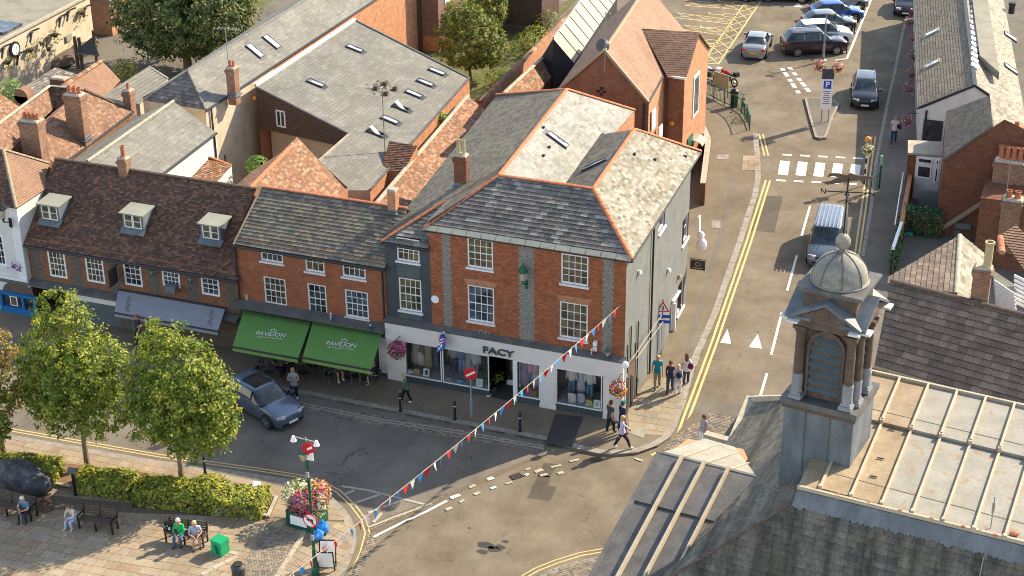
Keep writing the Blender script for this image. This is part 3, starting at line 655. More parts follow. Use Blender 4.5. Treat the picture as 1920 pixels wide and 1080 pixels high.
def ridge(parent, a, b_, mat='ridge_tile', r=.1, L=.42, name='ridge_tiles', lift=.02, gap=.0):
    a, b_ = V(a), V(b_); d = b_-a; n = max(1, int(d.length/L)); d /= n; b = MB()
    up = Zv; x = d.normalized().cross(up).normalized(); z = x.cross(d.normalized())
    for i in range(n):
        p, q = a+d*i+z*lift, a+d*(i+1)*1.0+z*lift; p2, q2 = a+d*(i+.02)+z*lift, a+d*(i+.96)+z*lift
        vs = []
        for s_, k in ((p2, 1), (q2, 1.06)):
            for t in (-1.25, -.75, -.25, .25, .75, 1.25): vs.append(s_+x*(r*1.15*k*sin(t))+z*(r*k*cos(t)-r*.25))
        b.mesh(vs, [(j, j+1, j+7, j+6) for j in range(5)][::-1] + [(0, 1, 2, 3, 4, 5)[::-1], (6, 7, 8, 9, 10, 11)])
        b.bar(q2-z*r*.1, q+z*.0-z*r*.1, r*1.7, r*.9, 1)
    return b.build(name, [MT[mat], MT['mortar_ridge']], parent)
def chimney(parent, base, w, d, h, pots=2, mat='brick_chimney', pot='terracotta', ph=.4, corbel=True, lead=True, rz=0, pr=.1):
    c = V(base); b = MB(); Mr = Matrix.Rotation(rz, 3, 'Z')
    b.box(c+V((0, 0, h/2-.3)), (w, d, h+.6), 0, Mr)
    if corbel:
        for k, (e, z) in enumerate(((.05, -.34), (.1, -.26), (.14, -.18))): b.box(c+V((0, 0, h+z)), (w+e, d+e, .075), 0, Mr)
    o = b.build('chimney', MT[mat], parent)
    k = MB(); k.box(c+V((0, 0, h+.02)), (w+.04, d+.04, .1), 0, Mr, .8); k.build('flaunching', MT['coping'], o)
    for i in range(pots):
        q = ((i+.5)/pots-.5); off_ = Mr @ (V((q*w*.86, 0, 0)) if w >= d else V((0, q*d*.86, 0))); p = c+off_+V((0, 0, h+.05))
        m = MB(); m.lathe(p, [(pr*1.1, 0), (pr*1.12, .06), (pr*.92, .09), (pr*.82, ph*.85), (pr*1.02, ph*.9), (pr*1.02, ph), (pr*.75, ph), (pr*.7, ph-.12)], 12); m.build('chimney_pot', MT[pot], o, smooth=False)
    if lead: m = MB(); m.box(c+V((0, 0, -.02)), (w+.22, d+.22, .04), 0, Mr); m.box(c+V((0, 0, .05)), (w+.03, d+.03, .2), 0, Mr); m.build('flashing', MT['lead_blue'], o)
    return o
def pipe(parent, pts, r=.05, mat='gutter', name='drainpipe'):
    b = MB()
    for i in range(len(pts)-1): b.tube(pts[i], pts[i+1], r, n=8)
    z = pts[-1][2]
    return b.build(name, MT[mat], parent)
def gutter(parent, a, b_, mat='gutter', r=.07, name='gutter'):
    b = MB(); b.tube(a, b_, r, n=8); return b.build(name, MT[mat], parent)
def skylight(parent, c, u, v, w, h, open_=0., frame='dark_metal', glass='skylight_glass', name='skylight'):
    # u across, v up the slope
    u, v, c = V(u).normalized(), V(v).normalized(), V(c); n = u.cross(v)
    if n.z < 0: n = -n
    b = MB(); M = Matrix((u, v, n)).transposed()
    for s_ in (-1, 1): b.box(c+u*s_*(w/2-.04)+n*.05, (.08, h, .12), 0, M); b.box(c+v*s_*(h/2-.04)+n*.05, (w-.16, .08, .12), 0, M)
    b.box(c-v*(h/2+.1)+n*.012, (w+.1, .2, .02), 0, M)
    o = b.build(name, MT[frame], parent); g = MB()
    if open_:
        M2 = Matrix.Rotation(open_, 3, u) @ M; g.box(c+n*(.1), (w-.16, h-.16, .03), 0, M2); g.build('pane', MT[glass], o)
        k = MB(); k.box(c+n*.0, (w-.16, h-.16, .02), 0, M); k.build('opening', MT['interior'], o)
    else: g.box(c+n*.07, (w-.16, h-.16, .02), 0, M); g.build('pane', MT[glass], o)
    return o
def aerial(parent, base, h, dirn=(1, 0, 0), L=.9, name='aerial', mat='steel', n=7):
    b = MB(); base = V(base); b.tube(base, base+V((0, 0, h)), .025, n=6); d = V(dirn).normalized(); x = d.cross(Zv)
    b.tube(base+V((0, 0, h-.1))-d*L/2, base+V((0, 0, h-.1))+d*L/2, .018, n=5)
    for i in range(n): c = base+V((0, 0, h-.1))+d*L*((i/(n-1))-.5); b.tube(c-x*.18, c+x*.18, .008, n=4)
    return b.build(name, MT[mat], parent)
def text_mesh(txt, size, depth=.012, bold=0., shear=0., space=1., name='lettering', res=2):
    cu = bpy.data.curves.new('t', 'FONT'); cu.body = txt; cu.size = size; cu.extrude = depth/2; cu.offset = bold; cu.shear = shear; cu.space_character = space; cu.align_x = 'CENTER'; cu.align_y = 'CENTER'; cu.resolution_u = res
    o = bpy.data.objects.new('t', cu); C.objects.link(o); dg = bpy.context.evaluated_depsgraph_get(); me = bpy.data.meshes.new_from_object(o.evaluated_get(dg)); bpy.data.objects.remove(o); me.name = name; return me
def put_text(parent, txt, c, t, up, size, mat, depth=.012, name='lettering', sx=1., **k):
    me = text_mesh(txt, size, depth, name=name, **k); me.materials.clear(); me.materials.append(MT[mat]); t, up = V(t).normalized(), V(up).normalized(); n = t.cross(up)
    M = Matrix(((t.x*sx, up.x, n.x, 0), (t.y*sx, up.y, n.y, 0), (t.z*sx, up.z, n.z, 0), (0, 0, 0, 1))); M.translation = V(c)-ORG.get(parent, V((0, 0, 0)))
    return inst(name, me, parent, mtx=M)

# ============================================================ corner building with the clothes shop
F = thing('corner_building', 'red brick corner building with flint strips, hipped slate roofs and white shopfront', 'building', (-5, 3, 0))
EZ = 8.6; XL, XB, XD = -9.62, -9.62, -11.95
wins = []
holes = []
for px, c, r in ((((875.6, 444.4), (924.6, 507)), 4, 4), (((876, 533.3), (927, 608)), 4, 4), (((1052, 474.4), (1102.7, 538)), 4, 4), (((1049.3, 564.4), (1101.5, 640)), 4, 4)):
    q = quadwin(F, px, 0, p0=(XL, 0)); holes.append(q); wins.append((q, c, r))
wall(F, (XL, 0), (0, 0), 3.2, EZ+.15, holes, 'brick_facade')
gl_ = ['window_warm', 'window_blue', 'window_warm', 'window_warm']
for (q, c, r), g_ in zip(wins, gl_): window(F, (XL, 0), (1, 0, 0), *q, c, r, glass=g_)
# rubbed brick lintels over the lower windows
for q in (holes[1], holes[3]):
    b = MB(); n_ = 22
    for i in range(n_):
        a0, a1 = (i/n_-.5), ((i+1)/n_-.5); W = (q[2]-q[0])+.1; cx = XL+(q[0]+q[2])/2; zz = q[3]+.02
        b.prism([V((cx+a0*W+.004, -.006, zz)), V((cx+a1*W-.004, -.006, zz)), V((cx+a1*W*1.22-.004, -.006, zz+.3)), V((cx+a0*W*1.22+.004, -.006, zz+.3))], (0, .02, 0))
    b.build('lintel', MT['brick_orange'], F, fixn=True)
# flint strips with toothed edges and rounded flints
for k, (xa, xb) in enumerate(((832.5, 846), (974.5, 1000.5), (1131.5, 1148))):
    x0, x1 = PY(xa, 560, 0).x, PY(xb, 560, 0).x; b = MB(); z = 3.45; i = 0
    while z < EZ-.1:
        e = .06 if i % 2 else 0.; h = .15; b.bx(x0-e, x1+e, -.004, .05, z, z+h-.004)
        for _ in range(int((x1-x0+2*e)/.045)):
            c = (ru(x0-e+.02, x1+e-.02), -.008, z+ru(.02, h-.02)); b.blob(c, (ru(.025, .045), .018, ru(.02, .035)), 0, 0, .2)
        z += h; i += 1
    b.build('flint_strip', MT['flint'], F, kind='stuff')
# side wall, rear walls
SE = G(1314, 284, EZ); sdir = V((SE.x-.35, SE.y+.2, 0)).normalized()
S0 = V((0, 0, 0)); S1 = S0+sdir*11.3
def sidept(px, py): n = V((sdir.y, -sdir.x, 0)); return PP(px, py, S0, n)
def side_u(p): return (V((p.x, p.y, 0))-S0).dot(sdir)
sh = []
for (a, c) in (((1236, 398), (1244, 425)), ((1280, 416), (1288, 446)), ((1271, 538), (1279, 575))):
    A, B_ = sidept(*a), sidept(*c); u0, u1 = sorted((side_u(A), side_u(B_))); sh.append((max(u0, .1), min(A.z, B_.z), u1+.25, max(A.z, B_.z)))
wall(F, S0, S1, 0, EZ+.1, sh, 'render_grey', 'side_wall')
for q in sh: window(F, S0, sdir, *q, 1, 2, inset=.1, sash=False)
bk = [V((*S1.xy, 0)), V((XL-.1, 12, 0)), V((XD-.2, 15, 0)), V((XD, 0, 0))]
wall(F, bk[0], bk[1], 0, EZ+.4, (), 'brick_brown', 'rear_wall'); wall(F, bk[1], bk[2], 0, 7.4, (), 'brick_brown', 'rear_wall'); wall(F, bk[2], bk[3], 0, 7.4, (), 'brick_brown', 'left_wall')
# dark bay on the left of the facade
dw = [quadwin(F, ((742.7, 444), (787, 494)), 0, p0=(XD, 0)), quadwin(F, ((746.7, 519.3), (791.5, 587)), 0, p0=(XD, 0))]
wall(F, (XD, 0), (XL, 0), 3.2, 7.5, dw, 'render_dark', 'bay_wall')
for q, r in zip(dw, (3, 4)): window(F, (XD, 0), (1, 0, 0), *q, 4, r, glass='window_warm', sill=True)
for (z0, z1) in ((dw[1][3]+.06, dw[0][1]-.16), (3.5, dw[1][1]-.12)):
    b = MB(); b.bx(XD+dw[0][0]-.02, XD+dw[0][2]+.02, -.02, .0, z0, z1); b.bx(XD+dw[0][0]+.05, XD+dw[0][2]-.05, -.035, -.021, z0+.1, z1-.1); b.build('bay_panel', MT['panel_dark'], F)
# roofs
RT, LT = V((-2.42, 2.5, 10.5)), V((-7.06, 2.5, 10.5)); E0, E1 = V((XL-.15, -.25, EZ)), V((.33, -.25, EZ))
RB = G(1190, 243, 10.5); LB = G(1063, 168, 10.5); E2 = V((SE.x, SE.y, EZ)); VZ = 9.05
V1 = V((-4.74, 2.55, VZ)); V2 = PP(1122, 253, *plane(RT, RB, V1)); LB2 = PP(1190, 207, *plane(LT, LB, V1))
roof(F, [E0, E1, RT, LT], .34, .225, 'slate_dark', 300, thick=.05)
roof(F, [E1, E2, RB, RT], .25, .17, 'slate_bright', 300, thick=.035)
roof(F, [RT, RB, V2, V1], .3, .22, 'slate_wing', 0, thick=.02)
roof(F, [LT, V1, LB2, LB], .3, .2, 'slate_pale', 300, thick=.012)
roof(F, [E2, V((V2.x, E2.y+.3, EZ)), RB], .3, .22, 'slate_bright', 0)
A7 = V((XD-.05, -.2, 7.52)); B7 = V((XL, -.2, 7.52)); pl = plane(A7, LT, LB); H7 = V((XL, 2.1, 0)); H7.z = pl[0].z-((H7-pl[0]).x*pl[1].x+(H7-pl[0]).y*pl[1].y)/pl[1].z
BE = G(931, 178, 7.52); EA = V((XL, -.25, 0)); EA.z = pl[0].z-((EA-pl[0]).x*pl[1].x+(EA-pl[0]).y*pl[1].y)/pl[1].z
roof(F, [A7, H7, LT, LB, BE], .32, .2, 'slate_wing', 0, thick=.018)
roof(F, [H7, EA, LT], .32, .2, 'slate_wing', 0, thick=.018)
roof(F, [A7, B7, H7], .32, .22, 'slate_dark', 0)
wall(F, (XL, 2.1), (XL, -.0), 7.4, EZ+.2, (), 'render_dark', 'return_wall')
b = MB(); b.face([V1, V2, V((V2.x+.35, V2.y, VZ+.06)), V((V1.x+.35, V1.y, VZ+.06))]); b.face([V((V2.x, V2.y, VZ)), V2+V((-.3, 0, .05)), V1+V((-.3, 0, .05)), V1]); b.build('valley_gutter', MT['lead'], F)
skirt(F, [LB, LB2, V((V2.x, V2.y+.5, VZ))], 'brick_orange'); skirt(F, [LB, BE], 'brick_brown')
for a, c in ((E0, LT), (LT, RT), (RT, E1), (RT, RB), (RB, E2), (LT, LB), (LB, LB2), (A7, H7), (LB, BE)): ridge(F, a, c)
gutter(F, E0+V((0, -.02, -.09)), E1+V((0, -.02, -.09))); gutter(F, E1+V((.0, 0, -.1)), E2+V((0, 0, -.1)), 'gutter', .05)
gutter(F, A7+V((0, -.05, -.08)), B7+V((0, -.05, -.08)))
b = MB()
for i in range(14):
    x0 = E0.x+i*(E1.x-E0.x)/14; x1 = x0+(E1.x-E0.x)/14-.03; b.box(((x0+x1)/2, -.27, EZ+.045), (x1-x0, .3, .05), 0, Matrix.Rotation(R(30), 3, 'X'))
b.build('eaves_course', MT['zinc'], F)
up = (RB-RT).normalized(); pa_, pb_, pc_ = plane(RT, RB, V1), plane(LT, LB, V1), plane(A7, LT, LB)
skylight(F, PP(1117, 309, *pa_), up, (V1-RT), .5, 1.5)
skylight(F, PP(1045, 263, *pb_), (LB-LT), (V1-LT), .5, 1.25); skylight(F, PP(960, 214, *pc_), (LB-LT), (A7-LT), .45, .7, frame='white_wood')
skylight(F, PP(890, 292, *pc_), (LB-LT), (A7-LT), .4, .6, frame='white_wood')
for (x, y) in ((1019, 240), (1030, 277), (1019, 293), (1190, 290), (1228, 300)):
    p = PP(x, y, *(pb_ if x < 1100 else plane(E1, E2, RT))); b = MB(); b.box(p+V((0, 0, .04)), (.12, .16, .1)); b.build('roof_vent', MT['gutter'], F)
chimney(F, PP(866, 346, *pc_), .62, .42, 1.55, 2, 'brick_brown', 'pot_buff', .75)
# pipes, lamps and small fittings on the side wall
for (a, c) in (((1223, 425), (1214, 706)), ((1162, 0), (0, 0))):
    if a[1]: A, B_ = sidept(*a), sidept(*c); q = V((.09, 0, 0)); pipe(F, [A+q, V((A.x, A.y, .12))+q], .05)
for (u, za, zb_) in ((.35, 3.9, 2.4), (.9, 4.6, 2.9), (2.2, 4.2, .2)):
    p = S0+sdir*u+V((.06, 0, 0)); pipe(F, [V((p.x, p.y, za)), V((p.x, p.y, zb_))], .03)
for (x, y, m_) in ((1196, 511, 'white_wood'), (1251, 507, 'white_wood'), (1271, 519, 'pot_buff')):
    p = sidept(x, y)+V((.1, 0, 0)); b = MB(); b.blob(p, (.12, .14, .15), 0, 1, .05); b.box(p-V((.07, 0, 0)), (.06, .1, .25)); b.build('wall_light', MT[m_], F)
p = sidept(1258, 600); b = MB(); b.box((p.x+.14, p.y, p.z), (.2, .08, 2.0)); b.box((p.x+.08, p.y+.6, p.z+1.1), (.14, 1.3, .08)); b.build('side_signboard', MT['white_wood'], F)
for (u0, u1, h) in ((.25, .8, 1.9), (1.15, 1.6, 1.55)):
    b = MB(); p = S0+sdir*u0; q = S0+sdir*u1; b.prism([V((p.x, p.y, .12)), V((q.x, q.y, .12)), V((q.x, q.y, h)), V((p.x, p.y, h+.3))], (.05, 0, 0)); b.build('side_dark_panel', MT['gutter'], F, fixn=True)  # near-black panels with slanted tops, low on the side wall
# details on the facade: lantern, plaque, tie plates, flag
def lantern(parent, c, s=1., mat='green_metal', name='wall_lantern'):
    b = MB(); c = V(c); b.lathe(c, [(.1*s, 0), (.2*s, .42*s), (.24*s, .45*s), (.12*s, .62*s), (.05*s, .72*s), (.02*s, .85*s)], 6); b.tube(c+V((0, 0, -.15*s)), c, .04*s); b.tube(c+V((0, .35*s, -.3*s)), c+V((0, 0, -.15*s)), .025*s); b.box(c+V((0, .4*s, -.35*s)), (.12*s, .06*s, .4*s))
    o = b.build(name, MT[mat], parent); g = MB(); g.lathe(c+V((0, 0, .04*s)), [(.115*s, 0), (.2*s, .36*s)], 6, a0=.0); g.build('lantern_glass', MT['coping'], o); return o
lantern(F, PY(981, 527, -.45), 1.1); lantern(F, PY(1139, 668, -.35), .6)
p = PY(816, 561, 0)
def disc(c, r, n, th=.03, m=0, b=None, k=20):
    c, n = V(c), V(n).normalized(); b.tube(c, c+n*th, r, n=k, m=m)
b = MB(); disc((p.x, -.001, p.z), .2, (0, -1, 0), .03, 0, b); o = b.build('plaque', MT['sign_white'], F)
for (x, y) in ((903, 622), (914, 623), (1075, 653), (1087, 655)):
    p = PY(x, y, 0); b = MB()
    for k in range(12): t0, t1 = k*pi/6, (k+1)*pi/6; b.tube(V((p.x+.1*cos(t0), -.03, p.z+.1*sin(t0))), V((p.x+.1*cos(t1), -.03, p.z+.1*sin(t1))), .025, n=5)
    b.build('tie_ring', MT['coping'], F)
b = MB(); p = PY(1117, 649, 0); b.box((p.x+.02, -.12, p.z+.22), (.18, .2, .2)); b.box((p.x-.02, -.05, p.z-.12), (.2, .1, .22)); b.build('alarm_box', MT['sign_white'], F)

# shopfront: fascia, pilasters, display windows, recessed entrance
SF = -.28
b = MB(); b.prism([V((XD-.1, .0, 3.45)), V((.12, .0, 3.45)), V((.12, SF-.03, 3.3)), V((XD-.1, SF-.03, 3.3))], (0, 0, -.06)); b.build('shop_cornice', MT['lead'], F, fixn=True)
b = MB(); b.bx(XD-.05, .05, SF, .02, 2.4, 3.24); o = b.build('fascia', MT['shop_white'], F)
def shopx(px, py): return PY(px, py, SF).x
put_text(o, 'FACY', PY(933, 660, SF-.03)+V((.02, -.02, 0)), (1, 0, 0), (0, 0, 1), .46, 'letter_dark', .05, 'fascia_lettering', bold=.014, sx=1.4)
xs = {k: shopx(*v) for k, v in dict(p0=(727, 700), p1=(762, 700), w1=(762, 700), m1=(829, 700), w2=(917, 725), d0=(925, 700), d1=(968, 700), w3=(1012, 720), q0=(1013, 760), q1=(1042, 760), w4=(1128, 760), r0=(1130, 780)).items()}
for (a, c) in ((xs['p0'], xs['p1']-.05), (xs['q0'], xs['q1']), (xs['r0'], .05)):
    b = MB(); b.bx(a, c, SF-.02, .0, .12, 2.4)
    if c-a < .9: b.bx(a-.03, c+.03, SF-.05, .0, .12, .32); b.bx(a+.08, c-.08, SF-.035, SF-.02, .45, 2.1)
    b.build('pilaster', MT['shop_white'], F)
b = MB(); b.bx(xs['p1']-.05, xs['w2'], SF+.03, .0, .12, .47); b.bx(xs['d1'], xs['w3'], SF+.03, .0, .12, .47); b.bx(xs['q1'], xs['w4'], SF+.03, .0, .12, .47); b.build('stall_riser', MT['render_dark'], F)
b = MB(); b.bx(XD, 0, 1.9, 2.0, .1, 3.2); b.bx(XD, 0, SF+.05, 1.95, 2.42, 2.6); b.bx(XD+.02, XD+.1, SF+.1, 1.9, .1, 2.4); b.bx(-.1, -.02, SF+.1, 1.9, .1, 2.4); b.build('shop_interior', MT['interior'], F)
b = MB(); b.bx(xs['p1']-.05, xs['w2'], SF+.1, 1.3, .47, .52); b.bx(xs['d1'], xs['w3'], SF+.1, 1.3, .47, .52); b.bx(xs['q1'], xs['w4'], SF+.1, 1.3, .47, .52); b.build('display_floor', MT['interior_floor'], F)
b = MB(); b.bx(xs['w2'], xs['d1'], SF+.02, 1.9, .08, .125); b.build('entrance_floor', MT['asphalt_dark'], F)
for (a, c) in ((xs['p1']-.05, xs['m1']-.03), (xs['m1']+.03, xs['w2']), (xs['d1'], xs['w3']), (xs['q1'], xs['w4'])):
    b = MB(); e = .045
    for q in ((a, a+e, .47, 2.4), (c-e, c, .47, 2.4), (a+e, c-e, .47, .47+e), (a+e, c-e, 2.4-e, 2.4)): b.bx(q[0], q[1], SF+.0, SF+.07, q[2], q[3])
    o = b.build('display_window', MT['white_wood'], F); g = MB(); g.bx(a+e, c-e, SF+.03, SF+.042, .47+e, 2.4-e); g.build('pane', MT['clear_glass'], o)
for (xa, ya) in ((xs['w2'], 0), (xs['d1'], 0)):
    b = MB(); q = xs['w2']+.55 if xa == xs['w2'] else xs['d1']-.35
    b.prism([V((xa, SF+.05, .5)), V((q, 1.1, .5)), V((q, 1.1, 2.28)), V((xa, SF+.05, 2.28))], (.01, 0, 0)); b.build('splayed_pane', MT['clear_glass'], F, fixn=True)
b = MB(); dx0, dx1 = xs['d0']+.12, xs['d1']-.32
for q in ((dx0, dx0+.08, .12, 2.4), (dx1-.08, dx1, .12, 2.4), (dx0+.08, dx1-.08, 2.18, 2.4), (dx0+.08, dx1-.08, .12, .4), ((dx0+dx1)/2-.04, (dx0+dx1)/2+.04, .4, 2.18)): b.bx(q[0], q[1], 1.15, 1.22, q[2], q[3])
o = b.build('door', MT['white_wood'], F); g = MB(); g.bx(dx0+.08, dx1-.08, 1.18, 1.19, .4, 2.18); g.build('pane', MT['window_warm'], o)
b = MB(); b.bx(shopx(963, 735)-.05, shopx(968, 735), SF+.05, SF+.12, .12, 2.4); b.build('entrance_post', MT['white_wood'], F)

# clothes on show behind the glass
def garment(kind, x, y, z, c1, c2=None, label='', s=1., cat='clothes', group='clothes on show in the shop windows'):
    t = thing(kind, label, cat, (x, y, z), 0, group, local=True); m1 = cloth(c1); m2 = cloth(c2 or c1)
    def body(prof, depth=.13, m=m1, nm='top', zo=0, parent=t):
        b = MB(); n = 12; vs = []
        for (hw, zz) in prof:
            for k in range(n): a = 2*pi*k/n; wob = 1+.12*sin(3*a+zz*9); vs.append(V((hw*cos(a)*wob, depth*sin(a)*(hw/.22)**.3*wob, zz+zo)))
        fs = [(i*n+k, i*n+(k+1) % n, (i+1)*n+(k+1) % n, (i+1)*n+k) for i in range(len(prof)-1) for k in range(n)]+[tuple(range(n))[::-1], tuple(range((len(prof)-1)*n, len(prof)*n))]
        b.mesh([v*s for v in vs], fs); return b.build(nm, m, parent, smooth=True)
    if kind == 'outfit':
        body([(.17, 0), (.2, .12), (.19, .3), (.22, .48), (.2, .56), (.08, .62)], zo=.95)
        for q in (-1, 1):
            b = MB(); b.tube(V((q*.2, 0, 1.48))*s, V((q*.27, -.02, 1.0))*s, .065*s, .05*s); b.build('sleeve', m1, t, smooth=True)
            b = MB(); b.tube(V((q*.085, 0, .98))*s, V((q*.1, -.03, .25))*s, .085*s, .075*s); b.build('trouser_leg', m2, t, smooth=True)
        b = MB(); b.tube(V((0, 0, 1.5))*s, V((0, 0, 1.68))*s, .035*s); b.tube(V((0, .02, 0)), V((0, .02, 1.0))*s, .012); b.build('stand', MT['steel'], t)
    elif kind == 'dress':
        body([(.26, 0), (.22, .4), (.15, .85), (.2, 1.15), (.18, 1.28), (.06, 1.34)], zo=.25)
        b = MB(); b.tube(V((0, 0, 0)), V((0, 0, 1.75))*s, .012); b.build('stand', MT['steel'], t)
    elif kind == 'handbag':
        b = MB(); b.box((0, 0, .16), (.38, .16, .3), 0, None, .8); b.build('bag_body', m1, t)
        b = MB()
        for k in range(8): a0, a1 = k*pi/8, (k+1)*pi/8; b.tube((.11*cos(a0), 0, .31+.14*sin(a0)), (.11*cos(a1), 0, .31+.14*sin(a1)), .014, n=5)
        b.build('strap', m2, t)
    elif kind == 'folded_jumper': body([(.2, 0), (.23, .05), (.22, .1), (.12, .16)], nm='knit')
    elif kind == 'easel_jumper':
        body([(.2, 0), (.22, .15), (.21, .35), (.2, .45), (.07, .5)], depth=.06, nm='knit')
        b = MB(); b.tube((-.15, .12, 0), (0, .06, .5), .012, n=5); b.tube((.15, .12, 0), (0, .06, .5), .012, n=5); b.build('stand', MT['timber'], t)
    elif kind == 'picture_card':
        b = MB(); b.box((0, 0, .2), (.32, .02, .4), 0, Matrix.Rotation(R(-10), 3, 'X')); b.build('card', MT['sign_white'], t); b = MB(); b.box((0, -.013, .21), (.16, .012, .24), 0, Matrix.Rotation(R(-10), 3, 'X')); b.build('print', m1, t)
DZ = .52
def at(px, py, y=.45): q = PY(px, py, y); return q.x
gs = [('dress', 778, (.42, .36, .27), None, 'beige long coat hanging at the far left of the shop window'), ('dress', 789, (.6, .55, .45), None, 'cream coat hanging second from the left in the shop window'), ('outfit', 797, (.15, .13, .1), (.5, .46, .38), 'dark jacket over cream trousers beside the first window bar'),
      ('dress', 806, (.3, .25, .15), None, 'olive patterned dress left of the first white window bar'), ('dress', 818, (.09, .09, .12), None, 'navy dress hanging against the first white window bar'),
      ('outfit', 849, (.3, .31, .27), (.05, .05, .07), 'grey green top over black trousers in the second window'), ('outfit', 864, (.12, .2, .33), (.16, .3, .45), 'blue shirt over denim behind the no entry sign'), ('dress', 878, (.35, .3, .28), None, 'patterned dress right of the no entry sign'), ('outfit', 893, (.4, .42, .46), (.2, .2, .24), 'pale grey top beside the entrance glass'),
      ('dress', 984, (.36, .28, .4), None, 'lilac dress in the narrow window right of the door'), ('outfit', 995, (.55, .3, .35), (.2, .25, .35), 'pink top over denim in the narrow window'), ('dress', 1003, (.5, .45, .5), None, 'pale striped dress at the right of the narrow window'),
      ('outfit', 1073, (.62, .58, .5), (.07, .17, .28), 'cream jumper over blue jeans at the left of the right hand window'), ('dress', 1090, (.45, .45, .5), None, 'pale blue striped dress in the middle of the right hand window'), ('outfit', 1108, (.62, .6, .54), (.1, .24, .36), 'white top over teal jeans in the right hand window')]
for k, px, c1, c2, lb in gs: garment(k, at(px, 680), ru(.3, .6), DZ, c1, c2, lb)
for (k, px, y, z, c1, c2, lb) in (('handbag', 783, -.02, DZ, (.4, .28, .15), (.1, .06, .03), 'tan straw handbag on the display floor at the left'), ('picture_card', 800, -.05, DZ, (.15, .15, .15), None, 'framed card standing beside the straw handbag'),
      ('folded_jumper', 769, .0, DZ, (.6, .6, .62), None, 'white jumper folded at the left end of the display'), ('folded_jumper', 842, -.02, DZ, (.35, .36, .28), None, 'sage jumper folded in the second window'), ('folded_jumper', 862, -.04, DZ, (.12, .35, .5), None, 'turquoise scarf folded beneath the no entry sign'),
      ('picture_card', 899, -.1, DZ, (.6, .6, .6), None, 'white card standing near the entrance glass'), ('handbag', 1001, -.05, DZ, (.3, .15, .08), (.1, .06, .03), 'brown bag on the floor of the narrow window'),
      ('easel_jumper', 1073, -.0, DZ, (.66, .62, .56), None, 'cream jumper on a small easel in the right hand window'), ('easel_jumper', 1090, .1, DZ, (.42, .46, .58), None, 'pale blue jumper on a small easel in the right hand window'), ('handbag', 1106, -.03, DZ, (.55, .45, .22), (.3, .22, .1), 'yellow straw basket bag in the right hand window'), ('picture_card', 1120, -.1, DZ, (.5, .5, .5), None, 'white card in the corner of the right hand window')):
    garment(k, at(px, 710, y), y, z, c1, c2, lb, group='accessories on the shop display floor', cat={'handbag': 'bag', 'picture_card': 'card', 'folded_jumper': 'jumper', 'easel_jumper': 'jumper'}[k])

# ============================================================ red brick cafe building with green awnings
P_ = thing('cafe_building', 'three storey red brick building with slate roof above two green awnings', 'building', (-16, 3, 0))
PL, PR, PE = -20.05, XD-.02, 6.15
ws = [(((487.3, 460.3), (531, 494.5)), 4, 2), (((570.8, 473.4), (609, 513)), 3, 2), (((640.6, 485.6), (686, 524.5)), 4, 2), (((493, 517.4), (538.5, 575)), 4, 4), (((575.4, 530.4), (614.1, 591)), 3, 4), (((645.7, 541.8), (692, 600)), 4, 4)]
qs = [quadwin(P_, w_[0], 0, p0=(PL, 0)) for w_ in ws]
wall(P_, (PL, 0), (PR, 0), 2.95, PE+.25, qs, 'brick_pavilion')
for q, w_, g_ in zip(qs, ws, ['window_glass', 'window_warm', 'window_glass', 'window_warm', 'window_glass', 'window_blue']): window(P_, (PL, 0), (1, 0, 0), *q, w_[1], w_[2], glass=g_, sash=w_[2] == 4, fr=.075)
ZR = 8.05; rl, rr_ = G(493, 350, ZR), G(726, 386, ZR); RY = (rl.y+rr_.y)/2; rl.y = rr_.y = RY
el, er = PY(438, 447, -.28), PY(719, 494, -.28); el.z = er.z = PE; er.x = PR+.1; rr_.x = PR+.1
roof(P_, [el, er, rr_, rl], .3, .21, 'slate_brown', 300, thick=.045)
roof(P_, [V((el.x, 2*RY+.2, PE)), V((er.x, 2*RY+.2, PE)), rr_, rl], .3, .21, 'slate_brown', 0)
skirt(P_, [V((PL, 0, PE+.2)), V((PL, RY, ZR-.1)), V((PL, 2*RY, PE+.2))], 'brick_pavilion', name='gable_wall'); skirt(P_, [V((PL, 2*RY, PE+.1)), V((PR, 2*RY, PE+.1))], 'brick_brown', name='rear_wall')
ridge(P_, rl, rr_, 'ridge_tile', .09); gutter(P_, el+V((0, -.04, -.08)), er+V((0, -.04, -.08)))
b = MB(); b.bar(el+V((-.02, 0, .0)), rl+V((-.02, 0, .02)), .09, .1); b.build('verge', MT['mortar_ridge'], P_)
chimney(P_, G(738, 396, 7.9), .42, .42, 1.15, 0, 'brick_orange', corbel=False)
pipe(P_, [V((PR-.12, -.1, PE)), V((PR-.12, -.1, 3.0))], .05); pipe(P_, [V((PL+.05, -.1, PE)), V((PL+.05, -.1, 2.9))], .05)
b = MB(); b.prism([V((PL-.1, 0, 3.05)), V((PR, 0, 3.05)), V((PR, -.55, 2.85)), V((PL-.1, -.55, 2.85))], (0, 0, -.1)); b.build('shop_canopy', MT['lead'], P_, fixn=True)
for q in ((PL, PR, -.12, 0, 2.3, 2.76), (PL, PL+.35, -.15, 0, .1, 2.29), (PR-.9, PR-.55, -.15, 0, .1, 2.29), (PL+2.5, PL+2.7, -.12, 0, .1, 2.29), (PL+5.2, PL+5.4, -.12, 0, .1, 2.29)): b = MB(); b.bx(*q); b.build('shop_frame', MT['dark_metal'], P_)
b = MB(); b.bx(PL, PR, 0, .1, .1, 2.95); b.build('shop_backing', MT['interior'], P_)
for q in ((PL+.35, PL+2.5), (PL+2.7, PL+5.2)): b = MB(); b.bx(*q, -.06, -.03, .6, 2.3); b.build('pane', MT['window_glass'], P_)
b = MB(); b.bx(PR-.5, PR-.08, -.12, -.02, .3, 2.25); b.build('side_panel', MT['render_white'], P_)
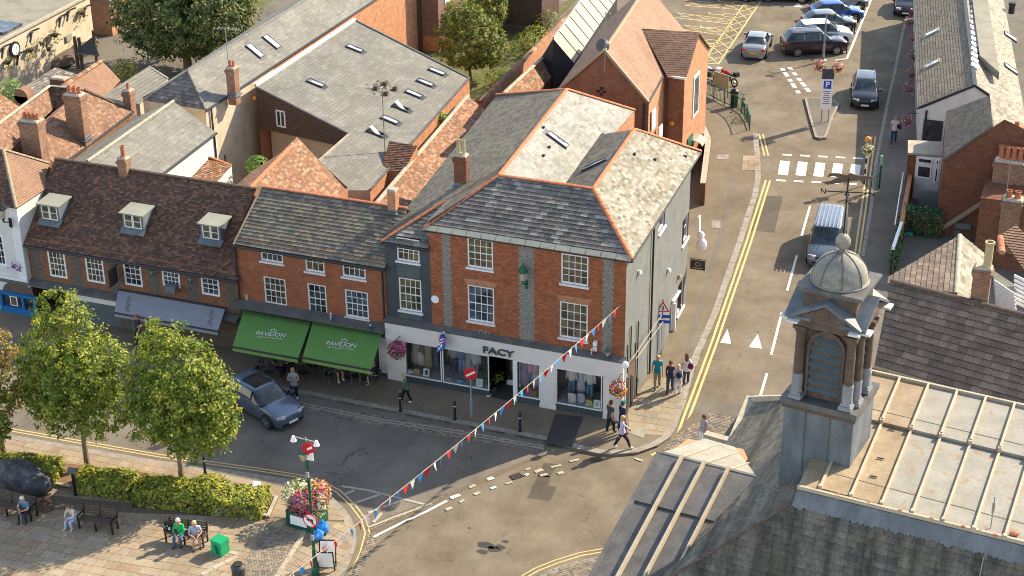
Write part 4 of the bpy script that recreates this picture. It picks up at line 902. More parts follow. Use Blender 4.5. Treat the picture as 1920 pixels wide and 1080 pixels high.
p = PY(463, 556, 0); b = MB(); b.bx(p.x-.08, p.x+.08, -.06, 0, p.z-.15, p.z+.15); b.build('alarm_box', MT['pot_buff'], P_)
# two green awnings with lettering
def awning(lbl, tl, tr, fl, frr, zf, mat, edge, val=.22, name='awning'):
    A, B_ = PY(*tl, -.12), PY(*tr, -.12); z0 = (A.z+B_.z)/2; A.z = B_.z = z0
    Cc, D = G(*frr, zf), G(*fl, zf); yy = (Cc.y+D.y)/2; Cc.y = D.y = yy
    t = thing(name, lbl, 'awning', (A.x, 0, 0)); b = MB(); n = (B_-A).cross(D-A).normalized(); b.prism([A, B_, Cc, D], n*.02); cv = b.build('canopy', MT[mat], t, fixn=True)
    b = MB(); b.prism([D+V((0, -.02, 0)), Cc+V((0, -.02, 0)), Cc+V((0, -.02, -val)), D+V((0, -.02, -val))], (0, .012, 0)); b.build('valance', MT[edge], t, fixn=True)
    b = MB(); b.bar(D, Cc, .07, .07); b.build('front_bar', MT['dark_metal'], t); b = MB(); b.bar(A, B_, .09, .09); b.build('wall_cassette', MT['dark_metal'], t)
    for q in (.1, .9):
        b = MB(); a0 = A.lerp(B_, q); a1 = D.lerp(Cc, q); m_ = a0.lerp(a1, .5)+V((.25 if q < .5 else -.25, 0, -.12)); b.bar(a0+V((0, 0, -.08)), m_, .05); b.bar(m_, a1+V((0, 0, -.05)), .05); b.build('arm', MT['dark_metal'], t)
    return t, A, B_, Cc, D
for k, (lb, tl, tr, fl, fr_, tp, uy) in enumerate((('left green awning printed with the cafe name in pale letters', (457, 583), (583, 602.5), (434, 652), (560, 671), (508, 628), 0), ('right green awning printed with the cafe name, beside the white shopfront', (587, 603), (717, 623.5), (564, 674), (698, 691), (640, 647), 0))):
    t, A, B_, Cc, D = awning(lb, tl, tr, fl, fr_, 2.12, 'awning_green', 'awning_edge')
    up = (A-D).normalized(); rt = (B_-A).normalized(); n = rt.cross(up); n = n if n.z > 0 else -n
    if k == 0: lu = up
    pl = (A, n); c = PP(*tp, A, n)+n*.03
    put_text(t, 'PAVILION', c, rt, up, .46, 'letter_pale', .01, 'lettering', sx=.82, space=.92, shear=.0); put_text(t, 'COCKTAIL BAR & KITCHEN', c-up*.3, rt, up, .12, 'letter_pale', .008, 'lettering_small', sx=.9)
    b = MB(); q = c+up*.32+rt*.1
    for a0 in range(8): b.bar(q+rt*(.17*cos(a0*pi/8))+up*(.14*sin(a0*pi/8)), q+rt*(.17*cos((a0+1)*pi/8))+up*(.14*sin((a0+1)*pi/8)), .03, .01, up=n)
    for e in (-.12, -.04, .04, .12): b.bar(q+rt*e, q+rt*e+up*-.13, .025, .01, up=n)
    b.bar(q+up*.14, q+up*.24, .03, .01, up=n); b.build('emblem', MT['letter_pale'], t)

# ============================================================ long low building with brown tiles and dormers
L_ = thing('tiled_building', 'long low brick building with brown clay tile roof and three dormer windows', 'building', (-26, 3, 0))
LL, LR, LE = -32.4, PL-.02, 4.15
ws = [(((87.6, 467.9), (127, 523)), 4, 4), (((157.8, 478), (198, 533)), 4, 4), (((229.7, 488.8), (268.2, 539)), 3, 4), (((301.7, 498.3), (339, 541)), 4, 4), (((375, 509.3), (413, 557)), 3, 4)]
qs = [quadwin(L_, w_[0], 0, p0=(LL, 0)) for w_ in ws]
wall(L_, (LL, 0), (LR, 0), 1.9, LE+.3, qs, 'brick_old')
for q, w_, g_ in zip(qs, ws, ['window_warm', 'window_warm', 'window_glass', 'window_blue', 'window_blue']): window(L_, (LL, 0), (1, 0, 0), *q, w_[1], w_[2], glass=g_, sill=False, fr=.09, bar=.032, inset=.03)
for (xa, xb) in ((62, 80), (133, 152), (276, 296), (346, 368), (420, 438), (204, 222)):
    x0, x1 = PY(xa, 500, 0).x, PY(xb, 505, 0).x; b = MB(); b.bx(x0, x1, -.004, .03, 2.1, LE-.02)
    for _ in range(260): b.blob((ru(x0+.02, x1-.02), -.008, ru(2.15, LE-.05)), (ru(.03, .05), .02, ru(.02, .035)), 0, 0, .2)
    b.build('flint_strip', MT['flint_old'], L_, kind='stuff')
LZ = 7.45; tl, tr = G(97, 302, LZ), G(486, 350, LZ); LY = (tl.y+tr.y)/2; tl.y = tr.y = LY; bl, br = V((LL-.1, -.25, LE)), V((LR+.15, -.25, LE)); tr.x = LR+.1
roof(L_, [bl, br, tr, tl], .19, .125, 'tile_brown', 0, tile='roof_tile', thick=.032)
roof(L_, [V((bl.x, 2*LY+.3, LE)), V((br.x, 2*LY+.3, LE)), tr, tl], .3, .2, 'tile_brown', 0, tile='roof_tile')
skirt(L_, [V((LL, 0, LE)), V((tl.x-.3, LY, LZ-.1)), V((LL, 2*LY, LE)), V((LR, 2*LY, LE)), V((LR, LY, LZ-.1)), V((LR, 0, LE))], 'brick_old', name='end_wall')
ridge(L_, tl, tr, 'stone_brown', .1); gutter(L_, bl+V((0, -.04, -.08)), br+V((0, -.04, -.08)))
lpn = plane(bl, br, tr)
def onL(px, py): return PP(px, py, *lpn)
def dormer(parent, wtl, wbr, rw, label=None, lp=lpn, mat='lead_bright'):
    # window face placed where the sill meets the tiled slope
    s_ = PP(wtl[0], wbr[1]+5, *lp); y = s_.y-.02; a, c = PY(*wtl, y), PY(*wbr, y); x0, x1, z0, z1 = a.x-.05, c.x+.05, c.z-.03, a.z+.05
    b = MB(); yb = y+(z1+.25-z0)/((LZ-LE)/(LY+.25))+.1
    for xx in (x0-.09, x1): b.prism([V((xx, y, z0-.12)), V((xx, y, z1)), V((xx, yb, z1+.12)), V((xx, yb, z0+.5))], (.09, 0, 0))
    b.bx(x0, x1, y+.02, y+.09, z0-.12, z0); o = b.build('dormer', MT['lead_blue'], parent)
    b = MB(); b.prism([V((x0-.2, y-.14, z1+.02)), V((x1+.2, y-.14, z1+.02)), V((x1+.2, yb-.15, z1+.1)), V((x0-.2, yb-.15, z1+.1))], (0, 0, .06)); b.build('dormer_roof', MT['zinc'], o, fixn=True)
    b = MB(); b.prism([V((x0-.2, y-.3, z0-.25)), V((x1+.2, y-.3, z0-.25)), V((x1+.2, y+.1, z0-.02)), V((x0-.2, y+.1, z0-.02))], (0, 0, .03)); b.build('apron', MT['lead_blue'], o, fixn=True)
    w_ = (x1-x0)/2
    f = MB(); fr = .05
    for k in range(2):
        q0, q1 = x0+k*w_+.01, x0+(k+1)*w_-.01
        for r_ in ((q0, q0+fr, z0, z1), (q1-fr, q1, z0, z1), (q0+fr, q1-fr, z0, z0+fr), (q0+fr, q1-fr, z1-fr, z1), (q0+fr, q1-fr, (z0+z1)/2-.015, (z0+z1)/2+.015)): f.bx(r_[0], r_[1], y-.02, y+.04, r_[2], r_[3])
    f.build('dormer_window', MT['white_wood'], o); g = MB(); g.bx(x0+.03, x1-.03, y+.012, y+.025, z0+.03, z1-.03); g.build('pane', MT['window_warm'], o)
dormer(L_, (78, 385), (108, 413), 0); dormer(L_, (233, 402), (265, 429), 0); dormer(L_, (380, 422), (410, 449), 0)
def backchim(parent, px, py, z, *a, **k): return chimney(parent, G(px, py, z), *a, **k)
chimney(L_, V((G(216, 348, 7.0).x, LY-.1, LZ-.5)), .5, .45, 1.2, 1, ph=.62, pr=.13)
p = PY(321, 541, -.25); b = MB(); b.box((p.x, p.y, p.z), (.62, .4, .36)); b.build('air_conditioner', MT['lead_blue'], L_)
b = MB(); b.prism([V((LL-3, 0, 2.1)), V((LR, 0, 2.1)), V((LR, -.5, 1.95)), V((LL-3, -.5, 1.95))], (0, 0, -.1)); b.build('shop_canopy', MT['lead'], L_, fixn=True)
for (x, y) in ((284, 510), (356, 523)): lantern(L_, PY(x, y+4, -.3), .4)
# small shop below: blue, white and black fronts
b = MB(); b.bx(-27.2, LR, -.1, .0, .1, 2.1); b.build('shop_wall', MT['interior'], L_)
b = MB(); b.bx(-30.3, -27.2, -.14, .0, 1.35, 1.95); b.build('shop_fascia', MT['shop_white'], L_)
for q in ((-30.3, -27.2, -.1, 0, .1, 1.35), (-26.5, -26.2, -.14, -.1, .1, 2.0), (-24.9, -24.7, -.14, -.1, .1, 2.0)): b = MB(); b.bx(*q); b.build('shop_frame', MT['panel_dark'], L_)
t, A, B_, Cc, D = awning('grey awning over the dark shopfront, partly behind the tree', (222, 547), (422, 575), (210, 590), (412, 618), 1.75, 'awning_grey', 'awning_grey', .2)
up = (A-D).normalized(); rt = (B_-A).normalized()
n = rt.cross(up); n = n if n.z > 0 else -n
for (x, y) in ((240, 572), (395, 597)):
    c = PP(x, y, A, n)+n*.03; b = MB()
    for i in range(9): b.bar(c+up*(.5-i*.11)+rt*(.05*sin(i*1.7)-.1), c+up*(.5-i*.11-.05)+rt*(.05*sin(i*1.7)+.1), .02, .008, up=n)
    b.build('monogram', MT['letter_dark'], t)
b = MB(); q = PY(212, 520, -.5); b.box((q.x, -.5, q.z), (.05, .75, .85)); hs = thing('hanging_sign', 'dark hanging pub sign with a red figure between two upstairs windows', 'sign', (q.x, 0, 0)); b.build('board', MT['sign_black'], hs)
b = MB(); b.box((q.x-.03, -.5, q.z), (.012, .5, .55)); b.build('picture', MT['terracotta'], hs); b = MB(); b.bar((q.x, 0, q.z+.5), (q.x, -.95, q.z+.5), .04); b.build('bracket', MT['black_metal'], hs)

# white building at the left edge with arches and blue shopfront
W_ = thing('white_building', 'white painted building at the left edge with arched blue shopfront and brown tiled hipped roof', 'building', (-36, 3, 0))
WE = 6.3; wx = -32.45; q = quadwin(W_, ((-20, 438), (13, 500)), -.3, p0=(-46, 0))
wall(W_, (-46, -.3), (wx, -.3), 2.0, WE, [q], 'render_white'); window(W_, (-46, -.3), (1, 0, 0), *q, 3, 4, fr=.1)
wall(W_, (wx, -.3), (wx, 6), 2.0, WE, (), 'render_white', 'side_wall'); b = MB(); b.bx(wx-.5, wx, -.36, -.3, 2.1, WE); b.bx(-46, wx, -.42, -.3, 2.0, 2.15); b.build('quoin', MT['sill_white'], W_)
e0, e1 = V((-46, -.5, WE)), V((wx+.1, -.5, WE)); a1 = V((wx-2.2, 2.1, WE+1.9)); a0 = V((-46, 2.1, WE+1.9)); e2 = V((wx+.1, 4.7, WE)); e3 = V((-46, 4.7, WE))
roof(W_, [e0, e1, a1, a0], .2, .13, 'tile_brown', 0, tile='roof_tile'); roof(W_, [e1, e2, a1], .2, .13, 'tile_plain', 0, tile='roof_tile'); roof(W_, [e2, e3, a0, a1], .2, .14, 'tile_brown', 0, tile='roof_tile')
ridge(W_, e1, a1, 'mortar_ridge', .08); ridge(W_, a1, e2, 'mortar_ridge', .08)
lantern(W_, PY(6, 410, -1.1), 1.3, 'black_metal')
b = MB(); xs0, xs1 = PY(8, 560, -.4).x, PY(66, 560, -.4).x; cx = (xs0+xs1)/2; b.bx(-46, wx+.1, -.4, -.2, .1, 2.0); b.build('ground_floor_wall', MT['render_white'], W_)
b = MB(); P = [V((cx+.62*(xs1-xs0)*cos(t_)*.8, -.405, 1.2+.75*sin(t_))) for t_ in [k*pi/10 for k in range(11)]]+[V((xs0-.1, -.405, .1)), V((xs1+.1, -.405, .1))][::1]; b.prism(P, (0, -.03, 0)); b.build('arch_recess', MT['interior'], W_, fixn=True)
b = MB(); yy = -.95
for (x0, x1, z0, z1) in ((xs0-.15, xs0+.02, .1, 1.3), (xs1-.02, xs1+.15, .1, 1.3), (xs0, xs1, 1.15, 1.3), (xs0, xs1, .1, .45), (cx+.25, cx+.4, .45, 1.15)): b.bx(x0, x1, -.62, -.44, z0, z1)
b.build('blue_shopfront', MT['shop_blue'], W_)
b = MB(); b.bx(xs0+.02, xs1-.02, -.5, -.47, .45, 1.15); b.build('pane', MT['window_glass'], W_)
b = MB(); b.bx(cx-.5, cx-.05, -.56, -.52, .55, 1.1); b.build('notice', MT['sign_white'], W_); b = MB(); b.bx(cx-.44, cx-.11, -.575, -.56, .6, 1.05); b.build('poster', MT['timber'], W_)

# ============================================================ buildings behind the street
def mk(name, label, cat, px, py): g = G(px, py, 0); return thing(name, label, cat, (g.x, g.y, 0))
# e: long cream and brick building, slate roof
E_ = mk('long_building', 'long cream rendered building with hipped grey slate roof, chimney and two skylights', 'building', 400, 250)
ez, ezr = 6., 7.5; a = G(268, 188, ez); c = G(385, 206, ez); d = G(700, 0, ez)+(G(700, 0, ez)-c)*.35; ap = G(351, 133, ezr); rdir = (d-c).normalized(); re = ap+rdir*(d-c).length*.9; af = V((2*ap.x-d.x, d.y, ez))
roof(E_, [a, c, ap], .3, .25, 'slate_dark', 0, thick=.03, base='lead'); roof(E_, [c, d, re, ap], .5, .25, 'slate_grey', 0, thick=.012); roof(E_, [a, ap, re, af], .5, .25, 'slate_grey', 0)
ridge(E_, c, ap, 'lead', .08); ridge(E_, a, ap, 'coping', .08); ridge(E_, ap, re, 'lead', .1)
mid = c.lerp(d, .27); skirt(E_, [a, c], 'render_cream'); skirt(E_, [c, mid], 'render_cream'); skirt(E_, [mid, d, re, af, a], 'brick_orange')
gutter(E_, c+V((.05, 0, -.05)), d+V((.05, 0, -.05))); pipe(E_, [c+V((.1, .5, -.05)), V((c.x+.1, c.y+.5, 0))], .06)
chimney(E_, G(440, 178, 6.15)+V((-.1, .1, 0)), .55, .55, 1.7, 2, ph=.35); aerial(E_, G(428, 120, 7.9), 2.3, (.9, .3, 0), 1.3)
sv = (ap-c); sv = (ap-c)-rdir*(ap-c).dot(rdir)
for (x, y) in ((478, 96), (509, 79)):
    pp = PP(x, y, *plane(c, d, ap)); skylight(E_, pp, rdir, sv, .6, 1.25)
b = MB()
for (x, y, w_, h_) in ((428, 300, 1.0, 1.0),):
    pp = PX(x, y, c.x); b.box((pp.x+.02, pp.y, pp.z), (.04, w_, h_))
b.build('window', MT['window_glass'], E_)
# f: big modern grey slate roof with brown cladding
f_ = mk('modern_hall', 'modern hall with one big sloping grey slate roof, brown clad end wall and eight skylights', 'building', 650, 250)
f1, f2, f3 = G(480, 163, 5.9), G(667, 39, 5.9), G(880, 147, 3.5); fp = plane(f1, f2, f3)
def onF(x, y): return PP(x, y, *fp)
f4, f5, f6, f7 = onF(694, 357), onF(637, 357), onF(597, 303), onF(655, 252)
roof(f_, [f1, f7, f3, f2], .5, .25, 'slate_grey', 0, thick=.012, base='slate_grey'); roof(f_, [f7, f6, f5, f4, f3], .5, .25, 'slate_grey', 0, thick=.012, base='slate_grey')
b = MB(); a_, c_ = V(f1), V(f7); b.face([V((a_.x, a_.y, 3.2)), V((c_.x, c_.y, 3.2)), c_, a_]); 
b.build('clad_wall', MT['cladding'], f_)
dd = (f7-f1); W = V((dd.x, dd.y, 0)).length; hd = V((dd.x, dd.y, 0)).normalized(); nn = hd.cross(Zv); k = 0; z = 3.25
while z < f1.z-.2:
    s_ = min(1., (f1.z-z-.17)/(f1.z-f7.z)); m_ = MB(); p0_ = V((f1.x, f1.y, z+.08))+nn*.015; m_.bar(p0_, p0_+hd*W*s_, .03, .155); m_.build('board', MT['cladding'], f_); z += .17
skirt(f_, [V((f1.x+.1, f1.y+1.2, 3.2)), V((f7.x, f7.y+.6, 3.2))], 'render_cream', name='recessed_wall'); b = MB(); b.face([V((f1.x, f1.y, 3.2)), V((f7.x, f7.y, 3.2)), V((f7.x, f7.y+1.2, 3.2)), V((f1.x, f1.y+1.4, 3.2))]); b.build('soffit', MT['interior'], f_)
skirt(f_, [f7, f6, f5, f4], 'render_cream'); skirt(f_, [f4, f3], 'brick_orange'); skirt(f_, [f3, f2, f1], 'brick_orange', name='rear_wall')
for e0_, e1_ in ((f1, f7), (f7, f6), (f4, f3), (f2, f3)): b = MB(); b.bar(V(e0_)+V((0, 0, .03)), V(e1_)+V((0, 0, .03)), .12, .1); b.build('verge_trim', MT['lead' if e0_ != f7 else 'coping'], f_)
b = MB(); b.bar(f1+V((-.05, 0, .1)), f2+V((-.05, 0, .1)), .16, .2); b.build('parapet', MT['render_white'], f_)
fu = V((f2-f1)).normalized(); fv = fp[1].cross(fu)
fv = fv if fv.z > 0 else -fv
for (x, y, op) in ((665, 92, 0), (592, 157, 0), (819, 135, 0), (797, 156, 0), (776, 177, 0), (752, 203, .45), (731, 226, 0), (705, 250, .45)): skylight(f_, onF(x, y), fu, fv, .5, 1.15, open_=op)
b = MB()
for (x, y) in ((705, 168), (722, 160), (724, 178), (741, 169)): b.box(onF(x, y)+V((0, 0, .12)), (.3, .3, .25), 0, None, .8)
b.build('roof_vent', MT['stone_brown'], f_)
b = MB(); c = onF(716, 165); n3 = fp[1]
for k in range(40):
    a3 = ru(0, 6.28); r3 = ru(.1, 1.3); q = c+fu*cos(a3)*r3+fv*sin(a3)*r3*.7; b.face([q+fu*.1*cos(t_)*ru(.5, 1.5)+fv*.1*sin(t_)*ru(.5, 1.5)+n3*.019 for t_ in [j*pi/3 for j in range(6)]])
b.build('soot_stain', MT['stone_brown'], f_, kind='stuff')
aerial(f_, G(722, 290, 3.3), 4.3, (0, 1, 0), .3, n=2)
ps = PP(528, 222, f1, nn); b = MB(); M = Matrix((hd, -nn, Zv)).transposed()
for (u_, z_, w_, h_) in ((-.3, 0, .07, 1.), (.3, 0, .07, 1.), (0, .5, .67, .07), (0, -.5, .67, .07), (0, 0, .06, 1.)): b.box(ps+nn*.07+hd*u_+Zv*z_, (w_, .08, h_), 0, M)
o = b.build('window', MT['white_wood'], f_); g_ = MB(); g_.box(ps+nn*.04, (.55, .03, .95), 0, M); g_.build('pane', MT['window_glass'], o)
b = MB(); ps = PP(479, 183, f1, nn); b.blob(ps+nn*.1, .14, 0, 1, 0); b.build('alarm_bell', MT['lamp_amber'], f_)
d_ = [G(730, 266, 4.0), G(783, 272, 4.0), G(757, 322, 3.1), G(714, 322, 3.1)]; roof(f_, [d_[0], d_[3], d_[2], d_[1]], .2, .14, 'tile_brown', 0, tile='roof_tile'); skirt(f_, [d_[0], d_[3], d_[2], d_[1]], 'brick_orange', 2., name='porch_wall')
# long garden wall with tiled lean-to top
h_ = mk('lean_to', 'long narrow lean-to with mottled orange clay tiles beside the modern hall', 'building', 800, 300)
q0, q1 = G(700, 388, 3.2), G(877, 180, 3.2); r0, r1 = q0+V((1.5, 0, -1.1)), q1+V((1.5, 0, -1.1))
roof(h_, [q0, r0, r1, q1], .22, .16, 'tile_orange', 0, tile='roof_tile', thick=.03); ridge(h_, q0, q1, 'coping', .13, .5); skirt(h_, [q0, q1], 'brick_orange'); skirt(h_, [q1, r1, r0, q0], 'brick_brown', name='rear_wall')
b = MB(); b.bx(r0.x, r0.x+.25, r0.y, r1.y, 1.9, 2.0); b.build('gutter', MT['gutter'], h_)
g1 = mk('garden_wall', 'tall orange brick garden wall running back between the shrubs', 'wall', 960, 130); w0, w1 = G(893, 192, 2.), G(1110, -20, 2.)
b = MB(); b.prism([V((w0.x, w0.y, 0)), V((w0.x+.5, w0.y, 0)), V((w1.x+.5, w1.y, 0)), V((w1.x, w1.y, 0))], (0, 0, 2.)); b.build('brickwork', MT['brick_orange'], g1); ridge(g1, w0+V((.25, 0, 0)), w1+V((.25, 0, 0)), 'tile_orange', .2, .5, 'coping')
# i: orange gable behind the cafe
i_ = mk('orange_roof_outbuilding', 'outbuilding with mottled orange clay gable roof behind the cafe', 'building', 560, 330)
a, c = G(474, 352, 6.8), G(557, 263, 6.8); e_ = G(640, 362, 4.4); e_.y = c.y; f0 = V((e_.x, a.y-1, e_.z)); a2 = V((a.x, a.y-1, a.z))
roof(i_, [a2, f0, e_, c], .22, .16, 'tile_orange', 0, tile='roof_tile', thick=.03); lw = V((2*c.x-e_.x, e_.y, e_.z)); roof(i_, [a2, c, lw, V((lw.x, a2.y, lw.z))], .22, .16, 'tile_orange', 0, tile='roof_tile')
ridge(i_, a2, c, 'ridge_tile', .13); skirt(i_, [f0, e_, c, lw, V((lw.x, a2.y, lw.z))], 'brick_orange')
# light grey slate house
j_ = mk('grey_roof_house', 'white walled house with pale grey slate roof behind the tiled building', 'building', 300, 300)
a, c = G(163, 303, 7.), G(325, 190, 7.); e_ = G(405, 248, 5.6); s_ = (e_-c); f0 = a+s_
roof(j_, [a, f0, e_, c], .42, .3, 'slate_grey', 0, thick=.014); lw = V((2*c.x-e_.x, e_.y, e_.z)); lf = V((2*a.x-f0.x, f0.y, f0.z)); roof(j_, [a, c, lw, lf], .42, .3, 'slate_grey', 0); ridge(j_, a, c, 'coping', .1); skirt(j_, [f0, e_], 'render_white'); skirt(j_, [e_, c, lw, lf, f0], 'render_cream')
gutter(j_, f0+V((.05, 0, -.05)), e_+V((.05, 0, -.05))); pipe(j_, [e_+V((.05, -.3, -.05)), V((e_.x+.05, e_.y-.3, .1))], .06)
b = MB(); pp = PX(342, 306, e_.x+.02); b.box((pp.x, pp.y, pp.z), (.08, .8, .7)); b.build('window', MT['white_wood'], j_); b = MB(); b.box((pp.x+.05, pp.y, pp.z), (.02, .6, .5)); b.build('pane', MT['window_glass'], j_)
# small orange hipped roof
k_ = mk('small_tiled_shed', 'small shed with orange tiled hipped roof beside the cream wall', 'shed', 380, 325)
p_ = [G(328, 330, 4.2), G(378, 290, 4.6), G(434, 311, 4.0), G(408, 340, 3.9)]; roof(k_, [p_[0], p_[3], p_[2], p_[1]], .2, .15, 'tile_orange', 0, tile='roof_tile', thick=.03); skirt(k_, [p_[0], p_[3], p_[2], p_[1], p_[0]], 'render_white')
for a, c in ((p_[0], p_[1]), (p_[1], p_[2])): ridge(k_, a, c, 'ridge_tile', .1)
# flat glazed lead roof
l_ = mk('lead_roof_extension', 'extension with flat lead roof and three dark slots between the tiled roofs', 'building', 150, 290)
p_ = [G(97, 300, 5.2), G(205, 302, 5.2), G(222, 266, 5.2), G(150, 258, 5.2)]; roof(l_, p_, 0, 0, '', base='zinc'); skirt(l_, [p_[0], p_[1], p_[2], p_[3], p_[0]], 'brick_old')
for (x, y) in ((151, 293), (167, 281), (186, 267)): c = G(x, y, 5.23); b = MB(); b.bar(c-V((.55, 0, 0)), c+V((.55, 0, 0)), .1, .03); b.build('slot', MT['interior'], l_)
# red tiled house cluster
m_ = mk('red_tiled_house', 'old house with twin red tiled roofs and tall brick chimneys at the left', 'building', 130, 260)
A0, A1, A2, A3 = G(-60, 275, 8), G(93, 162, 8), G(103, 208, 6.8), G(-40, 330, 6.8)
roof(m_, [A0, A3, A2, A1], .2, .15, 'tile_red', 0, tile='roof_tile', thick=.03); B0, B1, B2, B3 = G(60, 250, 7.6), G(157, 168, 7.9), G(250, 210, 6.), G(97, 325, 6.)
roof(m_, [B0, B3, B2, B1], .2, .15, 'tile_red', 0, tile='roof_tile', thick=.03); roof(m_, [A1, A2, B1], .2, .15, 'tile_brown', 0, tile='roof_tile'); roof(m_, [A2, B0, B1], .2, .15, 'tile_plain', 0, tile='roof_tile')
ridge(m_, A0, A1, 'coping', .1); ridge(m_, B1, B2, 'stone_brown', .1); ridge(m_, A1, B1, 'coping', .08); gutter(m_, B3, B2); skirt(m_, [A3, A2, B0, B3, B2, B1, A1, A0, A3], 'brick_old')
chimney(m_, G(150, 258, 6.4)+V((0, 0, 0)), 1.1, .62, 2.6, 3, ph=.36, pr=.13); chimney(m_, G(66, 322, 6.)+V((0, .3, 0)), 1.2, .7, 2.9, 4, ph=.3, pr=.13)
chimney(m_, G(246, 220, 5.6), .5, .5, 1.7, 1, ph=.35)
# smaller roofs further back
n_ = mk('brown_roof_barn', 'low barn with worn brown tiled roof and rubble ridge', 'building', 170, 160); p_ = [G(110, 168, 4.6), G(193, 113, 4.6), G(226, 154, 3.4), G(188, 190, 3.4)]
roof(n_, [p_[0], p_[3], p_[2], p_[1]], .2, .14, 'tile_plain', 0, tile='roof_tile'); skirt(n_, p_+[p_[0]], 'brick_old'); ridge(n_, p_[0], p_[1], 'tile_orange', .16, .3)
n_ = mk('grey_roof_annexe', 'annexe with plain grey slate lean-to roof behind the brick chimney', 'building', 250, 170); p_ = [G(188, 182, 4.6), G(279, 125, 4.6), G(315, 148, 4.), G(262, 196, 3.8)]
roof(n_, [p_[0], p_[3], p_[2], p_[1]], .4, .25, 'slate_grey', 0); skirt(n_, p_+[p_[0]], 'render_cream'); ridge(n_, p_[1], p_[2], 'coping', .08)
n_ = mk('slate_shed', 'dark slate roofed shed below the cream garden wall', 'shed', 90, 150); p_ = [G(48, 160, 3.4), G(104, 128, 3.4), G(152, 140, 2.9), G(66, 180, 2.9)]
roof(n_, [p_[0], p_[3], p_[2], p_[1]], .35, .2, 'slate_dark', 0, thick=.03); skirt(n_, p_+[p_[0]], 'brick_brown')
n_ = mk('orange_roof_cottage', 'cottage with orange tiled roof at the left edge', 'building', 10, 200); p_ = [G(-60, 230, 6), G(-10, 170, 6), G(38, 200, 5), G(0, 240, 5)]
roof(n_, [p_[0], p_[3], p_[2], p_[1]], .2, .15, 'tile_orange', 0, tile='roof_tile'); skirt(n_, p_+[p_[0]], 'brick_old')
n_ = mk('brick_pier', 'arched brown brick chimney stub beside the leafy bush', 'chimney', 48, 190); b = MB(); c = G(47, 192, 4.5); b.box(c+V((0, 0, -1.6)), (1., .7, 4.2)); b.tube(c+V((0, -.35, .5)), c+V((0, .35, .5)), .5, n=14); b.build('brickwork', MT['brick_chimney'], n_)
n_ = mk('brick_stub', 'small flat topped brick chimney stub by the slate shed', 'chimney', 112, 155); chimney(n_, G(113, 160, 3.9), 1.1, .6, .5, 0, 'brick_brown', corbel=False)
# cream garden wall building with hung ornaments
o_ = mk('garden_building', 'flat roofed building with long cream wall hung with garden ornaments', 'building', 60, 100)
a, c = G(-120, 140, 4.), G(167, -9, 4.); zb = 4.
b = MB(); b.face([V((a.x, a.y, 0)), V((c.x, c.y, 0)), c, a]); b.build('garden_wall', MT['render_cream'], o_); b = MB(); b.bar(a, c, .3, .14); b.build('coping', MT['coping'], o_)
b = MB(); r_ = [V((a.x-.15, a.y, 3.7)), V((c.x-.15, c.y, 3.7)), V((c.x-12, c.y, 3.7)), V((a.x-12, a.y, 3.7))]; b.face(r_[::1]); b.build('roof', MT['flat_roof'], o_); b = MB(); q = G(20, 50, 3.75); b.bx(q.x-2.2, q.x+.6, q.y-1.6, q.y+.6, 3.72, 3.9); b.build('rooflight', MT['window_blue'], o_)
wn = plane(V((a.x, a.y, 0)), V((c.x, c.y, 0)), c); wd = (c-a).normalized()
for qi, (x, y, k) in enumerate(((5, 95, 0), (25, 92, 1), (8, 115, 2), (50, 92, 2), (33, 108, 0), (58, 66, 0), (97, 64, 2), (88, 75, 0), (72, 80, 3), (112, 38, 0), (127, 27, 0), (147, 22, 2), (85, 90, 3), (158, 20, 0), (127, 70, 4))):
    p = PP(x, y, a, V((wd.y, -wd.x, 0)))+V((.12, 0, 0)); t = thing('wall_ornament', {0: 'metal bird bracket', 1: 'round clock', 2: 'hanging planter', 3: 'small pot', 4: 'grey notice'}[k]+' on the cream garden wall, '+['first from the left', 'beside the clock', 'below at the far left', 'just right of the clock', 'low beneath the clock', 'left of the joint in the coping', 'high at mid wall with large shade', 'at mid height left of the large planter', 'above the small pots', 'under the coping at mid wall', 'beside the one at mid wall', 'near the top right end', 'lowest of the small pots', 'at the far right end', 'low at the right'][qi], {0: 'ornament', 1: 'clock', 2: 'planter', 3: 'pot', 4: 'notice'}[k], p, 0, 'ornaments hung on the cream garden wall', local=True); b = MB()
    if k == 0: b.bar((0, 0, .3), (.1, -.5, -.35), .12, .1); b.bar((0, 0, .3), (.3, .5, .4), .12, .08); b.blob((.05, -.1, .25), (.12, .2, .12), 0, 1); b.build('figure', MT['dark_metal'], t)
    elif k == 1: b.tube((-.05, 0, 0), (.06, 0, 0), .55, n=24); b.build('clock_case', MT['black_metal'], t); g_ = MB(); g_.tube((.061, 0, 0), (.08, 0, 0), .4, n=24); g_.build('clock_face', MT['sign_white'], t); g_ = MB(); g_.bar((.09, 0, 0), (.09, .2, .2), .03, .02); g_.bar((.09, 0, 0), (.09, 0, -.3), .03, .02); g_.build('clock_hands', MT['black_metal'], t)
    elif k == 4: b.box((0, 0, 0), (.03, .7, .5)); b.build('board', MT['zinc'], t)
    else:
        b.lathe((.15, 0, -.2), [(.12, 0), (.3 if k == 2 else .18, .25)], 10); b.build('bowl', MT['dark_metal'], t); g_ = MB()
        for _ in range(60 if k == 2 else 20): q = V((.15+ru(-.25, .25), ru(-.35, .35), ru(-.7 if k == 2 else -.1, .3))); g_.face([q, q+V((ru(-.1, .1), .12, 0)), q+V((ru(-.1, .1), .1, .12))])
        g_.build('foliage', MT['leaf_mid'], t)
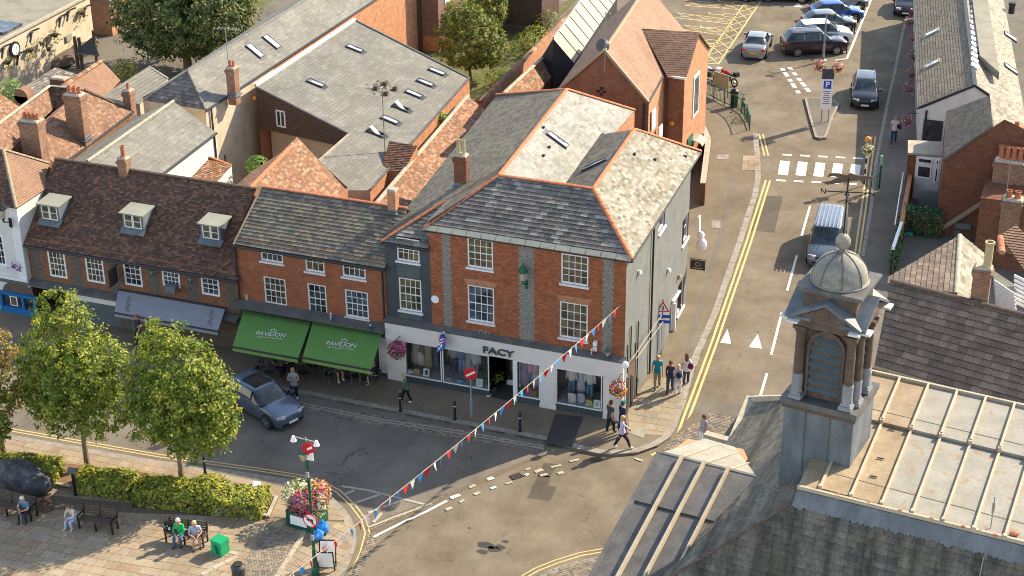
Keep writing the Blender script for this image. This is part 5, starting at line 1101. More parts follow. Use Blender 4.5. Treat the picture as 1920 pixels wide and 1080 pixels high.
# rockery, pergola
n_ = mk('pergola', 'timber pergola with dark slate roof in the cream walled garden', 'pergola', 160, 125); c = G(158, 118, 0); p_ = [G(138, 97, 2.5), G(172, 70, 3.3), G(186, 103, 2.5)]
b = MB(); b.face([p_[0], p_[2], p_[1]]); b.prism([p_[0], p_[2], p_[1]], (0, 0, -.1)); b.build('roof', MT['slate_dark'], n_); b = MB()
for q in ((147, 122), (155, 124), (182, 110)): g_ = G(q[0], q[1]+6, 0); b = MB(); b.bar(g_, g_+V((0, 0, 2.4)), .18); b.build('post', MT['timber'], n_)
for (x, y, s_, lb) in ((90, 117, 1.2, 'brown rock at the left end of the garden rockery'), (108, 112, 1.5, 'long brown rock in the middle of the garden rockery'), (125, 100, 1.4, 'rock behind the middle of the garden rockery'), (140, 92, 1.5, 'rock nearest the pergola in the garden rockery'), (152, 80, 1.3, 'brown rock at the far end of the garden rockery')):
    b = MB(); g_ = G(x, y, .3); b.blob(g_, (s_, s_*1.2, .8), 0, 2, .15); props(b.build('rock', MT['stone_brown']), lb, 'rock', 'rocks of the garden rockery')
n_ = mk('ochre_outhouse', 'small ochre walled outhouse behind the big dark tree', 'outhouse', 180, 60); b = MB(); g_ = G(183, 55, 0); b.box(g_+V((.5, .5, 1.4)), (3, 3, 2.8)); b.build('wall', MT['brick_orange'], n_); b = MB(); b.box(g_+V((.5, .5, 2.9)), (3.4, 3.4, .2)); b.build('roof', MT['zinc'], n_)
# terrace behind the trees
t_ = mk('clad_terrace', 'modern terrace of orange brick and brown boards with white windows', 'building', 800, 60)
c0 = G(838, 96, 0); d0 = V((c0.x-1.2, c0.y-2.5, 0)); bx0 = G(757, 100, 0)
x1 = G(800, 95, 0); b = MB(); y_ = x1.y; xr = x1.x
b.bx(xr-6.5, xr-3.3, y_+.5, y_+14, 0, 7.5); b.build('brick_wing', MT['brick_orange'], t_); b = MB(); b.bx(xr-3.3, xr-1.5, y_+.2, y_+14, 0, 8); b.build('render_bay', MT['render_cream'], t_); b = MB(); b.bx(xr-1.5, xr-.3, y_-.3, y_+14, 0, 8.2); b.build('dark_bay', MT['cladding'], t_)
b = MB(); b.bx(xr-.3, xr+1., y_, y_+24, 0, 8); b.build('side_wall', MT['brick_orange'], t_); z = 1.2
while z < 8: m2 = MB(); m2.bx(xr+1., xr+1.04, y_-.02, y_+24, z, z+.2); m2.bx(xr-.3, xr+1.02, y_-.04, y_-.001, z, z+.2); m2.build('board', MT['cladding_light'], t_); z += .22
b = MB()
for (yy, z0, z1) in ((1.5, .2, 2.4), (2.6, .2, 2.4), (1.2, 3.3, 6.5), (9, 1, 2.5), (9, 4, 6)): b.bx(xr+1.04, xr+1.1, y_+yy, y_+yy+.95, z0, z1)
b.bx(xr-3.2, xr-2.2, y_+.1, y_+.2, 4.5, 7.8); o = b.build('window', MT['white_wood'], t_)
b = MB()
for (yy, z0, z1) in ((1.6, .3, 2.3), (2.7, .3, 2.3), (9.1, 1.1, 2.4), (9.1, 4.1, 5.9)): b.bx(xr+1.1, xr+1.12, y_+yy, y_+yy+.75, z0, z1)
b.build('pane', MT['window_blue'], o); pipe(t_, [V((xr-1.6, y_-.35, 8)), V((xr-1.6, y_-.35, 0))], .08, 'cladding')
n_ = mk('garden_shed', 'dark brown boarded shed with pale roof beside the garden wall', 'shed', 970, 50); c = G(965, 58, 0); b = MB(); b.bx(c.x-2.5, c.x+2.2, c.y, c.y+4, .5, 2.8); b.build('boarding', MT['cladding'], n_); b = MB(); b.bx(c.x-2.7, c.x+2.4, c.y-.2, c.y+4.2, 2.8, 2.95); b.build('roof', MT['zinc'], n_); b = MB(); b.bx(c.x-2.5, c.x+2.2, c.y-.03, c.y+4, 0, .5); b.build('plinth', MT['lead'], n_)
# brown roofed brick building with grey metal barn
B_n = mk('brick_hall', 'brick building with steep plain brown tiled roof and cross gable beside the car park', 'building', 1150, 200)
ea, eb = G(1042, 172, 7.), G(1218, 190, 7.); yy = (ea.y+eb.y)/2; ea.y = eb.y = yy; ap = PY(1134, 93, yy); xb = (ap.x); far = G(1194, 3, ap.z); rdir = V((far.x-ap.x, far.y-ap.y, 0)).normalized(); La = (G(1282, 62, 7.)-eb).length
Rr = ap+rdir*La; er_ = eb+rdir*La; el_ = ea+rdir*La; La = 0
roof(B_n, [eb, er_, Rr, ap], .22, .16, 'tile_plain', 0, tile='roof_tile', thick=.012, m=30); roof(B_n, [ea, ap, Rr, el_], .22, .16, 'tile_plain', 0, tile='roof_tile', thick=.012, m=30)
b = MB(); b.face([V((ea.x, yy, 0)), V((eb.x, yy, 0)), eb, ap, ea]); b.build('gable_wall', MT['brick_modern'], B_n); skirt(B_n, [eb, er_], 'brick_orange', name='side_wall'); skirt(B_n, [el_, ea], 'brick_brown', name='side_wall'); skirt(B_n, [er_, Rr, el_], 'brick_orange', name='rear_gable')
for a, c in ((ea, ap), (eb, ap)): b = MB(); b.bar(V(a)+V((0, -.08, .02)), V(c)+V((0, -.08, .02)), .16, .14); b.build('verge', MT['mortar_ridge'], B_n)
ridge(B_n, ap, Rr, 'mortar_ridge', .1); gutter(B_n, eb, er_)
wa, wl = G(1308, 60, 8.95), G(1291, 147, 7.); wa.x = wl.x = (wa.x+wl.x)/2; wb_ = V((wa.x, 2*wa.y-wl.y, 7.)); iw = G(1203, 55, 8.95)
roof(B_n, [V((eb.x-.1, wl.y-.25, 7.)), wl, wa, iw], .22, .16, 'tile_plain', 0, tile='roof_tile', thick=.012); roof(B_n, [V((eb.x-.1, wb_.y, 7.)), iw, wa, wb_], .22, .16, 'tile_plain', 0, tile='roof_tile')
b = MB(); x_ = wa.x-.12; b.face([V((x_, wl.y+.1, 0)), V((x_, wb_.y, 0)), V((x_, wb_.y, 7.)), V((x_, wa.y, wa.z-.08)), V((x_, wl.y+.1, 7.))]); b.build('cross_gable_wall', MT['brick_orange'], B_n)
b = MB(); b.face([V((eb.x-.1, wl.y+.1, 0)), V((x_, wl.y+.1, 0)), V((x_, wl.y+.1, 7.05)), V((eb.x-.1, wl.y+.1, 7.05))]); b.build('cross_front_wall', MT['brick_modern'], B_n); b = MB(); b.bar(V((eb.x, wl.y-.1, 7.)), wl+V((0, -.1, 0)), .12, .12); b.build('eaves_board', MT['white_wood'], B_n)
b = MB(); b.bx(x_, x_+.06, wa.y-.6, wa.y+.7, 3.6, 6.3); o = b.build('window', MT['white_wood'], B_n); b = MB(); b.bx(x_+.06, x_+.08, wa.y-.45, wa.y+0, 3.8, 6.1); b.bx(x_+.06, x_+.08, wa.y+.1, wa.y+.55, 3.8, 6.1); b.build('pane', MT['window_blue'], o)
b = MB(); b.bx(x_, x_+.07, wa.y-1.6, wa.y-.4, .2, 2.6); b.build('green_door', MT['green_metal'], B_n)
b = MB(); b.bx(eb.x, eb.x+.07, eb.y+.8, eb.y+1.6, 2.5, 4.2); b.build('green_sign', MT['green_metal'], B_n); b = MB(); b.bx(eb.x, eb.x+.07, eb.y+.6, eb.y+1.3, 5.0, 6.2); b.bx(eb.x, eb.x+.07, eb.y+2.2, eb.y+2.9, .8, 4.6); b.build('window', MT['white_wood'], B_n)
p = PY(1260, 231, wl.y); b = MB(); b.blob((p.x, wl.y-.02, p.z), .18, 0, 1, 0); b.build('alarm_bell', MT['lamp_amber'], B_n); b = MB(); p = PY(1128, 171, yy)
for dx, dz in ((.25, 0), (-.25, 0), (0, .25), (0, -.25)): b.tube(V((p.x+dx*.5, yy-.05, p.z+dz*.5)), V((p.x+dx, yy-.05, p.z+dz)), .07, n=6)
b.build('wall_tie', MT['black_metal'], B_n); aerial(B_n, PY(1134, 135, yy-.15), 3.6, (1, .3, 0), .5, n=3); pipe(B_n, [V((eb.x-.25, yy-.1, 6.9)), V((eb.x-.25, yy-.1, 0))], .07)
b = MB(); p = G(1133, 86, 9.9); b.tube(p, p+V((-.1, -.25, .1)), .38, n=14); b.build('satellite_dish', MT['dark_metal'], B_n)
mt_ = mk('metal_roof_barn', 'black boarded barn with pale green grey sheet metal roof', 'building', 1080, 90)
a, c = G(1037, 72, 7.1), G(1100, -15, 7.1); e_ = G(1076, 118, 5.5); c = a+(c-a)*1.4; f0 = e_+(c-a); l0 = V((2*a.x-e_.x, e_.y, 5.0)); l1 = l0+(c-a)
roof(mt_, [a, e_, f0, c], 0, 0, '', base='zinc')
for k in range(1, 9): m3 = MB(); s_ = k/9; m3.bar(a.lerp(c, s_)+V((0, 0, .03)), e_.lerp(f0, s_)+V((0, 0, .03)), .05, .04); m3.build('sheet_joint', MT['flat_roof'], mt_)
roof(mt_, [a, c, l1, l0], 0, 0, '', base='gutter'); skirt(mt_, [l0, a, e_, f0], 'gutter'); ridge(mt_, a, c, 'zinc', .08)
n_ = mk('tiled_outhouse', 'outhouse with small orange tiled roof in front of the black barn', 'building', 1000, 150); p_ = [G(945, 175, 5.6), G(1018, 108, 5.6), G(1045, 133, 4.5), G(985, 195, 4.4)]
roof(n_, [p_[0], p_[3], p_[2], p_[1]], .22, .16, 'tile_orange', 0, tile='roof_tile', thick=.03); skirt(n_, p_+[p_[0]], 'brick_brown'); ridge(n_, p_[0], p_[1], 'coping', .12)
# low brick walls beside the hall
n_ = mk('low_brick_wall', 'low brick wall with pale coping curving beside the pavement', 'wall', 1310, 280); b = MB(); c_ = MB(); Q = [G(*q, 1.5) for q in ((1286, 236), (1318, 238), (1328, 262), (1325, 290), (1318, 345))]
for i in range(len(Q)-1): a, c = Q[i], Q[i+1]; b.bar(V((a.x, a.y, .75)), V((c.x, c.y, .75)), .28, 1.5); c_.bar(V((a.x, a.y, 1.53)), V((c.x, c.y, 1.53)), .34, .08)
b.build('brickwork', MT['brick_brown'], n_); c_.build('coping', MT['coping'], n_)
n_ = mk('glass_smoking_shelter', 'small curved grey canopy behind the low brick wall', 'canopy', 1290, 275); b = MB(); c = G(1290, 272, 1.8)
for i in range(6): t0, t1 = pi*i/6, pi*(i+1)/6; b.prism([c+V((.9*cos(t0), 0, .35*sin(t0))), c+V((.9*cos(t1), 0, .35*sin(t1))), c+V((.9*cos(t1), 1.2, .35*sin(t1))), c+V((.9*cos(t0), 1.2, .35*sin(t0)))], (0, 0, .03))
b.build('canopy', MT['zinc'], n_)

# ============================================================ right side of the road
wh = mk('white_roadside_building', 'white rendered building with grey brown slate roof and flower baskets along the road', 'building', 1705, 300)
a, a2 = G(1723, 202, 3.3), G(1714, -40, 3.3); yy = a.y-.1; ap = PY(1828, 160, a.y-.15); dv = (a2-a); ap2 = ap+dv; rt_ = ap+V((ap.x-a.x, .25, a.z-ap.z)); rt2 = rt_+dv
roof(wh, [a, ap, ap2, a2], .28, .2, 'tile_grime', 0, thick=.022); roof(wh, [ap, rt_, rt2, ap2], .28, .2, 'tile_pale', 0, thick=.022)
b = MB(); b.face([V((a.x+.15, a.y, 0)), V((rt_.x, rt_.y, 0)), rt_+V((0, 0, -.05)), ap+V((0, 0, -.1)), a+V((.15, 0, -.05))]); b.build('gable_wall', MT['render_white'], wh)
wx0, wx1 = V((a.x+.2, a.y, 0)), V((a2.x+.2, a2.y, 0)); wd_ = (wx0-wx1).normalized(); L_w = (wx0-wx1).length
wall(wh, wx1, wx0, 0, 3.3, (), 'render_white', 'street_wall')
for (p0_, p1_, w_) in ((a, ap, .14), (ap, rt_, .14)): b = MB(); b.bar(p0_+V((0, -.05, .02)), p1_+V((0, -.05, .02)), w_, .16); b.build('barge_board', MT['gutter'], wh)
b = MB(); b.bar(ap+V((0, 0, .03)), ap2+V((0, 0, .03)), .25, .1); b.build('ridge_lead', MT['gutter'], wh); gutter(wh, a+V((-.08, 0, -.06)), a2+V((-.08, 0, -.06)))
su = dv.normalized(); sv = (ap-a)-su*(ap-a).dot(su); pw_ = plane(a, ap, ap2)
for (x, y) in ((1749, 61), (1749, 120)): skylight(wh, PP(x, y, *pw_), su, sv, .7, 1.0, frame='coping')
pr_ = plane(ap, rt_, rt2)
for (x, y) in ((1894, 70), (1895, 130)): skylight(wh, PP(x, y, *pr_), su, (rt_-ap), .8, 1.0)
# bright stepped strip and long flat dormer on the right slope
for k in range(14):
    c = PP(1827-k*.15, 126-k*9.9, *pr_); m3 = MB(); m3.box(c+V((0, 0, .1)), (.5, .62, .1), 0, Matrix.Rotation(R(28), 3, 'Y')); m3.build('rooflight_panel', MT['sill_white'], wh)
b = MB(); c0 = PP(1836, 113, *pr_)+V((0, 0, .35)); c1 = G(1874, 136, c0.z-.1); b.prism([c0, c1, c1+dv*.75, c0+dv*.75], (0, 0, -.5)); b.build('flat_dormer_roof', MT['flat_roof'], wh, fixn=True)
b = MB(); c = PP(1896, 25, *pr_); b.tube(c, c+V((0, 0, .7)), .22, n=12); b.box(c+V((0, 0, .75)), (.5, .5, .15)); b.build('flue', MT['gutter'], wh)
gx = a.y-.02; q = PY(1741, 232, gx); b = MB(); b.bx(q.x-.3, q.x+.9, gx-.06, gx, .3, 2.6); o = b.build('gable_window', MT['gutter'], wh); b = MB(); b.bx(q.x-.2, q.x+.35, gx-.08, gx-.06, .4, 2.5); b.build('pane', MT['window_glass'], o)
pipe(wh, [V((a.x+.5, a.y-.08, 3.2)), V((a.x+.5, a.y-.08, .1))], .07)
def basket(px, py, x=None, z=None, r=.42, mat='flower_pink', lb='', parent=None, wallpt=None, n=420, pos=None):
    c = pos or G(px, py, z); t = thing('hanging_basket', lb, 'hanging basket', c, 0, 'hanging flower baskets', local=True)
    b = MB(); b.lathe((0, 0, -.25), [(.1, 0), (.2, .1), (.24, .25)], 12); b.build('basket', MT['timber'], t); b = MB()
    for k in range(3): b.tube((.22*cos(k*2.1), .22*sin(k*2.1), 0), (0, 0, .5), .008, n=4)
    b.tube((0, 0, .5), (.35, 0, .55) if wallpt is None else wallpt, .02, n=5); b.build('bracket', MT['black_metal'], t)
    b = MB()
    for _ in range(n):
        d = V((ru(-1, 1), ru(-1, 1), ru(-1, 1)));
        if d.length > 1: continue
        d = d*(1/(d.length+.01))*ru(.6, 1.)**.5; p = V((d.x*r, d.y*r, d.z*r*.8+.05 - (.25*rnd() if d.z < 0 else 0))); s_ = ru(.035, .07); u_ = V((ru(-1, 1), ru(-1, 1), ru(-.6, .6))).normalized(); v_ = u_.cross(d).normalized()
        b.face([p-u_*s_, p-v_*s_, p+u_*s_, p+v_*s_])
    b.build('flowers', MT[mat], t); return t
for i, (x, y) in enumerate(((1702, 226), (1706, 165), (1710, 138), (1713, 105), (1714, 70), (1708, 40), (1713, 20))):
    s_ = (202-y)/242. ; px_, py_ = 1723-9*max(0, (228-y))/242., 0
    yv = a.y+.8+(a2.y-a.y)*max(0, (226-y))/230.; xv = a.x+.2+(a2.x-a.x)*max(0, (226-y))/230.-.55; d = ray(x, y); tt = (xv-CAM.x)/d.x if abs(d.x) > .01 else 0; z_ = 2.6
    p = G(x, y, 2.1); basket(0, 0, pos=p, r=.5, mat='flower_pink', lb=('pink flower basket %s' % ['lowest and nearest the canopy on the wall', 'second from the canopy on the wall', 'third from the canopy on the wall', 'fourth from the canopy on the wall', 'fifth from the canopy on the wall', 'sixth from the canopy, by the dark car, on the wall', 'farthest along the wall'][i]), wallpt=(.6, 0, .55), n=300)

# small terrace house front with canopy, yard and ivy
tr_ = mk('terrace_extension', 'small white bay extension with pale green flat canopy beside the brick gable', 'building', 1735, 360)
ya = G(1735, 372, 0).y; c_ = [G(1702, 266, 2.9), G(1773, 269, 2.9), G(1772, 294, 2.9), G(1702, 290, 2.9)]
b = MB(); b.prism([c_[3], c_[2], c_[1], c_[0]], (0, 0, .12)); b.build('canopy', MT['coping'], tr_, fixn=True)
fx0, fx1, fy = c_[3].x+.5, c_[2].x-.1, c_[3].y+.15
b = MB(); b.bx(fx0, fx1, fy, fy+2.5, 0, 2.85); b.build('bay_wall', MT['shop_white'], tr_)
wh_ = [(fx0+.12, 1.5, fx0+.95, 2.3), (fx0+1.15, 1.3, fx1-.15, 2.3)]
for u0, z0, u1, z1 in wh_: window(tr_, (0, fy), (1, 0, 0), u0, z0, u1, z1, 1, 1, inset=-.05, sash=False, sill=False)
window(tr_, (0, fy), (1, 0, 0), fx0+.1, 2.42, fx0+.95, 2.78, 1, 1, inset=-.05, sash=False, sill=False); window(tr_, (0, fy), (1, 0, 0), fx0+1.15, 2.42, fx1-.15, 2.78, 1, 1, inset=-.05, sash=False, sill=False)
b = MB(); b.bx(fx0-.5, fx0, fy, fy+2.4, 0, 2.85); b.build('side_pier', MT['brick_brown'], tr_)
yd = mk('yard_wall', 'narrow yard wall with orange brick top and white rail beside the pavement', 'wall', 1700, 400)
q0, q1 = G(1707, 325, 1.6), G(1690, 420, 1.6); q2 = G(1672, 505, 1.1)
b = MB(); b.bar(V((q0.x, q0.y, .8)), V((q1.x, q1.y, .8)), .25, 1.6); b.build('brickwork', MT['brick_orange'], yd)
b = MB(); b.bar(q1+V((0, 0, .05)), q1+V((.1, -3.4, .05)), .16, .2); b.bar(q0+V((-.45, .2, -.1)), q1+V((-.35, 0, -.1)), .06); b.bar(V((q0.x-.45, q0.y+.2, 0)), q0+V((-.45, .2, -.1)), .06); b.build('rail', MT['white_wood'], yd)
yf = G(1735, 440, .0); bbx0, bbx1 = q1.x+.25, G(1766, 420, 1.).x
for (y_, z_) in ((fy-2.2, 1.7), (fy-5., 1.5)):
    t = thing('yard_divider', 'grey yard wall %s the terrace yard' % ('at the back of' if z_ > 1.6 else 'across'), 'wall', (bbx0, y_, 0)); b = MB(); b.bx(bbx0, bbx1, y_-.1, y_+.1, 0, z_); b.build('render', MT['render_grey'], t)
for (k, x, y, c, lb, s_) in (('crate', 1712, 398, (.05, .3, .1), 'green plastic crate in the dark yard', (.9, .7, .5)), ('crate', 1733, 400, (.04, .07, .12), 'dark blue box beside the green crate in the yard', (1.1, .7, .5)), ('cabinet', 1751, 400, (.6, .63, .7), 'pale grey cabinet standing in the yard', (.6, .5, 1.2)),
                          ('crate', 1712, 418, (.65, .2, .04), 'orange crate of goods on the yard steps', (1.2, .6, .3)), ('crate', 1703, 435, (.05, .3, .32), 'turquoise box by the ivy fence', (.7, .5, .3)), ('rack', 1745, 425, (.35, .36, .4), 'grey wire rack in front of the pale cabinet', (1., .6, .8))):
    g_ = G(x, y+6, 0); t = thing(k, lb, k, g_, 0, local=True); b = MB(); w_, d_, h_ = s_
    for q in ((-w_/2, -w_/2+.05, -d_/2, d_/2), (w_/2-.05, w_/2, -d_/2, d_/2), (-w_/2, w_/2, -d_/2, -d_/2+.05), (-w_/2, w_/2, d_/2-.05, d_/2)): b.bx(*q, 0, h_)
    b.bx(-w_/2, w_/2, -d_/2, d_/2, 0, .06)
    if k == 'cabinet': b.bx(-w_/2, w_/2, -d_/2, d_/2, h_-.05, h_)
    b.build('body', cloth(c), t)
iv = mk('ivy_fence', 'dark green ivy covered fence beside the road and across the yard', 'fence', 1700, 500); b = MB(); pa, pb, pc = G(1672, 520, 0), G(1690, 440, 0), G(1764, 450, 0)
fr_ = MB(); fr_.bar(V((pa.x, pa.y, .65)), V((pb.x, pb.y, .65)), .06, 1.3); fr_.bar(V((pb.x, pb.y, .75)), V((pc.x, pc.y, .75)), .06, 1.5); fr_.build('fence_panel', MT['timber'], iv)
for (p0_, p1_, h_, n_) in ((pa, pb, 1.5, 900), (pb, pc, 1.9, 1100)):
    dn = (p1_-p0_).cross(Zv).normalized()
    for _ in range(n_):
        p = p0_.lerp(p1_, rnd())+dn*ru(-.22, .22)+V((0, 0, ru(.05, h_))); s_ = ru(.05, .1); u_ = V((ru(-1, 1), ru(-1, 1), ru(-1, 1))).normalized(); v_ = V((ru(-1, 1), ru(-1, 1), ru(0, 1))).normalized(); b.face([p-u_*s_, p-v_*s_, p+u_*s_, p+v_*s_])
b.build('ivy', MT['leaf_ivy'], iv)

# brick gable house with chimneys
rb = mk('brick_gable_house', 'old brown brick house with tall gable wall, stone slate roof and two big chimneys', 'building', 1820, 450)
g0 = G(1769, 302, 4.6); gy = g0.y; g1_ = PY(1862, 238, gy); g2_ = PY(1884, 224, gy); b = MB(); xr_ = 19.5
b.face([V((g0.x, gy, 0)), V((xr_, gy, 0)), V((xr_, gy, g2_.z-2.2)), g2_, g1_, g0]); b.build('gable_wall', MT['brick_brown'], rb)
bk0, bk1 = G(1774, 210, 4.6), G(1855, 178, g1_.z); roof(rb, [g0+V((0, .02, .05)), g1_+V((0, .02, .05)), bk1, bk0], .32, .24, 'tile_grime', 0, thick=.03, widths=[.26, .36]); kx = g2_.x+2.2; roof(rb, [g1_+V((0, .02, .05)), V((kx+.6, gy, g1_.z-1.6)), V((kx+.6, bk1.y, g1_.z-1.6)), bk1], .32, .24, 'tile_pale', 0, thick=.03)
skirt(rb, [bk0, g0], 'brick_brown', name='side_wall')
b = MB(); b.bar(g0+V((0, -.03, .05)), g1_+V((0, -.03, .05)), .16, .12); b.build('verge', MT['stone_brown'], rb)
cA, cB = PY(1764, 428, gy), PY(1862, 366, gy); b = MB(); b.bar(cA+V((0, -.12, 0)), cB+V((0, -.12, 0)), .16, .22); b.build('string_coping', MT['mortar_ridge'], rb)
b = MB(); c = PY(1857, 356, gy); b.box((c.x, gy-.1, c.z), (.5, .12, .6)); b.build('flashing', MT['lead'], rb)
def chimbox(parent, x0, x1, ytop, ybot, yplane, npots, ph, pot='terracotta', depth=.8, mat='brick_chimney'):
    A, B_, Cc = PY(x0, ytop, yplane), PY(x1, ytop, yplane), PY(x0, ybot, yplane); return chimney(parent, V(((A.x+B_.x)/2, yplane+depth/2, Cc.z)), B_.x-A.x, depth, A.z-Cc.z, npots, mat, pot, ph, pr=.17)
chimbox(rb, 1864, 1935, 302, 372, gy-1.2, 5, .75)
n_ = mk('lower_brick_house', 'lower brick house front with chimney at the right edge', 'building', 1880, 500); chimbox(n_, 1879, 1918, 375, 455, gy-3.6, 2, .4)
b = MB(); b.bx(PY(1780, 500, gy-3.6).x+1.2, xr_+1, gy-3.5, gy-.15, 0, 4.2); b.build('wall', MT['brick_brown'], n_)
aerial(rb, PY(1886, 370, gy-3.3), 2.2, (-.95, .25, 0), 1.5, n=2)
b = MB(); c = PY(1893, 262, gy+1.); b.box(c, (1.6, .5, 1.6)); o = b.build('parapet_wall', MT['brick_orange'], rb); b = MB(); c = PY(1905, 250, gy+.8); b.lathe(c+V((0, 0, -.2)), [(.16, 0), (.12, .9)], 10); b.build('chimney_pot', MT['terracotta'], rb)
b = MB(); q = PY(1806, 424, gy-.1); b.box(q, (.9, .1, .35)); b.box(q+V((-.3, 0, -.5)), (.35, .1, .4)); b.build('wall_patch', MT['lead_blue'], rb)

# neighbour with big slate slope next to the town hall
nb = mk('slate_roof_neighbour', 'long building with coarse brown slate roof and brick chimney beside the town hall', 'building', 1800, 700)
n0, n1 = G(1640, 684, 8.), G(1990, 784, 8.); n2_ = G(1670, 527, 10.3); n3_ = n2_+(n1-n0); rq = n1-n0
roof(nb, [n0, n1, n3_, n2_], .36, .3, 'slate_nb', 300, thick=.055, widths=[.3, .36, .42])
bk = V((n2_-n0)); bk = V((-bk.x, -bk.y, 0)); roof(nb, [n2_, n3_, V((n3_.x+.2, n3_.y+2.6, 8.)), V((n2_.x+.2, n2_.y+2.6, 8.))], .36, .3, 'slate_nb', 0); skirt(nb, [n0, n1], 'render_cream', name='wall'); skirt(nb, [V((n2_.x+.2, n2_.y+2.6, 8.)), n2_, n0], 'brick_brown', name='end_wall')
ridge(nb, n2_, n3_, 'stone_brown', .13, .4); b = MB(); b.bar(n0+V((0, -.08, -.08)), n1+V((0, -.08, -.08)), .16, .14); b.build('gutter', MT['pot_buff'], nb)
pipe(nb, [G(1779, 716, 8.05)+V((0, -.1, -.2)), G(1779, 716, 8.05)+V((0, -.1, -3))], .05)
s0, s1 = G(1793, 551, 10.35), G(1800, 441, 10.35); w0_ = G(1668, 527, 10.35)+V((-.3, .1, -2.3)); gw = s1+V((-2.6, .0, -2.3))
le = V((n2_.x-.2, s0.y+.1, 8.1)); le2 = G(1668, 528, 8.2); pS = plane(s0, s1, G(1668, 528, 9.6)); f_l = PP(1664, 531, *pS)
roof(nb, [s0+V((0, 0, .02)), s1, f_l+(s1-s0)*.1, f_l], .34, .24, 'slate_nb', 0, thick=.03)
e_r = G(1838, 560, 9.6); roof(nb, [s0+V((0, 0, .02)), V((e_r.x+.05, s0.y-.2, 9.55)), G(1847, 474, 9.55), s1], .34, .24, 'slate_bright', 0, thick=.03)
ridge(nb, s0, s1, 'coping', .09)
chimbox(nb, 1826, 1860, 503, 585, G(1843, 583, 9.9).y, 0, .5, depth=.5, mat='brick_chimney'); c = PY(1851, 500, G(1843, 583, 9.9).y+.25)
b = MB(); b.lathe(c, [(.2, 0), (.17, .1), (.16, .95), (.2, 1.), (.2, 1.1), (.13, 1.1), (.13, .6)], 14); b.build('chimney_pot', MT['pot_buff'], nb)
n_ = mk('orange_gablet', 'small dormer with orange tiled roof and white boarded cheeks at the right edge', 'dormer', 1890, 560)
p_ = [G(1875, 444, 10.), G(1932, 520, 9.2), G(1950, 470, 9.8), G(1905, 420, 10.4)]; roof(n_, p_, .2, .15, 'tile_plain', 0, tile='roof_tile'); ridge(n_, p_[0], G(1879, 475, 9.95), 'ridge_tile', .13)
z9 = 9.0
for i in range(7):
    a_, c_ = G(1864+i*.6, 527+i*7, 9.4-i*.12), G(1903+i*.6, 553+i*7, 9.4-i*.12); m3 = MB(); m3.bar(a_, c_, .05, .13); m3.build('weatherboard', MT['white_wood'], n_)
    a_, c_ = G(1902, 517+i*8, 9.6-i*.12), G(1935, 533+i*8, 9.6-i*.12); m3 = MB(); m3.bar(a_, c_, .05, .13); m3.build('weatherboard', MT['white_wood'], n_)
b = MB(); b.face([G(1860, 505, 9.3), G(1905, 535, 9.3), G(1903, 552, 9.2), G(1864, 527, 9.2)]); b.build('lead_roof', MT['flat_roof'], n_)

# ============================================================ town hall roof and cupola in the foreground
th = thing('town_hall', 'town hall with lead flat roof, slate mansard slopes and lead covered pediment in the foreground', 'building', (12, -20, 0))
DZ_ = 13.;  D0, D1, D2, D3 = G(1495, 915, DZ_), G(1985, 1036, DZ_), G(1985, 787, DZ_), G(1628, 688, DZ_)
Pa = G(1410, 748, 8.); PAZ = 8.; S2p = plane(D0+V((0, 0, -.5)), D3+V((0, 0, -.5)), Pa); _ax = (D1-D0).normalized(); _h = Zv.cross(_ax); _n1 = -sin(R(60))*_h+cos(R(60))*Zv; _L = _n1.cross(S2p[1]); _L = _L/(-_L.z); K = D0+_L*4
drop = V((0, 0, -.5)); D0l, D1l = V(D0)+drop+V((-.1, -.15, 0)), V(D1)+drop+V((0, -.15, 0))
ax_ = (D1-D0).normalized(); kd = _L*4; kp_ = kd-ax_*kd.dot(ax_); S1p = plane(D0l, D1l, D0l+kd)
H1 = D0l+kd*1.35; H2 = D1l+kp_*1.35
roof(th, [D0l, H1, H2, D1l], .36, .2, 'slate_mossy', 300, thick=.045, m=60, widths=[.3, .36, .42], base='gutter')
lx = (D3-D0).normalized(); pd_ = Pa-D0; pd_ = pd_-lx*pd_.dot(lx); top_r = D0+lx*((Pa-D0).dot(lx))
roof(th, [D0l, V(D3)+drop, Pa, D0l+kd*1.35], .34, .2, 'slate_mossy', 0, thick=.035, widths=[.28, .34], base='gutter')
ridge(th, D0l, H1, 'stone_brown', .06)
b = MB()
for (p0_, p1_) in ((D0, D1), (D1, D2), (D2, D3), (D3, D0)): b.face([V(p0_)+V((0, 0, -.6)), V(p1_)+V((0, 0, -.6)), V(p1_), V(p0_)])
b.build('deck_edge', MT['lead_blue'], th)
b = MB(); fl = []; nseg = 170
for i in range(nseg+1): s_ = i/nseg; p = D0.lerp(D1, s_)+V((0, -.02, -.06));  fl.append((p, D0l.lerp(D1l, s_)+kp_.normalized()*ru(.02, .14)+S1p[1]*.045))
for i in range(nseg): b.face([fl[i][1], fl[i+1][1], fl[i+1][0], fl[i][0]])
b.build('lead_flashing', MT['lead_blue'], th)
Ls = [(1538+57.6*i, 916.5+15.6*i) for i in range(8)]; Ts = [(1633+53.7*i, 705+12.2*i) for i in range(8)]
Lp = [V(D0)]+[PP(x, y, D0, Zv) for x, y in Ls]; Tp = [PP(1593, 696, D0, Zv)]+[PP(x, y, D0, Zv) for x, y in Ts]; fr_ = .6
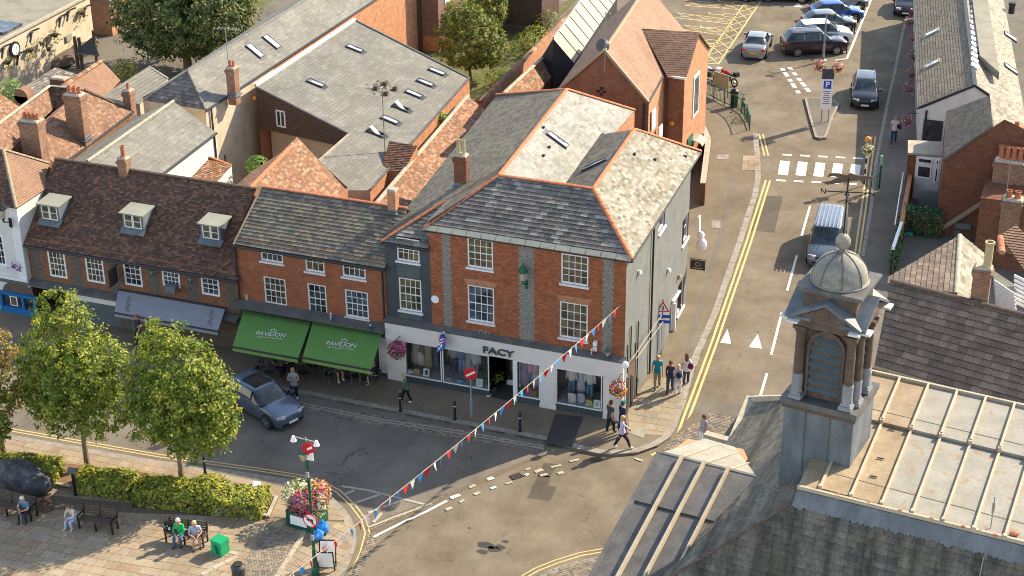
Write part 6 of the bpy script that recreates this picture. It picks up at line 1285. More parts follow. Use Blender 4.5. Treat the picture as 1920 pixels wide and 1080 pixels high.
for i in range(len(Lp)-1):
    if i == 0: pass
    A, B_, Cc, Dd = Lp[i], Lp[i+1], Tp[i+1], Tp[i]; mA, mB = A.lerp(Dd, fr_), B_.lerp(Cc, fr_); mt = MT['lead_tan'] if i < 3 else MT['lead_bright']; up1, up2 = V((0, 0, .02)), V((0, 0, .13))
    for (q, z_) in (([A, B_, mB, mA], up1), ([mA, mB, Cc, Dd], up2)):
        c = sum(q, V((0, 0, 0)))/4; m3 = MB(); m3.prism([c+(p-c)*.992+z_ for p in q], (0, 0, -.12)); m3.build('lead_panel', mt, th, fixn=True)
        m3 = MB(); m3.bar(q[0].lerp(q[3], .22)+z_+V((0, 0, .006)), q[1].lerp(q[2], .22)+z_+V((0, 0, .006)), .03, .015); m3.build('lap_joint', MT['flat_roof'], th)
for i in range(1, len(Lp)):
    A, Dd = Lp[i], Tp[i]; m_ = A.lerp(Dd, fr_)
    m3 = MB(); m3.bar(A+V((0, 0, .07)), m_+V((0, 0, .07)), .07, .12); m3.bar(m_+V((0, 0, .19)), Dd+V((0, 0, .19)), .07, .12); m3.box(A+V((0, -.02, .08)), (.12, .12, .16)); m3.box(m_+V((0, 0, .16)), (.12, .12, .18)); m3.build('lead_roll', MT['lead_seam'], th)
for q in ((D0+V((0, 0, .05)), D1+V((0, 0, .05))), (Tp[1]+V((0, 0, .18)), Tp[-1]+V((0, 0, .18)))): b = MB(); b.bar(*q, .09, .12); b.build('edge_roll', MT['lead_seam'], th)
for (x, y) in ((1572, 929), (1630, 944), (1688, 960), (1747, 975), (1806, 990), (1866, 1006), (1716, 722), (1768, 734), (1820, 746)): m3 = MB(); m3.box(G(x, y-3, DZ_+.1), (.1, .07, .06)); m3.build('cleat', MT['terracotta'], th)
for (x, y) in ((1651, 859), (1638, 893), (1700, 746), (1687, 773), (1672, 805)): m3 = MB(); m3.box(G(x, y, DZ_+.06), (.22, .04, .03)); m3.build('clip', MT['gutter'], th)
# body under the roofs
tb = MB(); tb.bx(Pa.x+.2, 19.5, -34, Pa.y-.2, 0, PAZ-.1); tb.bx(12.3, 19.5, -22, -15, PAZ-.1, 12.3); tb.build('walls', MT['brick_old'], th)
b = MB(); b.bar(G(1322, 816, PAZ+.1), G(1375, 831, PAZ+.1), .3, .25); b.bar(G(1375, 831, PAZ+.1), G(1410, 748, PAZ+.1), .42, .25); b.bar(G(1410, 748, PAZ+.1), PP(1476, 746, *S2p), .3, .22); b.build('parapet', MT['coping'], th)
# pediment with lead roof
vb = PP(1421, 896, *S2p); vz = vb.z; va = G(1237, 850, vz); vx = (vb-va).normalized(); q1_, q2_ = G(1322, 822, vz-1.15), G(1378, 838, vz-1.15)
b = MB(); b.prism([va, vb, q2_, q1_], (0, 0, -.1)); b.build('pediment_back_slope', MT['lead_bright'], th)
for (x0, y0, x1, y1) in ((1281, 857, 1352, 832), (1325, 868, 1385, 848), (1369, 881, 1404, 868)): m3 = MB(); m3.bar(G(x0, y0, vz), PP(x1, y1, *plane(va, vb, q2_)), .05, .06); m3.build('lead_roll', MT['lead_seam'], th)
vb_ = G(1150, 1082, vz-1.35); sd_ = vb_-va; sd_ = sd_-vx*sd_.dot(vx)
vp_ = plane(va, vb, va+sd_); cuts = [va]+[va+vx*(vb-va).length*k for k in (.235, .465, .71)]+[vb+vx*.6, vb+vx*1.8]
for k in range(5):
    A, B_ = cuts[k], cuts[k+1]
    for (t0, t1, dz) in ((0, .42, .06), (.42, 1.15, .0)):
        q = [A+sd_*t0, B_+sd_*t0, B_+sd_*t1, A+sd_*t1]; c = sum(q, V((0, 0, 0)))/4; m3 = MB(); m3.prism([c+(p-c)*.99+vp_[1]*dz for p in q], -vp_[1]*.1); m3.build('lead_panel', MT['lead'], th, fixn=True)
    if 0 < k < 5: m3 = MB(); m3.bar(A+vp_[1]*.13+vx*.0, A+sd_*1.15+vp_[1]*.13, .09, .2); m3.build('lead_roll', MT['lead_seam'], th)
b = MB(); b.bar(va+V((0, 0, .02)), vb+V((0, 0, .02)), .12, .1); b.bar(va+V((-.02, 0, 0)), va+sd_*1.15+V((-.02, 0, 0)), .16, .16); b.build('pediment_edge', MT['lead'], th)
b = MB(); z0_ = 7.; b.prism([V((va.x+.15, q1_.y, 0)), V((va.x+.15, va.y+sd_.y*1.1, 0)), V((va.x+.15, va.y+sd_.y*1.1, vz-1.6)), va+V((.15, 0, -.1)), V((va.x+.15, q1_.y, vz-1.3))], (2.5, 0, 0)); b.build('front_wall', MT['brick_orange'], th, fixn=True)
lc = MB(); p = G(1858, 985, 13.1); lc.tube(p, p+V((0, 0, 1.)), .02, n=6); lc.tube(p+V((0, 0, .45)), p+V((0, 0, .8)), .045, n=6); lc.tube(p, p+V((-.1, -1.3, -1.5)), .018, n=5); lc.build('lightning_rod', MT['steel'], th)
p = G(1902, 1000, 13.1); b = MB(); b.blob(p, (.16, .12, .08), 0, 1); b.build('lamp_bracket', MT['terracotta'], th)

# cupola
ca = R(-8); zs_ = 15.0; cc = G(1558, 731, zs_); cup = thing('cupola', 'domed stone and lead cupola with louvres and columns on the town hall roof', 'cupola', (cc.x-.02, cc.y, 12.5), ca, local=True); cup.scale = (.9, .9, 1)
def cb_(name, fn, mat, parent=cup, **k): b = MB(); fn(b); return b.build(name, MT[mat] if isinstance(mat, str) else mat, parent, **k)
z0c = 2.5  # slab top above the base
def f(b): b.box((0, 0, .1), (2.5, 2.24, 4.2), 0, None, 1.)
cb_('plinth', f, 'lead_blue')
def f(b):
    for x in (-.45, .42): b.box((x, -1.13, 1.1), (.035, .04, 2.4))
    b.box((.55, -1.35, -.02), (1.5, .55, .12))
cb_('plinth_seam', f, 'lead')
def f(b): b.box((0, 0, z0c-.28), (2.64, 2.4, .14))
cb_('plinth_moulding', f, 'timber')
def f(b): b.box((0, 0, z0c-.105), (2.75, 2.5, .19))
cb_('slab', f, 'lead')
def f(b): b.box((0, 0, z0c+1.3), (1.7, 1.5, 2.6))
core = cb_('drum', f, 'stone_brown')
mottled('column_foot', [(.2, .205, .22), (.3, .305, .32)], 3)
def colpart(x, y):
    c = MB(); c.box((x, y, z0c+.07), (.46, .46, .14)); c.box((x, y, z0c+.18), (.36, .36, .1)); c.lathe((x, y, z0c+.2), [(.19, 0), (.19, .62), (.17, .66)], 14); o = c.build('column_base', MT['column_foot'], cup)
    c = MB(); c.lathe((x, y, z0c+.86), [(.165, 0), (.165, .8), (.15, 1.42), (.2, 1.46), (.22, 1.6)], 14); c.box((x, y, z0c+2.5), (.46, .46, .1)); c.build('column', MT['stone_brown'], cup, smooth=False)
for sx in (-1, 1):
    for sy in (-1, 1): colpart(sx*.9, sy*.96); pass
    colpart(sx*1.05, -.5); colpart(sx*1.05, .5)
def louv(rot):
    M3 = Matrix.Rotation(rot, 4, 'Z'); yf_ = -.76 if abs(sin(rot)) < .5 else -.86; hw = .56; b = MB()
    pts = [V((hw*cos(t_), yf_-.005, z0c+1.75+hw*sin(t_))) for t_ in [k*pi/12 for k in range(13)]]+[V((-hw, yf_-.005, z0c+.25)), V((hw, yf_-.005, z0c+.25))]
    b.prism([M3 @ p for p in pts], M3 @ V((0, -.02, 0))); o = b.build('louvre_opening', MT['interior'], cup, fixn=True)
    for k in range(7):
        z_ = z0c+.35+k*.29; w_ = hw if z_ < z0c+1.75 else math.sqrt(max(.01, hw*hw-(z_-z0c-1.75)**2))
        m3 = MB(); m3.box(V((0, 0, 0)), (2*w_, .2, .025), 0, Matrix.Rotation(R(38), 3, 'X')); s_ = m3.build('louvre', MT['louvre'], o); s_.matrix_local = M3 @ Matrix.Translation((0, yf_-.09, z_))
    m3 = MB()
    for k in range(12): t0, t1 = k*pi/12, (k+1)*pi/12; m3.bar(M3 @ V(((hw+.06)*cos(t0), yf_-.06, z0c+1.75+(hw+.06)*sin(t0))), M3 @ V(((hw+.06)*cos(t1), yf_-.06, z0c+1.75+(hw+.06)*sin(t1))), .12, .1, up=M3 @ V((0, 1, 0)))
    for sx in (-1, 1): m3.bar(M3 @ V((sx*(hw+.06), yf_-.06, z0c+.05)), M3 @ V((sx*(hw+.06), yf_-.06, z0c+1.75)), .12, .1)
    m3.build('arch_moulding', MT['stone_brown'], cup)
for r_ in (0, pi/2, -pi/2, pi): louv(r_)
def f(b): b.box((0, 0, z0c+2.66), (2.3, 2.2, .26)); b.box((0, 0, z0c+2.83), (2.46, 2.36, .08))
cb_('entablature', f, 'stone_brown')
def f(b): b.box((0, 0, z0c+3.25), (1.85, 1.75, .8))
cb_('upper_block', f, 'stone_brown')
for r_ in (0, pi/2, -pi/2, pi):
    M3 = Matrix.Rotation(r_, 4, 'Z'); hw, yb, yf_ = 1.28, -.5, -1.36; z1_, za_ = z0c+2.84, z0c+3.48
    if abs(sin(r_)) > .5: yf_ = -1.42
    b = MB()
    for sx in (-1, 1):
        q = [V((sx*hw, yf_, z1_)), V((0, yf_, za_)), V((0, yb, za_)), V((sx*hw, yb, z1_))]; q = q if sx > 0 else q[::-1]; b.prism([M3 @ p for p in q], (0, 0, .09))
    b.build('pediment_roof', MT['lead_blue'], cup, fixn=True)
    b = MB(); b.prism([M3 @ p for p in (V((-hw+.12, yf_+.12, z1_)), V((hw-.12, yf_+.12, z1_)), V((0, yf_+.12, za_-.06)))], M3 @ V((0, .2, 0))); b.build('tympanum', MT['stone_brown'], cup, fixn=True)
    b = MB()
    for sx in (-1, 1): b.box(M3 @ V((sx*(hw-.2), yf_+.05, z1_-.03)), (.4, .4, .07)); 
    b.build('corner_cap', MT['render_white'], cup)
def f(b): b.box((0, 0, z0c+3.72), (2.1, 2.0, .1)); b.box((0, 0, z0c+3.81), (2.28, 2.16, .09))
cb_('cornice', f, 'lead')
def f(b):
    pr = [(.95, 0)]+[(.95*cos(t_), .9*sin(t_)) for t_ in [k*pi/2/14 for k in range(0, 14)]]+[(.08, .9)]
    b.lathe((0, 0, z0c+3.86), [(1.0, -.0), (1.0, .05)]+[(r_, z_+.05) for r_, z_ in pr], 32)
cb_('dome', f, 'copper_dome', smooth=True)
def f(b):
    for k in range(8):
        a_ = k*pi/4+.39
        for j in range(11): t0, t1 = j*pi/2/12, (j+1)*pi/2/12; b.bar(V((.96*cos(t0)*cos(a_), .96*cos(t0)*sin(a_), z0c+3.91+.91*sin(t0))), V((.96*cos(t1)*cos(a_), .96*cos(t1)*sin(a_), z0c+3.91+.91*sin(t1))), .022, .022)
cb_('dome_rib', f, 'lead')
def f(b): b.lathe((0, 0, z0c+4.78), [(.15, 0), (.12, .05), (.1, .12), (.16, .16), (.12, .2)], 16)
cb_('finial_neck', f, 'lead')
def f(b): b.lathe((0, 0, z0c+5.14), [(.26*cos(t_), .26*sin(t_)) for t_ in [-pi/2+.05+k*(pi-.1)/10 for k in range(11)]], 18)
cb_('finial_ball', f, 'copper_dome', smooth=True)
zp = z0c+5.36
wv = thing('weather_vane', 'dark weather vane with dragon pennant and compass arms above the cupola', 'weather vane', (cc.x-.02, cc.y, 12.5+zp-.35), R(12), local=True)
def f(b): b.tube((0, 0, -.1), (0, 0, 2.2), .022, n=8)
cb_('pole', f, 'black_metal', wv)
def f(b):
    for k in range(4):
        a_ = k*pi/2; b.tube((0, 0, 1.75), (.62*cos(a_), .62*sin(a_), 1.75), .018, n=6); c_ = V((.7*cos(a_), .7*sin(a_), 1.75)); b.bar(c_+V((-.06, 0, -.08)), c_+V((-.06, 0, .08)), .025); b.bar(c_+V((.06, 0, -.08)), c_+V((.06, 0, .08)), .025); b.bar(c_+V((-.06, 0, .08)), c_+V((.06, 0, -.08)), .025)
    b.lathe((0, 0, 1.62), [(.03, 0), (.09, .05), (.03, .12)], 10)
cb_('compass_arms', f, 'black_metal', wv)
def f(b):
    P = [V((x, 0, z)) for x, z in ((-.75, 2.02), (-.5, 2.08), (-.3, 2.2), (-.45, 2.24), (-.62, 2.2), (-.55, 2.32), (-.3, 2.33), (-.05, 2.28), (.05, 2.36), (.2, 2.3), (.7, 2.28), (.72, 2.22), (.25, 2.12), (0, 2.08), (-.3, 2.02), (-.6, 1.95))]; b.prism(P, (0, .03, 0))
cb_('pennant', f, 'timber', wv, fixn=True)

# ============================================================ vehicles
STY = {  # y fraction, belt z, top z, top half-width fraction, body half-width fraction, nose z drop
 'suv': [(-.5, .5, .5, .62, .86), (-.485, .62, .63, .8, .95), (-.46, .66, .72, .78, .99), (-.38, .67, .97, .70, 1.), (-.1, .66, 1., .72, 1.), (.08, .64, .99, .71, 1.), (.25, .61, .66, .78, 1.), (.4, .58, .61, .74, .97), (.47, .5, .53, .66, .9), (.5, .4, .42, .6, .82)],
 'hatch': [(-.5, .5, .5, .6, .85), (-.48, .62, .63, .78, .95), (-.44, .66, .74, .76, .98), (-.3, .66, .97, .68, 1.), (-.08, .65, 1., .7, 1.), (.06, .64, .98, .69, 1.), (.26, .61, .65, .76, 1.), (.4, .56, .59, .72, .96), (.47, .47, .5, .62, .88), (.5, .38, .4, .55, .8)],
 'sedan': [(-.5, .52, .53, .6, .84), (-.47, .66, .68, .74, .93), (-.34, .68, .72, .76, .98), (-.2, .67, .96, .66, 1.), (-.04, .66, 1., .68, 1.), (.08, .65, .98, .67, 1.), (.24, .62, .66, .75, 1.), (.4, .57, .6, .7, .96), (.47, .48, .51, .6, .88), (.5, .38, .4, .55, .8)],
 'van': [(-.5, .55, .56, .8, .95), (-.495, .56, .93, .8, .98), (-.48, .56, .98, .8, 1.), (-.2, .56, 1., .82, 1.), (.02, .56, 1., .82, 1.), (.17, .55, .97, .78, 1.), (.33, .52, .58, .82, 1.), (.43, .46, .5, .76, .96), (.485, .38, .4, .7, .92), (.5, .28, .3, .66, .88)]}
def car(name, lb, cat, pos, rz, style, L, W, H, pm, group=None, rails=False, plate='plate', wheel=.33, roofm=None):
    t = thing(name, lb, cat, (pos[0], pos[1], .01 if len(pos) < 3 else pos[2]), rz, group, local=True); st = STY[style]; hw = W/2; rings = []
    for (fy, zb, zt, wt, wb) in st:
        y = fy*L; w_ = hw*wb; zlo = .2 if abs(fy) > .47 else .16
        half = [(0, zlo), (w_*.9, zlo), (w_, .3*H+.05), (w_*.99, zb*H*.82), (w_*.95, zb*H), (hw*wt, zt*H-.03), (hw*wt*.72, zt*H), (0, zt*H+.015)]
        rings.append([V((x, y, z)) for x, z in half]+[V((-x, y, z)) for x, z in half[-2:0:-1]])
    b = MB(); n = len(rings[0]); cab0, cab1 = 2, 6
    vs = [p for r in rings for p in r]; i0 = 0
    b.v = [tuple(p) for p in vs]
    for i in range(len(rings)-1):
        for k in range(n):
            j = (k+1) % n; f = (i*n+k, i*n+j, (i+1)*n+j, (i+1)*n+k); m = 0; side = k in (4, 9); top = k in (5, 6, 7, 8)
            if side and (2 <= i <= 5): m = 1
            if top and (i == 5 or i == 2): m = 1
            if style == 'van':
                m = 0
                if side and i in (4, 5): m = 1
                if top and i == 5: m = 1
            if style == 'sedan' and (side and i == 2): m = 1
            if k in (0, 13 if n == 14 else n-1): m = 2
            b.f.append(f); b.m.append(m); b.r.append(0)
    b.f.append(tuple(range(n))[::-1]); b.f.append(tuple(range((len(rings)-1)*n, len(rings)*n))); b.m += [0, 0]; b.r += [0, 0]
    if roofm is None: roofm = pm
    me = b.data('body', [MT[pm], MT['car_glass'], MT['rubber']], smooth=True)
    # outward normals
    bm = bmesh.new(); bm.from_mesh(me); bmesh.ops.recalc_face_normals(bm, faces=bm.faces)
    cl = bm.edges.layers.float.get('crease_edge') or bm.edges.layers.float.new('crease_edge')
    for e in bm.edges:
        ms = {f.material_index for f in e.link_faces}
        if len(ms) > 1: e[cl] = .75
    bm.to_mesh(me); bm.free()
    o = inst('body', me, t); md = o.modifiers.new('s', 'SUBSURF'); md.levels = md.render_levels = 2
    g = MB()
    ys = {'suv': (-.2, .04), 'hatch': (-.16, .05), 'sedan': (-.12, .06), 'van': (.05,)}[style]
    for sx in (-1, 1):
        for fy in ys: g.bar((sx*hw*.93, fy*L, H*.66), (sx*hw*.745, fy*L, H*.93), .05, .07)
        g.box((sx*(hw+.07), L*.2, H*.66), (.2, .12, .13))
        if rails: g.bar((sx*hw*.62, -.34*L, H*1.03), (sx*hw*.62, .06*L, H*1.02), .04, .05)
    g.build('trim', MT['black_metal' if not rails else 'steel'], t)
    for sx in (-1, 1):
        m = MB(); m.box((sx*(hw+.08), L*.2, H*.66), (.22, .14, .15), 0, None, .8); m.build('wing_mirror', MT[pm], t)
        for fy in (-.3, .31):
            a = MB(); x_ = hw*1.0; a.tube((sx*(x_-.16), fy*L, wheel+.03), (sx*(x_+.006), fy*L, wheel+.03), wheel*1.2, n=22); a.build('wheel_arch', MT['rubber'], t)
            w_ = MB(); w_.tube((sx*(x_-.2), fy*L, wheel), (sx*(x_+.03), fy*L, wheel), wheel, n=22); wo = w_.build('wheel', MT['rubber'], t); r_ = MB(); r_.tube((sx*(x_+.0), fy*L, wheel), (sx*(x_+.036), fy*L, wheel), wheel*.3, n=14)
            for q in range(5): a_ = q*2*pi/5; r_.bar((sx*(x_+.035), fy*L, wheel), (sx*(x_+.035), fy*L+wheel*.62*sin(a_), wheel+wheel*.62*cos(a_)), .03, .07)
            for q in range(16): a0, a1 = q*pi/8, (q+1)*pi/8; r_.bar((sx*(x_+.033), fy*L+wheel*.66*sin(a0), wheel+wheel*.66*cos(a0)), (sx*(x_+.033), fy*L+wheel*.66*sin(a1), wheel+wheel*.66*cos(a1)), .03, .035)
            r_.build('rim', MT['rim'], wo)
        hl = MB(); zf = H*(.43 if style != 'van' else .36); hl.box((sx*hw*.62, L*.462, zf+.03), (hw*.42, .2, .15), 0, Matrix.Rotation(sx*-.35, 3, 'Z')); hl.build('headlight', MT['lamp_clear'], t)
        tl = MB(); zt = H*.56; tl.box((sx*hw*.76, -L*.486, zt), (hw*.3, .08, .2 if style != 'sedan' else .14), 0, Matrix.Rotation(sx*.3, 3, 'Z')); tl.build('tail_light', MT['lamp_red'], t)
    g = MB(); g.box((0, L*.49, H*.33), (hw*.95, .05, .16)); g.box((0, L*.495, H*.2), (hw*1.3, .05, .1)); g.build('grille', MT['black_metal'], t)
    p = MB(); p.box((0, L*.515, H*.26), (.52, .02, .12)); p.build('number_plate', MT['plate'], t); p = MB(); p.box((0, -L*.503, H*.4), (.52, .02, .12)); p.build('number_plate', MT['plate_yellow'], t)
    return t
paint('paint_bluegrey', (.12, .16, .21)); paint('paint_silver', (.15, .18, .215), .35); paint('paint_black', (.02, .025, .025)); paint('paint_dark', (.05, .035, .04)); paint('paint_white', (.75, .75, .74), .3, 0); paint('paint_grey', (.16, .17, .18)); paint('paint_blue', (.02, .09, .4)); paint('paint_lime', (.3, .4, .03), .4, .2); paint('paint_lightgrey', (.3, .31, .31), .3); paint('paint_navy', (.02, .03, .06))
car('parked_car', 'grey blue crossover car pulling out at the kerb behind the right plaza tree', 'car', (-16.35, -4.9), R(-90-24), 'suv', 4.4, 1.84, 1.55, 'paint_bluegrey', rails=False)
_c = [o for o in C.objects if o.get('label', '').startswith('grey blue crossover')][0]; b = MB(); b.box((0, -.38, 1.562), (1.0, 1.1, .02)); b.build('roof_glass', MT['car_glass'], _c)
vq = car('panel_van', 'silver grey panel van with ribbed roof driving down the road', 'van', (5.35, 21.3), R(180+6), 'van', 4.9, 1.92, 1.95, 'paint_silver', wheel=.33)
b = MB()
for i in range(6): b.box((-.55+i*.22, -.6, 1.965), (.07, 3.2, .035))
b.build('roof_rib', MT['paint_lightgrey'], vq)
car('moving_car', 'black crossover car with silver roof rails driving past the traffic island', 'car', (3.05, 45.9), R(180+10), 'suv', 4.5, 1.83, 1.6, 'paint_black', rails=True)
sh_ = R(27.5); pdir = V((cos(sh_), sin(sh_), 0)); gq = G(1495, 107).lerp(G(1563, 102), .5)
car('parked_car', 'large dark estate car with roof bars nearest the traffic island in the parked row', 'car', gq+V((-.35, .85, 0)), sh_-pi/2, 'suv', 4.8, 1.9, 1.75, 'paint_dark', 'cars parked in the row', True)
rows = [('white four wheel drive car second in the parked row', 'suv', 'paint_white', (1537, 80)), ('grey hatchback third in the parked row', 'hatch', 'paint_grey', (1549, 55)), ('bright blue hatchback fourth in the parked row', 'hatch', 'paint_blue', (1563, 36)), ('pale grey hatchback fifth in the parked row behind the blue car', 'hatch', 'paint_lightgrey', (1573, 14)), ('lime yellow hatchback at the top of the parked row', 'hatch', 'paint_lime', (1580, -4))]
for i, (lb, st, pm, (x, y)) in enumerate(rows):
    car('parked_car', lb, 'car', G(x, y, .3)*1.0 + V((0, .9, 0)), sh_-pi/2, st, 4.4 if st == 'suv' else 4.1, 1.84, 1.75 if st == 'suv' else 1.5, pm, 'cars parked in the row')
    o = [o for o in C.objects if o.get('label') == lb][0]; o.location.z = .01
car('moving_car', 'silver saloon car seen from behind crossing the car park', 'car', G(1408, 100, .2)+V((.15, 1.2, 0)), R(6), 'sedan', 4.5, 1.82, 1.45, 'paint_lightgrey'); [o for o in C.objects if o.get('label', '').startswith('silver saloon')][0].location.z = .01
car('moving_car', 'dark hatchback coming down the road at the top beside the flower baskets', 'car', V((2.55, 66.6, .01)), R(188), 'hatch', 4.1, 1.78, 1.5, 'paint_black')
car('parked_car', 'dark car in the first yellow bay at the top edge', 'car', (-11.2, 65.5), R(-92), 'suv', 4.5, 1.85, 1.65, 'paint_navy', 'cars at the top of the car park')
car('parked_car', 'dark car at the top edge beyond the yellow hatching', 'car', (-7., 66.2), R(-78), 'hatch', 4.4, 1.8, 1.45, 'paint_black', 'cars at the top of the car park')

def motorbike(pos, rz, lb, c):
    t = thing('motorcycle', lb, 'motorcycle', pos, rz, 'motorcycles behind the green railing', local=True); m = cloth(c)
    for y in (-.7, .7):
        b = MB()
        for k in range(16): a0, a1 = k*pi/8, (k+1)*pi/8; b.tube((0, y+.28*cos(a0), .32+.28*sin(a0)), (0, y+.28*cos(a1), .32+.28*sin(a1)), .055, n=6)
        w = b.build('wheel', MT['rubber'], t); b = MB(); b.tube((-.05, y, .32), (.05, y, .32), .1, n=10); b.build('hub', MT['rim'], w)
    b = MB(); b.blob((0, .1, .85), (.17, .35, .16), 0, 2, .03); b.blob((0, .62, .9), (.2, .16, .2), 0, 2, .03); b.build('fairing', m, t, smooth=True)
    b = MB(); b.box((0, -.35, .82), (.26, .6, .1)); b.build('seat', MT['rubber'], t); b = MB(); b.box((0, 0, .45), (.28, .5, .36)); b.tube((0, .7, .32), (0, .5, .95), .05); b.tube((-.33, .45, 1.03), (.33, .45, 1.03), .02); b.build('frame', MT['dark_metal'], t)
    b = MB(); b.box((0, -.85, .95), (.36, .3, .3)); b.build('top_box', MT['sign_white' if c[0] > .5 else 'rubber'], t)
motorbike(G(1328, 150, 0), R(70), 'white and black motorcycle nearest the green railing', (.7, .7, .68)); motorbike(G(1346, 158, 0)+V((.6, .2, 0)), R(60), 'red and yellow motorcycle second behind the green railing', (.5, .05, .03))
def bicycle(pos, rz, lb):
    t = thing('bicycle', lb, 'bicycle', pos, rz, 'bicycles against the green railing', local=True)
    for y in (-.52, .52):
        b = MB()
        for k in range(20): a0, a1 = k*pi/10, (k+1)*pi/10; b.tube((0, y+.33*cos(a0), .34+.33*sin(a0)), (0, y+.33*cos(a1), .34+.33*sin(a1)), .02, n=5)
        for k in range(8): a0 = k*pi/4; b.tube((0, y, .34), (0, y+.33*cos(a0), .34+.33*sin(a0)), .006, n=4)
        b.build('wheel', MT['rubber'], t)
    b = MB()
    for p, q in (((0, -.52, .34), (0, -.1, .32)), ((0, -.1, .32), (0, -.2, .82)), ((0, -.2, .75), (0, .35, .8)), ((0, .35, .8), (0, -.1, .32)), ((0, .38, .95), (0, .52, .34)), ((0, -.52, .34), (0, -.2, .75)), ((-.25, .36, .98), (.25, .36, .98))): b.tube(p, q, .02, n=6)
    b.build('frame', MT['green_metal'], t); b = MB(); b.box((0, -.22, .86), (.14, .26, .05)); b.build('saddle', MT['rubber'], t)
bicycle(G(1388, 205, 0)+V((.2, 0, 0)), R(20), 'bicycle leaning at the middle of the green railing'); bicycle(G(1396, 225, 0), R(15), 'bicycle leaning nearest the road end of the green railing')

# ============================================================ people
def person(lb, pos, rz, pose='stand', top=(.3, .3, .3), bot=(.05, .05, .08), shoe=(.05, .04, .04), hair=(.1, .06, .03), H=1.72, long_hair=False, shorts=False, sleeves='short', cap=None, lean=0., arms='down', group=None, fem=False, stride=.28, bag=None, apron=False):
    t = thing('person', lb, 'person', pos, rz, group, local=True); s = H/1.74; sit = pose == 'sit'; hz = .5 if sit else .93
    # +Y is the way the person faces
    st = stride if pose == 'walk' else .04; sh = .185 if not fem else .165
    pel = V((0, 0, hz)); ln = lean; ch = pel+V((0, .47*sin(ln), .47*cos(ln))); nk = ch+V((0, .13*sin(ln), .12*cos(ln))); hd = nk+V((0, .04+.06*sin(ln), .13)); tp = hd+V((0, .01, .12))
    P = {'pel': pel, 'wa': pel.lerp(ch, .45), 'ch': ch, 'nk': nk, 'hd': hd, 'tp': tp}
    for q, sx in (('L', -1), ('R', 1)):
        f = st*sx
        P['hip'+q] = pel+V((sx*.095, 0, -.04))
        if sit: P['kn'+q] = V((sx*.13, .44, .5)); P['an'+q] = V((sx*.14, .42+.06*sx, .09)); P['to'+q] = P['an'+q]+V((sx*.02, .17, -.05))
        else: P['kn'+q] = V((sx*.1, f*.55+.05, .5)); P['an'+q] = V((sx*.1, f, .1 if f >= 0 else .13)); P['to'+q] = P['an'+q]+V((sx*.02, .17, -.06))
        P['sh'+q] = ch+V((sx*sh, 0, .03))
        a = -f*.9
        if arms == 'down': P['el'+q] = P['sh'+q]+V((sx*.06, a*.5-.03, -.29)); P['wr'+q] = P['el'+q]+V((sx*.0, a*.5+.1, -.24)); P['ha'+q] = P['wr'+q]+V((0, .03, -.09))
        elif arms == 'lap': P['el'+q] = P['sh'+q]+V((sx*.08, .1, -.25)); P['wr'+q] = V((sx*.07, P['el'+q].y+.2, pel.z+.16)); P['ha'+q] = P['wr'+q]+V((-sx*.03, .07, -.02))
        elif arms == 'front' or (arms == 'phone'): P['el'+q] = P['sh'+q]+V((sx*.07, .08, -.27)); P['wr'+q] = P['el'+q]+V((-sx*.12, .2, .12)); P['ha'+q] = P['wr'+q]+V((-sx*.03, .05, .05))
        elif arms == 'cane': P['el'+q] = P['sh'+q]+V((sx*.07, .14, -.24)); P['wr'+q] = V((sx*.04, ch.y+.32, ch.z-.22)); P['ha'+q] = P['wr'+q]+V((-sx*.02, .06, -.02))
        elif arms == 'hip': P['el'+q] = P['sh'+q]+V((sx*.2, -.05, -.22)); P['wr'+q] = P['el'+q]+V((-sx*.12, .08, -.16)); P['ha'+q] = P['wr'+q]+V((-sx*.05, .03, -.04))
    names = list(P); idx = {k: i for i, k in enumerate(names)}
    Ed = [('pel', 'wa'), ('wa', 'ch'), ('ch', 'nk'), ('nk', 'hd'), ('hd', 'tp')]+[e for q in 'LR' for e in (('pel', 'hip'+q), ('hip'+q, 'kn'+q), ('kn'+q, 'an'+q), ('an'+q, 'to'+q), ('ch', 'sh'+q), ('sh'+q, 'el'+q), ('el'+q, 'wr'+q), ('wr'+q, 'ha'+q))]
    me = bpy.data.meshes.new('sk'); me.from_pydata([P[k]*s for k in names], [(idx[a], idx[b_]) for a, b_ in Ed], []); o = bpy.data.objects.new('sk', me); C.objects.link(o)
    o.modifiers.new('k', 'SKIN'); sv = me.skin_vertices[0].data
    RAD = {'pel': (.15, .12), 'wa': (.135 if not fem else .12, .105), 'ch': (.155 if not fem else .14, .115), 'nk': (.055, .06), 'hd': (.085, .1), 'tp': (.075, .085), 'hip': (.095, .1), 'kn': (.062, .065), 'an': (.045, .05), 'to': (.045, .035), 'sh': (.07, .068), 'el': (.045, .045), 'wr': (.03, .03), 'ha': (.036, .02)}
    for k in names:
        r_ = RAD.get(k) or RAD[k[:-1]]; w = 1.28 if (k[:2] in ('hi', 'kn', 'an')) and not shorts else 1.08; sv[idx[k]].radius = (r_[0]*s*w, r_[1]*s*w)
    sv[0].use_root = True
    m2 = o.modifiers.new('s', 'SUBSURF'); m2.levels = 1; dg = bpy.context.evaluated_depsgraph_get(); me2 = bpy.data.meshes.new_from_object(o.evaluated_get(dg)); bpy.data.objects.remove(o); me2.name = 'body'
    me2.materials.clear(); ms = [SKIN, cloth(top), cloth(bot), cloth(shoe)]
    for m_ in ms: me2.materials.append(m_)
    bones = [(P[a]*s, P[b_]*s, a, b_) for a, b_ in Ed]
